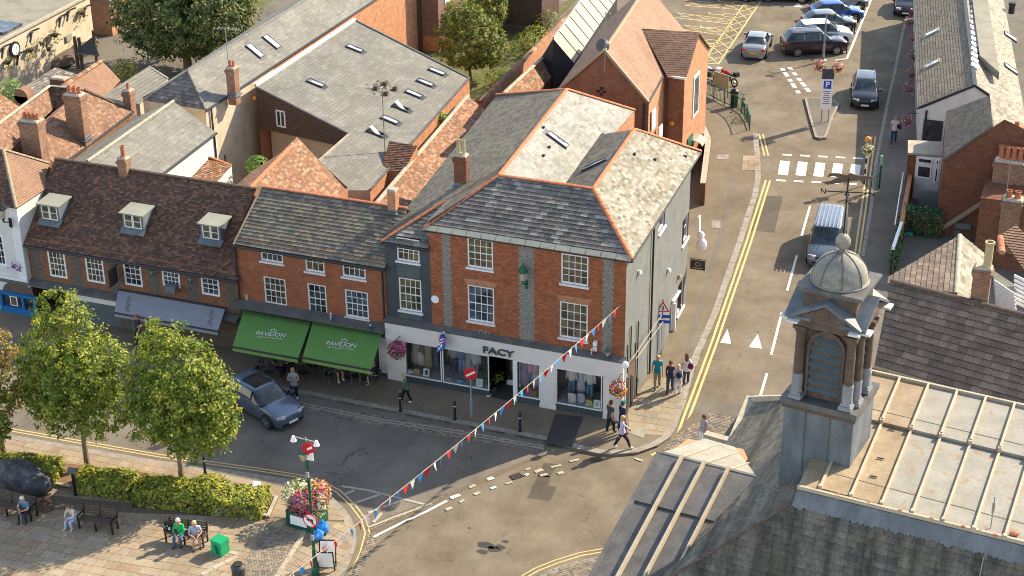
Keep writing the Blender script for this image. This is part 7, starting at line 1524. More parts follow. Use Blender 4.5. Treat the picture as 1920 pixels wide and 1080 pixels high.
    for f in me2.polygons:
        c = f.center; best = None
        for a, b_, na, nb_ in bones:
            ab = b_-a; u = max(0, min(1, (c-a).dot(ab)/ab.length_squared)); d = (a+ab*u-c).length
            if best is None or d < best[0]: best = (d, na, nb_, u)
        na, nb_, u = best[1], best[2], best[3]; k = 1
        if na in ('nk', 'hd') or (na == 'ch' and nb_ == 'nk' and u > .75): k = 0
        elif na.startswith('el') : k = 1 if sleeves == 'long' else 0
        elif na.startswith('wr'): k = 0
        elif na.startswith('sh') : k = 0 if (sleeves == 'none' or (sleeves == 'short' and u > .62)) else 1
        elif na == 'pel' and nb_ == 'wa' and u < .2: k = 2
        elif na == 'pel' and nb_[:3] == 'hip': k = 2
        elif na.startswith('hip'): k = 0 if (shorts and u > .85) else 2
        elif na.startswith('kn'): k = 3 if (u > .97 ) else (0 if shorts else 2)
        elif na.startswith('an'): k = 3
        f.material_index = k; f.use_smooth = True
    body = inst('body', me2, t)
    # fingers, face and hair
    fb = MB()
    for q, sx in (('L', -1), ('R', 1)):
        w_, h_ = P['wr'+q]*s, P['ha'+q]*s; d = (h_-w_).normalized(); side = d.cross(V((sx, .3, .1))).normalized()
        for k in range(4): a = h_+side*(-.026+k*.0175)*s; L_ = (.05, .062, .058, .045)[k]*s; e = a+(d*.8+V((0, .35, -.1))).normalized()*L_; fb.tube(a-d*.02, a.lerp(e, .55), .0095*s, .009*s, 5); fb.tube(a.lerp(e, .55), e+V((0, 0, -.012)), .009*s, .007*s, 5)
        a = w_.lerp(h_, .35)+side*.03*s; fb.tube(a, a+(d*.5+side).normalized()*.05*s, .011*s, .008*s, 5)
    H_ = P['hd']*s; fb.blob(H_+V((0, .105, .005))*s, (.014*s, .02*s, .024*s), 0, 1, 0)
    for sx in (-1, 1): fb.blob(H_+V((sx*.092, .0, .0))*s, (.014*s, .024*s, .034*s), 0, 1, 0)
    fb.build('hands_and_face', SKIN, t, smooth=True)
    ey = MB()
    for sx in (-1, 1): ey.blob(H_+V((sx*.034, .088, .03))*s, .011*s, 0, 1, 0)
    ey.build('eyes', MT['black_metal'], t); mo = MB(); mo.box(H_+V((0, .094, -.045))*s, (.045*s, .012*s, .01*s)); mo.build('mouth', MT['terracotta'], t)
    hb = MB(); hb.blob(H_+V((0, -.022, .065))*s, (.104*s, .118*s, .095*s), 0, 2, .04)
    hb.blob(H_+V((0, -.06, .0))*s, (.098*s, .075*s, .1*s), 0, 2, .04)
    if long_hair: hb.blob(H_+V((0, -.09, -.12))*s, (.105*s, .06*s, .19*s), 0, 2, .06)
    hb.build('hair', cloth(cap or hair), t, smooth=True)
    if cap: cb2 = MB(); cb2.box(H_+V((0, .13, .09))*s, (.14*s, .12*s, .015*s)); cb2.build('cap_peak', cloth(cap), t)
    hem = MB(); n = 14; vs = []
    if not sit:
        for zz, q in ((.86, 1.16), (.97, 1.1), (1.08, 1.0)):
            for k in range(n): a = 2*pi*k/n; vs.append(V((.165*q*cos(a), .135*q*sin(a)+.47*sin(ln)*(zz-.93)/.47, zz))*s)
        hem.mesh(vs, [(i*n+k, i*n+(k+1) % n, (i+1)*n+(k+1) % n, (i+1)*n+k) for i in range(2) for k in range(n)]); hem.build('shirt_hem', cloth(top), t, smooth=True)
    if bag: 
        bb = MB(); bb.blob(V((bag[0], bag[1], bag[2]))*s, (.15*s, .1*s, .19*s), 0, 2, .06); bb.bar(V((bag[0], bag[1], bag[2]+.15))*s, (P['shR']+V((0, 0, .06)))*s, .03, .02); bg_ = bb.build('shoulder_bag', cloth(bag[3]), t)
    return t
def gz(x, y, z=PZ): g = G(x, y, z); return (g.x, g.y, z)
W1 = 'walkers beside the corner'
person('man in a teal polo shirt and khaki trousers walking along the side pavement', gz(1232, 727), R(195), 'walk', (.02, .26, .34), (.33, .27, .17), hair=(.45, .35, .3), H=1.76, stride=.22)
person('long haired woman in dark top and jeans walking in the group of four', gz(1256, 735), R(188), 'walk', (.05, .04, .07), (.06, .09, .13), hair=(.14, .06, .03), long_hair=True, fem=True, H=1.68, stride=.18, sleeves='long')
person('woman in a grey hooded top with a dark backpack and white trousers', gz(1270, 741), R(8), 'walk', (.42, .43, .45), (.7, .67, .6), hair=(.5, .4, .25), H=1.64, fem=True, stride=.16, sleeves='long', bag=(.06, -.2, 1.28, (.03, .03, .05)))
person('woman in white top with maroon shoulder bag at the right of the group of four', gz(1286, 722), R(15), 'walk', (.7, .62, .66), (.05, .07, .09), hair=(.16, .07, .04), long_hair=True, fem=True, H=1.68, stride=.18, bag=(.2, -.1, 1.15, (.12, .02, .06)))
person('man in a dark grey shirt with bare arms standing at the shop corner', gz(1144, 812), R(-30), 'walk', (.05, .055, .06), (.02, .02, .025), hair=(.12, .05, .03), H=1.7, stride=.14)
person('person in navy clothes and green cap behind the striding woman', gz(1166, 815), R(-40), 'walk', (.02, .03, .08), (.02, .025, .05), cap=(.02, .12, .09), H=1.75, sleeves='long', stride=.12)
person('blond woman in a lilac top with a white sleeve striding towards the road', gz(1166, 841), R(-60), 'walk', (.55, .5, .62), (.03, .02, .05), hair=(.6, .38, .15), fem=True, H=1.7, stride=.36, sleeves='long', shoe=(.7, .68, .66), bag=(-.18, -.1, 1.1, (.04, .02, .05)))
person('dark haired woman in grey with white trousers half hidden behind the lead pediment', gz(1318, 836, 0.01), R(150), 'stand', (.3, .3, .36), (.7, .7, .68), hair=(.12, .06, .04), fem=True, long_hair=True, H=1.62)
person('man in a grey shirt and black trousers eating on the pavement by the parked car', gz(553, 751), R(-160), 'walk', (.22, .24, .27), (.02, .025, .035), hair=(.3, .18, .1), H=1.76, arms='front', stride=.15, shoe=(.6, .6, .6))
person('woman in a green jacket and black trousers with white shoes walking by the left pilaster', gz(763, 755), R(120), 'walk', (.09, .14, .13), (.02, .02, .025), hair=(.45, .33, .2), fem=True, H=1.6, sleeves='long', stride=.24, shoe=(.8, .78, .75), lean=.12)
person('man in a pale shirt and blue jeans carrying a dark bag on the right pavement', gz(1675, 268), R(185), 'walk', (.55, .5, .5), (.03, .07, .13), hair=(.3, .2, .15), H=1.8, stride=.12, bag=(-.28, .05, 1.12, (.02, .02, .03)))
person('waiter in dark clothes standing in the doorway under the grey awning', gz(262, 648), R(150), 'stand', (.03, .035, .05), (.02, .02, .03), hair=(.4, .12, .06), H=1.76, sleeves='short')

# cafe chairs and tables outside
def cafe_chair(pos, rz, lb, c='steel'):
    t = thing('cafe_chair', lb, 'chair', pos, rz, 'cafe chairs on the pavement', local=True)
    for (x, y) in ((-.2, -.2), (.2, -.2), (-.2, .2), (.2, .2)): b = MB(); b.tube((x, y, 0), (x*.95, y*.95, .45 if y > 0 else .84), .013, n=6); b.build('leg', MT['steel'], t)
    b = MB(); b.box((0, 0, .45), (.42, .42, .03)); b.build('seat', MT['rubber'], t)
    b = MB(); b.box((0, -.2, .7), (.42, .02, .24)); b.build('backrest', MT['rubber'], t); b = MB()
    for sx in (-1, 1): b.tube((sx*.22, -.2, .66), (sx*.22, .18, .66), .012, n=6); b.tube((sx*.22, .18, .66), (sx*.2, .2, .45), .012, n=6)
    b.build('armrest', MT['awning_edge' if c != 'steel' else 'steel'], t)
def cafe_table(pos, lb):
    t = thing('cafe_table', lb, 'table', pos, 0, 'cafe tables on the pavement', local=True); b = MB(); b.lathe((0, 0, .72), [(.34, 0), (.35, .02), (.34, .03)], 20); b.build('tabletop', MT['zinc'], t); b = MB(); b.tube((0, 0, .02), (0, 0, .72), .03); b.lathe((0, 0, 0), [(.24, 0), (.22, .03), (.05, .05)], 16); b.build('pedestal', MT['dark_metal'], t)
ck = [((488, 704), 170, 'leftmost cafe chair under the left green awning'), ((505, 712), 165, 'cafe chair beside the seated man in a teal shirt'), ((618, 716), 150, 'cafe chair left of the awning gap under the right awning'), ((668, 720), 200, 'cafe chair with green arms nearest the kerb under the right awning', 'g'), ((548, 706), 20, 'cafe chair behind the standing man'), ((706, 722), 100, 'cafe chair of the seated man in black by the white shopfront'), ((640, 700), 20, 'cafe chair tucked beneath the right awning'), ((520, 700), -60, 'cafe chair of the man in a teal shirt'), ((590, 700), 60, 'cafe chair below the gap between the awnings')]
for c_ in ck: cafe_chair(gz(*c_[0]), R(c_[1]), c_[2], c_[3] if len(c_) > 3 else 'steel')
cafe_table(gz(535, 694), 'round cafe table under the left green awning'); cafe_table(gz(655, 708), 'round cafe table under the right green awning'); cafe_table(gz(690, 712), 'round cafe table beside the seated man in black'); cafe_table(gz(570, 700), 'round cafe table below the gap between the awnings')
person('bald man in a black shirt and shorts seated at the end of the right awning', gz(707, 722), R(100), 'sit', (.02, .02, .025), (.05, .05, .06), hair=(.4, .2, .14), shorts=True, arms='lap', shoe=(.3, .4, .45), lean=.2)
person('seated customer in a teal shirt under the left green awning', gz(516, 702), R(-100), 'sit', (.04, .1, .12), (.03, .03, .04), arms='lap', hair=(.2, .12, .06), lean=.15)
person('seated customer in dark clothes across the table under the left awning', gz(549, 703), R(95), 'sit', (.04, .035, .05), (.02, .02, .03), arms='lap', hair=(.08, .05, .03), lean=.1)
person('seated customer with bare legs and white socks under the right awning', gz(632, 708), R(-130), 'sit', (.1, .1, .14), (.12, .12, .18), shorts=True, arms='lap', hair=(.2, .12, .06), shoe=(.75, .75, .75))

# benches with sitters on the plaza
def bench(p0_, p1_, lb, style=0, wd_=.46):
    a, c = V(p0_), V(p1_); m = (a+c)/2; L = (c-a).length; rz = math.atan2((c-a).y, (c-a).x); t = thing('park_bench', lb, 'bench', (m.x, m.y, PZ), rz, 'benches along the planting bed', local=True)
    for k in range(5): b = MB(); b.box((0, -.2+k*.1, .44), (L, .08, .035)); b.build('seat_slat', MT['timber'], t)
    for k in range(4): b = MB(); b.box((0, .28+k*.02, .55+k*.11), (L, .03, .085), 0, Matrix.Rotation(R(-12), 3, 'X')); b.build('back_slat', MT['timber'], t)
    for sx in (-1, 0, 1):
        b = MB(); x = sx*(L/2-.05); b.box((x, -.2, .22), (.06, .07, .44)); b.box((x, .25, .22), (.06, .07, .44)); b.bar((x, .25, .44), (x, .36, .95), .05); b.box((x, 0, .42), (.06, .5, .04))
        if sx: b.box((x, -.02, .66), (.06, .5, .04)); b.box((x, -.24, .55), (.05, .05, .22))
        b.build('bench_frame', MT['black_metal'], t)
    return t, m, rz
b1, m1, rz1 = bench(G(312, 998, .5), G(386, 1008, .5), 'dark park bench seating the two people in green and pale blue')
b2, m2, rz2 = bench(G(150, 972, .5), G(216, 984, .5), 'dark park bench beside the seated woman in white')
b3, m3_, rz3 = bench(G(-30, 940, .5), G(64, 960, .5), 'long park bench under the man with the cane at the left edge')
def sitter(m, rz, dx, **k):
    q = m+V((cos(rz)*dx, sin(rz)*dx, 0))+V((sin(rz)*.02, -cos(rz)*.02, 0)); lb = k.pop('lb'); return person(lb, (q.x, q.y, PZ-.03), rz+pi+k.pop('tw', 0), 'sit', **k)
L1 = (G(386, 1008, .5)-G(312, 998, .5)).length
sitter(m1, rz1, -.22, lb='white haired person in a bright green cardigan on the bench', top=(.02, .4, .12), bot=(.06, .1, .2), hair=(.75, .68, .58), sleeves='long', arms='lap', lean=.22, fem=True)
sitter(m1, rz1, .42, lb='blond person in a pale blue shirt turning on the bench', top=(.36, .46, .65), bot=(.3, .2, .12), hair=(.7, .5, .28), arms='lap', lean=.28, tw=.5, shorts=True)
b = MB(); q = m1+V((-.85, 0, 0)); bgt = thing('shopping_bag', 'patterned black and white bag at the left end of the bench', 'bag', (q.x, q.y, PZ+.46), .3, local=True); b.box((0, 0, .18), (.36, .24, .36), 0, None, .8); b.build('bag_body', MT['black_metal'], bgt); b = MB()
for k in range(9): b.blob((ru(-.15, .15), -.125, ru(.06, .3)), (.035, .01, .03), 0, 1)
b.build('print', MT['sign_white'], bgt); b = MB(); b.tube((-.1, 0, .36), (0, 0, .5), .012); b.tube((.1, 0, .36), (0, 0, .5), .012); b.build('strap', MT['black_metal'], bgt)
sitter(m2, rz2, -1.05, lb='woman in a cream top and pale jeans sitting hunched at the end of the bench', top=(.62, .52, .46), bot=(.36, .45, .6), hair=(.16, .08, .05), arms='lap', lean=.42, fem=True, sleeves='long', tw=-.3, long_hair=True, shoe=(.6, .4, .3))
sitter(m3_, rz3, .95, lb='white haired man in a blue shirt leaning on a cane', top=(.1, .2, .36), bot=(.03, .03, .05), hair=(.7, .64, .56), arms='cane', lean=.35)
q = m3_+V((.95, -.55, 0)); cn = thing('walking_cane', 'pale walking cane held by the white haired man', 'cane', (q.x, q.y, PZ), 0, local=True); b = MB(); b.tube((0, 0, 0), (-.02, .08, .82), .016, n=8); b.build('shaft', MT['coping'], cn); b = MB(); b.tube((-.02, .08, .82), (-.02, -.03, .86), .018, n=8); b.build('handle', MT['timber'], cn)
for (x, y, lb) in ((205, 972, 'black bag on the paving under the bench'), (188, 966, 'second black bag below the bench beside the woman in white')):
    t = thing('handbag', lb, 'bag', gz(x, y), 0, local=True); b = MB(); b.blob((0, 0, .13), (.24, .16, .14), 0, 2, .08); b.build('bag_body', MT['rubber'], t)
    b = MB(); b.tube((-.1, 0, .24), (0, 0, .36), .012); b.tube((.1, 0, .24), (0, 0, .36), .012); b.build('strap', MT['rubber'], t)

# ============================================================ street furniture
for i, (x, y) in enumerate(((751, 771), (853, 787), (975, 809), (385, 890))):
    t = thing('bollard', ['black bollard in front of the left shop window', 'black bollard just left of the no entry sign post', 'black bollard in front of the shop entrance', 'black bollard on the plaza kerb behind the right tree'][i], 'bollard', gz(x, y), 0, 'black bollards along the kerbs', local=True)
    b = MB(); b.lathe((0, 0, 0), [(.085, 0), (.085, .12), (.06, .16), (.055, .78), (.075, .8), (.075, .86), (.05, .9), (.07, .97), (.04, 1.02)], 14); b.build('post', MT['black_metal'], t)
    b = MB(); b.lathe((0, 0, .72), [(.06, 0), (.06, .04)], 14); b.build('band', MT['sign_white'], t)
def noentry(name, lb, pos, zc, r=.3, rot=0, face=(0, -1, 0), pole=True, top=None, n_=None):
    t = thing(name, lb, 'sign', pos, rot, local=True); b = MB()
    if pole: b.tube((0, 0, 0), (0, 0, top or zc+r*.9), .035, n=10); b.lathe((0, 0, 0), [(.07, 0), (.07, .9), (.04, 1.)], 12); b.build('post', MT['grey_post'], t)
    b = MB(); b.tube((0, -.05, zc), (0, -.065, zc), r, n=28); s_ = b.build('sign_plate', MT['sign_red'], t); b = MB(); b.box((0, -.072, zc), (r*1.5, .012, r*.32), 0, Matrix.Rotation(R(-28), 3, 'Y')); b.build('bar', MT['sign_white'], s_); return t
noentry('no_entry_sign', 'red no entry sign with white bar on a grey post in front of the shop', gz(884, 781), 2.35, .31, R(20))
# plaza post with lantern, wind cups, signs and banned turn disc
bp = thing('lamp_post', 'green lamp post with lantern, floodlights and two traffic discs on the plaza', 'lamp post', gz(592, 1078), 0, local=True)
b = MB(); b.lathe((0, 0, 0), [(.16, 0), (.16, .3), (.1, .4), (.085, 1.2), (.06, 1.3), (.055, 6.4)], 14); b.build('column', MT['green_metal'], bp)
b = MB(); b.bar((-.42, -.05, 6.55), (.5, -.05, 6.5), .04); b.tube((0, 0, 6.3), (0, 0, 6.6), .03); b.build('cross_arm', MT['zinc'], bp)
for sx in (-1, 1): b = MB(); c = V((sx*.5, -.08, 6.5)); b.lathe(c, [(.05, .1), (.13, -.12), (.12, -.13)], 12); b.build('floodlight', MT['sign_white'], bp)
b = MB(); b.lathe((-.12, -.05, 5.55), [(.1, 0), (.22, .35), (.24, .38), (.06, .62)], 6); o = b.build('lantern', MT['green_metal'], bp); b = MB(); b.lathe((-.12, -.05, 5.56), [(.12, 0), (.225, .33)], 6, a0=.0); b.build('lantern_glass', MT['pot_buff'], o)
b = MB(); b.tube((.12, -.08, 6.15), (.13, -.1, 6.15), .27, n=26); o = b.build('no_entry_disc', MT['sign_red'], bp); b = MB(); b.bar((-.06, -.115, 6.05), (.3, -.115, 6.25), .012, .09); b.build('bar', MT['sign_white'], o); b = MB(); b.box((.16, -.06, 5.78), (.3, .03, .34)); b.build('back_plate', MT['sign_white'], bp)
b = MB(); b.tube((.0, -.1, 2.75), (0, -.12, 2.75), .33, n=30); o = b.build('no_left_turn_disc', MT['sign_red'], bp); b = MB(); b.tube((0, -.12, 2.75), (0, -.132, 2.75), .27, n=30); b.build('white_field', MT['sign_white'], o)
b = MB(); b.bar((.1, -.14, 2.6), (.1, -.14, 2.8), .012, .06); b.bar((.12, -.14, 2.8), (-.08, -.14, 2.8), .012, .06); b.mesh([V((-.05, -.14, 2.9)), V((-.05, -.14, 2.7)), V((-.17, -.14, 2.8))], [(0, 1, 2)]); b.build('arrow', MT['sign_black'], o); b = MB(); b.bar((-.19, -.146, 2.94), (.19, -.146, 2.56), .012, .05); b.build('slash', MT['sign_red'], o)
for z_ in (1.9, 4.9): b = MB(); b.box((0, -.08, z_), (.12, .1, .25)); b.build('bracket_box', MT['grey_post'], bp)
def flowers(parent, c, r, mat, n, s0=.04, s1=.08, name='flowers', zs=1.):
    b = MB(); c = V(c)
    for _ in range(n):
        d = V((ru(-1, 1), ru(-1, 1), ru(-1, 1)))
        if d.length > 1 or d.length < .05: continue
        d = d.normalized()*ru(.7, 1.); p = c+V((d.x*r[0], d.y*r[1], d.z*r[2])); s_ = ru(s0, s1); u_ = V((ru(-1, 1), ru(-1, 1), ru(-.6, .6))).normalized(); v_ = u_.cross(d).normalized(); b.face([p-u_*s_, p-v_*s_, p+u_*s_, p+v_*s_])
    return b.build(name, MT[mat], parent, kind='stuff')
# box planter with flowers
pc = G(573, 985, PZ); bpnt = thing('flower_planter', 'big green planter box overflowing with white, orange and pink flowers beside the lamp post', 'planter', (pc.x, pc.y+.2, PZ), R(-5), local=True)
b = MB(); b.box((0, 0, .42), (1.35, 1.2, .84)); b.build('box', MT['green_metal'], bpnt); b = MB(); b.box((-.05, -.62, .45), (.8, .02, .45)); b.build('notice', MT['sign_white'], bpnt); b = MB(); b.box((0, 0, 1.2), (.9, .9, .8), 0, None, .7); b.build('inner_tier', MT['green_metal'], bpnt)
flowers(bpnt, (-.45, .1, 1.2), (.75, .7, .75), 'flower_white', 1100, name='white_flowers'); flowers(bpnt, (.45, .25, 1.45), (.6, .6, .7), 'flower_mix', 900, name='orange_flowers'); flowers(bpnt, (.05, -.4, 1.15), (.7, .45, .6), 'flower_pink', 900, name='pink_flowers'); flowers(bpnt, (.1, -.3, 1.3), (.6, .5, .5), 'flower_mix', 700, name='mixed_flowers'); flowers(bpnt, (.7, 0, 1.0), (.35, .5, .5), 'flower_white', 350, name='white_flowers')
for i, (x, y) in enumerate(((606, 1000), (597, 1012))):
    t = thing('rubbish_bag', ['shiny blue rubbish bag behind the banned turn sign', 'smaller blue rubbish bag in front of the other one'][i], 'bag', gz(x, y), 0, 'blue rubbish bags by the planter', local=True); b = MB(); b.blob((0, 0, .28-.06*i), (.3-.05*i, .28, .3-.06*i), 0, 2, .14); b.blob((0, 0, .6-.14*i), (.09, .09, .1), 0, 1, .2); b.build('sack', paint('bag_blue', (.01, .2, .62), .3, 0), t)
# sandwich board
sb = thing('sandwich_board', 'black framed sandwich board with pictures standing near the plaza kerb', 'sandwich board', gz(614, 1066), R(18), local=True)
for s_ in (-1, 1):
    M3 = Matrix.Rotation(R(14)*s_, 4, 'X'); b = MB()
    for q in ((-.33, .06, 0, 1.15), (.33, .06, 0, 1.15)): b.box(M3 @ V((q[0], -.0, .58))+V((0, s_*-.15, 0)), (.05, .04, 1.16), 0, M3.to_3x3())
    b.box(M3 @ V((0, 0, 1.14))+V((0, s_*-.15, 0)), (.7, .04, .05), 0, M3.to_3x3()); b.box(M3 @ V((0, 0, .2))+V((0, s_*-.15, 0)), (.7, .04, .05), 0, M3.to_3x3()); b.build('frame', MT['black_metal'], sb)
    b = MB(); b.box(M3 @ V((0, 0, .67))+V((0, s_*-.15, 0)), (.62, .02, .9), 0, M3.to_3x3()); b.build('panel', MT['sign_white'], sb)
b = MB(); M3 = Matrix.Rotation(R(-14), 4, 'X')
for (x, z, r_) in ((-.08, .85, .13), (.1, .55, .12)): q = M3 @ V((x, -.02, z))+V((0, -.0, 0)); b.tube(q+V((0, -.32+.0, 0))*0+V((0, -.0, 0)), q+V((0, -.02, 0)), r_, n=12)
b.build('picture', MT['terracotta'], sb)
# green bin
gbn = thing('utility_box', 'bright green square litter box standing on the plaza paving', 'bin', gz(414, 1036), R(-12), local=True); b = MB(); b.box((0, 0, .32), (.56, .5, .64)); b.build('body', plain('bin_green', (.01, .3, .12), .5, 0, .1), gbn); b = MB(); b.box((0, 0, .67), (.62, .56, .07), 0, None, .95); b.build('lid', MT['bin_green'], gbn); b = MB(); b.prism([V((.02, -.256, .08)), V((.14, -.256, .08)), V((.06, -.256, .48)), V((-.12, -.256, .52))], (0, -.012, 0)); b.build('panel', MT['green_metal'], gbn, fixn=True)
t = thing('bin_lid', 'dark curved bin top at the bottom edge of the plaza', 'bin', gz(449, 1092), 0, local=True); b = MB(); b.lathe((0, 0, 0), [(.26, 0), (.28, .75), (.3, .78), (.2, .9)], 18); b.build('body', MT['dark_metal'], t); b = MB(); b.lathe((0, 0, .9), [(.2, 0), (.19, .04)], 18); b.build('lid', MT['rubber'], t)
# stand and note in bed
t = thing('information_board', 'dark pedestal notice standing in the planting bed behind the hedge', 'sign', gz(142, 930), R(10), local=True); b = MB(); b.box((0, 0, .65), (.1, .1, 1.3)); b.build('post', MT['black_metal'], t); b = MB(); b.box((.03, -.05, 1.35), (.42, .3, .05), 0, Matrix.Rotation(R(30), 3, 'X')); b.build('panel', MT['lead'], t)
t = thing('small_notice', 'small white notice on a stick at the end of the hedge', 'sign', gz(484, 938), R(8), local=True); b = MB(); b.tube((0, 0, 0), (0, 0, .8), .02); b.build('stick', MT['timber'], t); b = MB(); b.box((0, 0, .85), (.34, .26, .03), 0, Matrix.Rotation(R(25), 3, 'X')); b.build('card', MT['sign_white'], t)
t = thing('draped_statue', 'dark rounded stone sculpture covered by a tarpaulin behind the left bench', 'sculpture', gz(50, 915), 0, local=True); b = MB(); b.blob((-.3, 0, .6), (1.3, .7, .75), 0, 3, .05); b.blob((.6, -.1, .45), (.8, .6, .55), 0, 3, .06); b.build('cover', mottled('tarpaulin', [(.03, .032, .04), (.07, .07, .08), (.16, .16, .17)], 2.5, .6, .3), t, smooth=True)
t = thing('wooden_tub', 'round timber tub with orange leaves beside the dark sculpture', 'tub', gz(88, 955), 0, local=True); b = MB(); b.lathe((0, 0, 0), [(.3, 0), (.36, .35)], 14); b.build('tub', MT['timber'], t); flowers(t, (0, 0, .4), (.32, .3, .2), 'tile_orange', 120)
# side road signs
sg = gz(1240, 663); t = thing('warning_sign', 'triangular pedestrian warning sign above two blue street direction plates on the side pavement', 'sign', sg, R(15), local=True); b = MB(); b.tube((0, 0, 0), (0, 0, 3.1), .045, n=10); b.build('post', MT['grey_post'], t)
b = MB(); b.prism([V((-.34, -.06, 2.4)), V((.34, -.06, 2.4)), V((0, -.06, 3.0))], (0, .02, 0)); o = b.build('red_triangle', MT['sign_red'], t, fixn=True); b = MB(); b.prism([V((-.23, -.07, 2.46)), V((.23, -.07, 2.46)), V((0, -.07, 2.87))], (0, .01, 0)); b.build('white_field', MT['sign_white'], o, fixn=True); b = MB(); b.bar((0, -.08, 2.5), (.02, -.08, 2.66), .01, .06); b.tube((0.02, -.085, 2.7), (.02, -.075, 2.7), .035); b.build('figure', MT['sign_black'], o)
for z_, m_ in ((2.15, 'sign_blue'), (1.85, 'sign_blue')): b = MB(); b.box((.05, -.06, z_), (.72, .03, .17)); b.build('direction_plate', MT[m_], t)
b = MB(); b.box((-.13, -.03, 1.0), (.1, .06, 1.5)); b.box((.06, -.04, 1.15), (.16, .03, 1.9)); b.build('banner', MT['sign_white'], t)
p = sidept(1291, 494); hs = thing('hanging_sign', 'black hanging shop sign with pale emblem on the side wall', 'sign', (p.x, p.y, 0), 0); b = MB(); b.box((p.x+.5, p.y, p.z), (.8, .05, .55)); b.build('board', MT['sign_black'], hs); b = MB()
for k in range(14): a0, a1 = k*pi/7, (k+1)*pi/7; b.bar((p.x+.5+.14*cos(a0), p.y-.03, p.z+.05+.1*sin(a0)), (p.x+.5+.14*cos(a1), p.y-.03, p.z+.05+.1*sin(a1)), .012, .03)
b.box((p.x+.5, p.y-.03, p.z-.17), (.5, .012, .04)); b.build('emblem', MT['pot_buff'], hs); b = MB(); b.tube((p.x, p.y, p.z+.33), (p.x+.95, p.y, p.z+.33), .02); b.build('bracket', MT['black_metal'], hs)
t = thing('white_figure', 'rounded white figure sign fixed high at the end of the side wall', 'sign', (p.x+.35, p.y+1.2, 0), 0, local=True); b = MB(); zz = p.z+.6; b.blob((0, 0, zz), (.3, .25, .42), 0, 2, .05); b.blob((-.05, 0, zz+.55), (.2, .2, .25), 0, 2, .05); b.box((-.2, .1, zz+1.1), (.1, .3, 1.0)); b.build('figure', MT['sign_white'], t)
# corner post with basket
c0_ = PY(1168, 700, -.45); cp = thing('corner_lamp', 'thin white post with round lamp at the shop corner', 'lamp post', (c0_.x+.12, -.5, PZ), 0, local=True); b = MB(); b.tube((0, 0, 0), (0, 0, 3.1), .05, n=10); b.build('post', MT['sign_white'], cp); b = MB(); b.blob((0, 0, 3.2), (.16, .16, .2), 0, 2, .02); b.build('globe', MT['sign_white'], cp)
for (px, py, mat, lb, r_) in ((1159, 728, 'flower_mix', 'orange and purple hanging basket at the right corner of the shopfront', .42), (744, 655, 'flower_pink', 'pink and green hanging basket at the left pilaster of the shopfront', .48)):
    p = PY(px, py, -.75); basket(0, 0, pos=p, r=r_, mat=mat, lb=lb, wallpt=(0, .7, .5), n=900)
# potted plant at the entrance
t = thing('potted_plant', 'leafy green plant in a dark pot beside the shop entrance', 'plant', (PY(924, 712, .35).x, .35, .12), 0, local=True); b = MB(); b.lathe((0, 0, 0), [(.2, 0), (.27, .5), (.28, .52)], 16); b.build('pot', MT['render_dark'], t); b = MB()
for _ in range(260): a = ru(0, 6.28); r_ = ru(.05, .5); z_ = .6+ru(0, .7)*(1-r_*.8); p = V((r_*cos(a), r_*sin(a), z_)); d = V((cos(a), sin(a), ru(-.3, .6))).normalized(); w_ = d.cross(Zv).normalized()*.04; b.face([p-w_, p+d*.18, p+w_, p-d*.05])
b.build('leaves', MT['leaf_bright'], t)
t = thing('dog_bowl', 'small white bowl on the entrance step', 'bowl', (PY(916, 733, -.15).x, -.15, .125), 0, local=True); b = MB(); b.lathe((0, 0, 0), [(.12, 0), (.14, .07), (.1, .07), (.08, .02)], 14); b.build('bowl', MT['sign_white'], t)
# union flags
def flag(pos, rz, lb, s=1., furl=.4, colors=('sign_blue', 'sign_white', 'sign_red')):
    t = thing('wall_flag', lb, 'flag', pos, rz, 'small flags on poles on the facades', local=True); b = MB(); b.tube((0, 0, 0), (0, -.75*s, .55*s), .018, n=6); b.blob((0, -.77*s, .57*s), .05, 0, 1, 0); b.build('pole', MT['sign_white'], t)
    def P(u, v): # cloth hangs from the pole
        q = V((0, -.75*s, .55*s)).lerp(V((0, -.15*s, .1*s)), u); return q+V((sin(u*9+v*3)*.07*s, v*.05+sin(v*5)*.04*s, -v*.62*s*(1-.25*furl)))
    for nm, col, rects in (('field', 0, [(0, 0, 1, 1)]), ('white_cross', 1, [(.4, 0, .6, 1), (0, .38, 1, .62), (0, 0, .12, .15), (.88, .85, 1, 1), (.15, .12, .3, .3), (.7, .7, .85, .88), (.15, .7, .3, .88), (.7, .12, .85, .3)]), ('red_cross', 2, [(.44, 0, .56, 1), (0, .44, 1, .56)])):
        b = MB(); e = .004*col
        for (u0, v0, u1, v1) in rects:
            nn_ = 6
            for i in range(nn_):
                for j in range(nn_):
                    a0, a1 = u0+(u1-u0)*i/nn_, u0+(u1-u0)*(i+1)/nn_; c0, c1 = v0+(v1-v0)*j/nn_, v0+(v1-v0)*(j+1)/nn_
                    for sg_ in ((1, -1) if col else (0,)): b.face([P(a0, c0)+V((sg_*e, 0, 0)), P(a1, c0)+V((sg_*e, 0, 0)), P(a1, c1)+V((sg_*e, 0, 0)), P(a0, c1)+V((sg_*e, 0, 0))])
        b.build(nm, MT[colors[col]], t, smooth=True)
p = PY(822, 622, -.1); flag((p.x-.1, -.05, p.z-.35), R(40), 'union flag hanging from a white pole above the shop fascia', 1.5)
p = PY(622, 590, -.1); flag((p.x-.1, -.05, p.z-.1), R(30), 'furled union flag beside the middle cafe window', .7)
p = PY(703, 605, -.1); flag((p.x, -.05, p.z-.3), R(0), 'dark blue flag hanging at the right end of the cafe facade', .75, colors=('sign_blue', 'sign_blue', 'sign_blue'))
p = PY(32, 495, -.35); flag((p.x+.3, -.4, p.z-.1), R(-60), 'red and blue flag on the white building', .7)
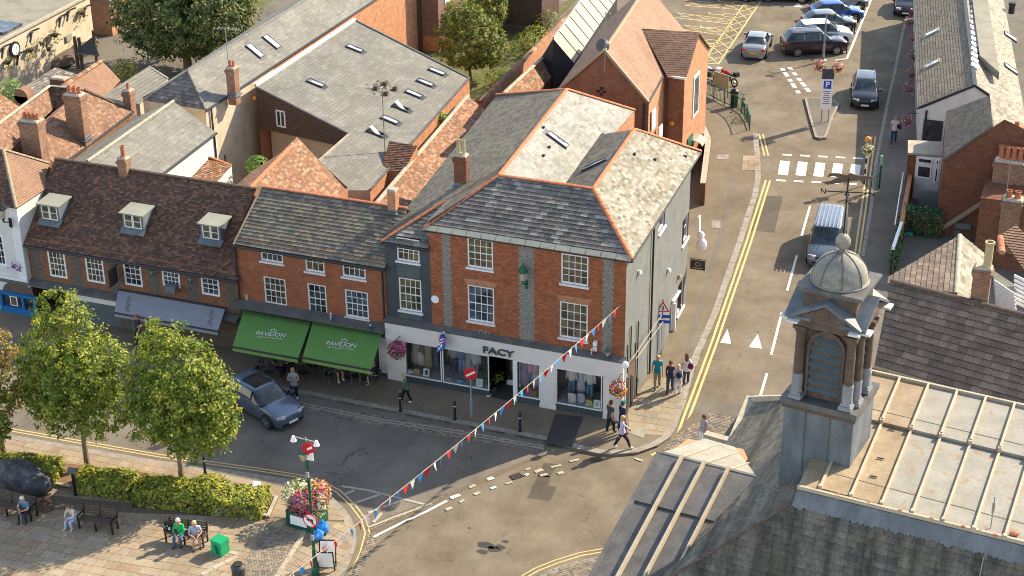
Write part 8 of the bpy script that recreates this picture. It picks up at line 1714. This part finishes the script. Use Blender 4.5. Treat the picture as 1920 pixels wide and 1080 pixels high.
p = PY(1110, 655, -.1); flag((p.x, -.05, p.z-.1), R(10), 'small red and white pennant by the right upper window', .45, colors=('sign_white', 'sign_white', 'sign_red'))
# bunting
B0_, B1_ = PY(1164, 572, -.1), G(500, 1112, 5.2); bt = thing('bunting', 'string of red white and blue triangular bunting stretched from the corner building across the street', 'bunting', (B0_.x, B0_.y, 0)); n = 60; b = MB(); pts = []
for i in range(n+1): s_ = i/n; p = B0_.lerp(B1_, s_); p.z -= 4*.28*s_*(1-s_); pts.append(p)
for i in range(n): b.tube(pts[i], pts[i+1], .017, n=5, cap=False)
b.build('string', MT['coping'], bt)
fm = {}
for k, c in enumerate(((.7, .68, .64), (.65, .02, .03), (.05, .25, .6))): fm[k] = plain('bunting_%d' % k, c, .8, 0, .05)
Lb = (B1_-B0_).length; nf = int(Lb/.47); dir_ = (B1_-B0_).normalized()
for i in range(1, nf):
    s_ = i/nf; p = B0_.lerp(B1_, s_); p.z -= 4*.28*s_*(1-s_); k = i % 3; w = .16; tw = ru(-.5, .5)+(1.1 if s_ > .68 else 0); d = Matrix.Rotation(tw, 3, 'Z') @ dir_; sw = V((ru(-.06, .06), ru(-.06, .06), -.42*ru(.85, 1.1)))
    b = MB(); nn_ = d.cross(Zv).normalized()*.003; b.prism([p-d*w+V((0, 0, -.01)), p+d*w+V((0, 0, -.01)), p+sw], nn_); b.build('pennant', fm[k], bt, fixn=True)
for (x0, y0, x1, y1) in ((1178, 668, 1222, 588), (1185, 668, 1225, 600)):
    A, B_ = sidept(x0, y0)+V((.25, -.2, 0)), sidept(x1, y1)+V((.5, 0, 0)); t = thing('cable', 'pale cable sagging along the grey side wall%s' % (', upper one' if x0 == 1178 else ', lower one'), 'cable', A); b = MB(); b.tube(A, B_, .018, n=5); b.build('line', MT['coping'], t)
# parking sign on the island with baskets, and tall lamp column
g_ = gz(1546, 228); t = thing('parking_sign', 'tall car park sign with blue P panel and tariff board on the traffic island', 'sign', g_, R(14), local=True); b = MB()
for x in (-.22, .22): b = MB(); b.tube((x, 0, 0), (x, 0, 3.9), .04, n=8); b.build('post', MT['grey_post'], t)
b = MB(); b.box((0, -.06, 1.95), (.72, .04, 2.1)); b.build('tariff_panel', MT['sign_white'], t); b = MB(); b.box((0, -.06, 3.35), (.78, .04, .7)); b.build('name_panel', MT['render_dark'], t); b = MB(); b.box((0, -.085, 2.62), (.5, .012, .55)); o = b.build('blue_panel', MT['sign_blue'], t)
me = text_mesh('P', .52, .01, bold=.012); me.materials.clear(); me.materials.append(MT['sign_white']); lo = inst('lettering', me, o); lo.location = (0, -.1, 2.62); lo.rotation_euler = (pi/2, 0, 0)
b = MB()
for k in range(7): b.box((-.02+.02*(k % 2), -.085, 2.15-k*.14), (.5-.08*(k % 3), .008, .035))
b.build('small_print', MT['letter_dark'], t)
for sx, lb in ((-1, 'left flower basket on the car park sign'), (1, 'right flower basket on the car park sign')): basket(0, 0, pos=V(g_)+V((sx*.62, 0, 3.85)), r=.4, mat='flower_mix', lb=lb, n=420)
g_ = gz(1543, 115, .0); t = thing('street_lamp', 'tall grey lamp column beside the large dark estate car', 'lamp post', g_, 0, local=True); b = MB(); b.lathe((0, 0, 0), [(.3, 0), (.26, .12), (.1, .18), (.09, 1.3), (.06, 1.35), (.05, 3.6)], 12); b.build('column', MT['grey_post'], t); b = MB(); b.box((.25, 0, 3.6), (.6, .18, .12)); b.build('lamp_head', MT['zinc'], t)
# belisha beacon at the zebra and green post
g_ = gz(1620, 345); t = thing('crossing_beacon', 'zebra crossing beacon with yellow globe and black white post', 'beacon', g_, 0, local=True)
for k in range(8): b = MB(); b.tube((0, 0, k*.34), (0, 0, (k+1)*.34), .05, n=10); b.build('post_band', MT['sign_white' if k % 2 else 'black_metal'], t)
b = MB(); b.blob((0, 0, 2.92), .2, 0, 2, 0); b.build('globe', MT['lamp_amber'], t, smooth=True); basket(0, 0, pos=V(g_)+V((.05, -.1, 2.3)), r=.36, mat='flower_white', lb='yellow and white flower basket on the crossing beacon', n=300)
g_ = gz(1648, 352); t = thing('traffic_signal_post', 'green capped post with guard rail beside the zebra crossing', 'post', g_, 0, local=True); b = MB(); b.tube((0, 0, 0), (0, 0, 1.9), .06, n=10); b.build('post', MT['green_metal'], t); b = MB(); b.tube((0, 0, 1.5), (0, 0, 2.1), .075, n=10); b.build('cap', plain('mint', (.25, .5, .3), .5, 0, .05), t); b = MB()
for z_ in (.3, 1.0): b.bar((0, 0, z_), (-.7, -1.5, z_), .04)
for k in range(6): b.bar(V((0, 0, .3)).lerp(V((-.7, -1.5, .3)), k/6), V((0, 0, 1.)).lerp(V((-.7, -1.5, 1.)), k/6), .03)
b.build('guard_rail', MT['green_metal'], t)
# green railing, litter bin and notice board by the motorcycles
rl_ = thing('guard_railing', 'curved dark green guard railing round the paved corner by the car park', 'railing', gz(1360, 190), 0); Q = [G(x, y, PZ) for x, y in ((1316, 172), (1338, 186), (1358, 196), (1376, 203), (1390, 213), (1400, 228), (1405, 244))]
b = MB()
for i in range(len(Q)-1):
    for z_ in (.15, 1.0): b.bar(Q[i]+V((0, 0, z_)), Q[i+1]+V((0, 0, z_)), .05)
b.build('rail', MT['green_metal'], rl_)
for i in range(len(Q)): b = MB(); b.tube(Q[i], Q[i]+V((0, 0, 1.08)), .04, n=8); b.build('rail_post', MT['green_metal'], rl_)
for i in range(len(Q)-1):
    b = MB()
    for k in range(1, 8): p = Q[i].lerp(Q[i+1], k/8); b.bar(p+V((0, 0, .15)), p+V((0, 0, 1.)), .02)
    b.build('balusters', MT['green_metal'], rl_)
t = thing('notice_board', 'pale wooden notice board fixed to the green railing', 'sign', gz(1351, 180), R(-25), local=True); b = MB(); b.box((0, 0, 1.15), (1.3, .06, 1.0)); b.build('board', MT['pot_buff'], t); [(lambda b: (b.tube((x, 0, 0), (x, 0, 1.2), .03), b.build('leg', MT['green_metal'], t)))(MB()) for x in (-.6, .6)]
t = thing('litter_bin', 'black litter bin on the paved corner by the railing', 'bin', gz(1376, 200), 0, local=True); b = MB(); b.lathe((0, 0, 0), [(.24, 0), (.27, .9), (.3, .95), (.28, 1.15), (.12, 1.3)], 16); b.build('body', MT['black_metal'], t); b = MB(); b.lathe((0, 0, .92), [(.305, 0), (.305, .05)], 16); b.build('band', MT['zinc'], t)
for i in range(6):
    g_ = G(1587+7.2*i, 100-19*i, 0); t = thing('parking_post', 'thin dark post %s of the parked row' % ['at the nose of the dark estate car', 'at the nose of the white car', 'at the nose of the grey hatchback', 'at the nose of the blue hatchback', 'at the nose of the pale grey car', 'at the nose of the lime car'][i], 'post', (g_.x, g_.y, 0), 0, 'posts along the parked row', local=True); b = MB(); b.tube((0, 0, 0), (0, 0, .85), .05, n=8); b.build('post', MT['black_metal'], t); b = MB(); b.bar((0, 0, .6), (-.5, .9, .6), .04); b.build('rail', MT['black_metal'], t)

# ============================================================ trees, hedges, shrubs
def tree(name, lb, base, lobes, nleaf, mat, trunk_h, tr=.14, s0=.055, s1=.105, group=None, clump=.34, cat='tree', twigs=10, nl=24):
    t = thing(name, lb, cat, base, 0, group, local=True); b = MB(); tot = sum(l[3]*l[4]*l[5] for l in lobes)
    # trunk with a slight bend and limbs
    p = V((0, 0, -.1)); r = tr
    for k in range(5): q = V((ru(-.04, .04)*k, ru(-.04, .04)*k, trunk_h*(k+1)/5)); b.tube(p, q, r, r*.9, 9, cap=False); p, r = q, r*.9
    ends = []
    for l in lobes:
        c = V(l[:3])
        for _ in range(twigs): d = V((ru(-1, 1)*l[3], ru(-1, 1)*l[4], ru(-.6, 1)*l[5]))*.62; e = c+d; m_ = p.lerp(e, .5)+V((ru(-.2, .2), ru(-.2, .2), ru(0, .3))); rr2 = r*ru(.25, .5); b.tube(p+V((0, 0, ru(-.3, .1))), m_, rr2, rr2*.6, 5, cap=False); b.tube(m_, e, rr2*.6, .012, 4, cap=False); ends.append(e)
    b.build('trunk', MT['bark'], t); f = MB()
    for l in lobes:
        nn_ = int(nleaf*l[3]*l[4]*l[5]/tot); c = V(l[:3]); k = 0
        while k < nn_:
            d = V((ru(-1, 1), ru(-1, 1), ru(-1, 1)))
            if d.length > 1 or d.length < .2: continue
            u = d.normalized()*(d.length**.45)*ru(.9, 1.1); cc_ = c+V((u.x*l[3], u.y*l[4], u.z*l[5])); out = V((u.x, u.y, u.z*.7+.35)).normalized(); cs = clump*ru(.5, 1.1); rr3 = rnd()
            for _ in range(int(nl*ru(.5, 1.2))):
                o_ = V((random.gauss(0, .4), random.gauss(0, .4), random.gauss(0, .3)))*cs; pz = cc_+o_; s_ = ru(s0, s1)
                nrm = (out+V((ru(-.9, .9), ru(-.9, .9), ru(-.5, .9)))).normalized(); a_ = nrm.cross(V((ru(-1, 1), ru(-1, 1), ru(-1, 1)))).normalized(); b_ = nrm.cross(a_)
                f.face([pz-a_*s_, pz-b_*s_*.55, pz+a_*s_, pz+b_*s_*.55], 0, (rr3+ru(-.12, .12)) % 1); k += 1
    f.build('crown', MT[mat], t); return t
FG = 'trees standing in the planting bed'
b0 = G(165, 880, PZ); tree('plaza_tree', 'middle plaza tree with dense yellow green crown behind the hedge', b0, [(-.3, -.1, 4.6, 2.3, 2.0, 1.6), (-.3, 0, 6.5, 1.8, 1.6, 1.4), (.8, .1, 5.4, 1.8, 1.7, 1.3), (-1.1, 0, 2.9, 1.3, 1.1, 1.), (-.4, .1, 7.9, 1.1, 1.1, 1.), (.9, 0, 3.3, 1.6, 1.5, 1.2), (-1.5, 0, 5.5, 1.2, 1.2, 1.1), (-1.7, 0, 3.6, 1.2, 1.1, .9)], 25000, 'leaf_front', 3.6, group=FG)
b1_ = G(342, 912, PZ); tree('plaza_tree', 'right plaza tree nearest the parked grey blue car', b1_, [(.3, 0, 4.3, 2.4, 2.1, 1.5), (.3, 0, 6.1, 2.0, 1.7, 1.3), (1.4, .1, 3.7, 1.5, 1.4, 1.2), (-1.2, 0, 3.2, 1.4, 1.2, .9), (-.1, .1, 7.4, 1.1, 1.1, .9), (-.9, 0, 5.1, 1.4, 1.3, 1.2), (1.6, 0, 5.1, 1.4, 1.3, 1.2), (.9, 0, 2.7, 1.5, 1.3, .8), (2.1, .1, 4.0, 1.1, 1., 1.)], 25000, 'leaf_front', 3., group=FG)
b2_ = G(8, 856, PZ); tree('plaza_tree', 'left plaza tree turning orange at the left edge', b2_, [(.1, 0, 3.9, 2.1, 1.8, 1.5), (-.3, 0, 5.6, 1.6, 1.5, 1.3)], 6500, 'leaf_autumn', 3., group=FG)
tree('plaza_tree', 'green tree between the left orange tree and the middle plaza tree', G(-50, 900, PZ), [(.6, 0, 4.0, 1.8, 1.6, 1.4), (1.2, 0, 3.0, 1.2, 1.1, .8)], 5500, 'leaf_front', 2.8, group=FG)
yb = G(322, 145, 0); tree('yew_tree', 'huge dark evergreen tree with brown spreading sprays behind the rooftops', yb+V((.5, 1.5, 0)), [(0, 0, 4.6, 4.9, 4.2, 3.4), (-2.2, .5, 3.6, 3.6, 3.4, 2.8), (2.4, 0, 4.4, 3.4, 3.2, 3.0), (0, 1, 7.8, 3.6, 3.4, 2.6), (-1.5, 2, 6.5, 3.4, 3., 2.4)], 36000, 'leaf_yew', 3.5, .35, .09, .17, clump=.6, twigs=8)
tb_ = G(872, 158, 0); tree('garden_tree', 'bushy mid green garden tree against the clad terrace', tb_+V((0, 1, 0)), [(-.2, 0, 3.0, 2.3, 2.0, 2.1), (1., .6, 2.4, 1.5, 1.5, 1.6), (-.6, 0, 4.6, 1.4, 1.4, 1.1)], 14000, 'leaf_mid', 2, .12, .06, .12)
tree('garden_tree', 'smaller green garden tree behind the bushy one', G(912, 75, 0), [(0, 0, 2.4, 1.6, 1.5, 1.9)], 6000, 'leaf_mid', 1.6, .1, .06, .12)
tree('street_tree', 'pale green tree crown at the top left corner', G(15, 40, 0)+V((-2, 6, 0)), [(0, 0, 3, 3, 2.5, 1.8)], 4000, 'leaf_mid', 2, .15)
for (x, y, r_, mt_, lb, z_) in ((935, 160, 1.0, 'leaf_mid', 'round green shrub nearest the corner building roofs', 0), (952, 150, .8, 'leaf_bright', 'light green shrub beside the black barn', 0), (985, 100, 1.2, 'leaf_mid', 'dark green shrub halfway along the garden wall', 0), (1003, 82, 1.1, 'leaf_hedge', 'yellow green shrub farther along the garden wall', 0), (1025, 55, 1.2, 'leaf_mid', 'green shrub at the far end of the garden wall', 0),
                        (20, 190, 1.1, 'leaf_bright', 'bright green leafy bush at the left edge among the roofs', 3.5), (483, 318, .7, 'leaf_bright', 'small bright shrub in the yard below the cream wall', 3.4), (237, 140, .9, 'leaf_hedge', 'leafy bush with orange leaves at the foot of the evergreen', 1.5), (828, 222, .45, 'leaf_bright', 'small green potted plant on the wall of the modern hall', 2.6)):
    t = thing('shrub', lb, 'shrub', G(x, y+8, z_), 0, local=True); b = MB()
    for k in range(6): b.tube((0, 0, -.2), (ru(-.4, .4)*r_, ru(-.4, .4)*r_, r_*1.1), .03, .01, 5)
    b.build('stem', MT['bark'], t); b = MB()
    for _ in range(int(900*r_)):
        d = V((ru(-1, 1), ru(-1, 1), ru(-1, 1)));
        if d.length > 1: continue
        u = d.normalized()*d.length**.4; p = V((u.x*r_, u.y*r_, r_*.8+u.z*r_*.8)); s_ = ru(.06, .11); nrm = (u+V((ru(-.6, .6), ru(-.6, .6), ru(0, .8)))).normalized(); a_ = nrm.cross(V((ru(-1, 1), ru(-1, 1), 1))).normalized(); b_ = nrm.cross(a_); b.face([p-a_*s_, p-b_*s_*.6, p+a_*s_, p+b_*s_*.6])
    b.build('foliage', MT[mt_], t)
def hedge(lb, P0, P1, w_, h_, n, mat='leaf_hedge', dome=0):
    P0, P1 = V(P0), V(P1); m_ = (P0+P1)/2; t = thing('hedge', lb, 'hedge', m_, math.atan2((P1-P0).y, (P1-P0).x), 'hedges in the planting bed', local=True); L = (P1-P0).length/2; b = MB()
    k = MB(); k.box((0, 0, h_*.4), (2*L-.2, w_*.75, h_*.8), 0, None, .9)
    k.build('branches', MT['timber'], t)
    for _ in range(n):
        x, y, z = ru(-1, 1), ru(-1, 1), ru(0, 1); ax = random.choice('xyzz')
        if ax == 'x': x = random.choice((-1, 1))*ru(.93, 1.02)
        elif ax == 'y': y = random.choice((-1, 1, -1))*ru(.85, 1.05)
        else: z = ru(.9, 1.08)+.06*sin(x*L*3)
        zz = z*h_*(1-.12*abs(y))*(1+(dome*max(0, 1-((x-.1)*3)**2))); p = V((x*L, y*w_/2, zz)); nrm = V((x*.3 if ax != 'x' else x, y if ax == 'y' else y*.3, z if ax == 'z' else .3)).normalized()
        nrm = (nrm+V((ru(-.7, .7), ru(-.7, .7), ru(-.2, .8)))).normalized(); s_ = ru(.06, .12); a_ = nrm.cross(V((ru(-1, 1), ru(-1, 1), .4))).normalized(); b_ = nrm.cross(a_); b.face([p-a_*s_, p-b_*s_*.6, p+a_*s_, p+b_*s_*.6])
    b.build('leaves', MT[mat], t)
hedge('long yellow green hedge at the right of the planting bed', G(262, 932, PZ), G(498, 958, PZ), 1.5, .85, 6500, dome=.45)
hedge('short yellow green hedge between the two tree trunks', G(150, 912, PZ), G(250, 925, PZ), 1.3, .85, 2800)
hedge('yellow green hedge at the left behind the dark sculpture', G(-60, 885, PZ), G(112, 898, PZ), 1.3, .9, 4200)
for i, (x, y, m_, lb) in enumerate(((288, 945, 'flower_silver', 'silver leaved plant at the left foot of the long hedge'), (416, 962, 'flower_silver', 'silver leaved plant at the middle foot of the long hedge'), (470, 965, 'flower_silver', 'silver and white plant at the right end of the bed'), (276, 940, 'flower_mix', 'low red leaved plant beside the left silver plant'), (444, 962, 'flower_mix', 'low reddish plant between the silver plants'), (375, 958, 'leaf_mid', 'low green plants behind the bench sitters'))):
    t = thing('bedding_plant', lb, 'plant', G(x, y, PZ+.1), 0, 'low plants along the front of the bed', local=True); flowers(t, (0, 0, .15), (.38, .25, .24), m_, 260, .03, .07, 'foliage'); b = MB(); b.blob((0, 0, .05), (.2, .15, .1), 0, 1); b.build('stem', MT['bark'], t)
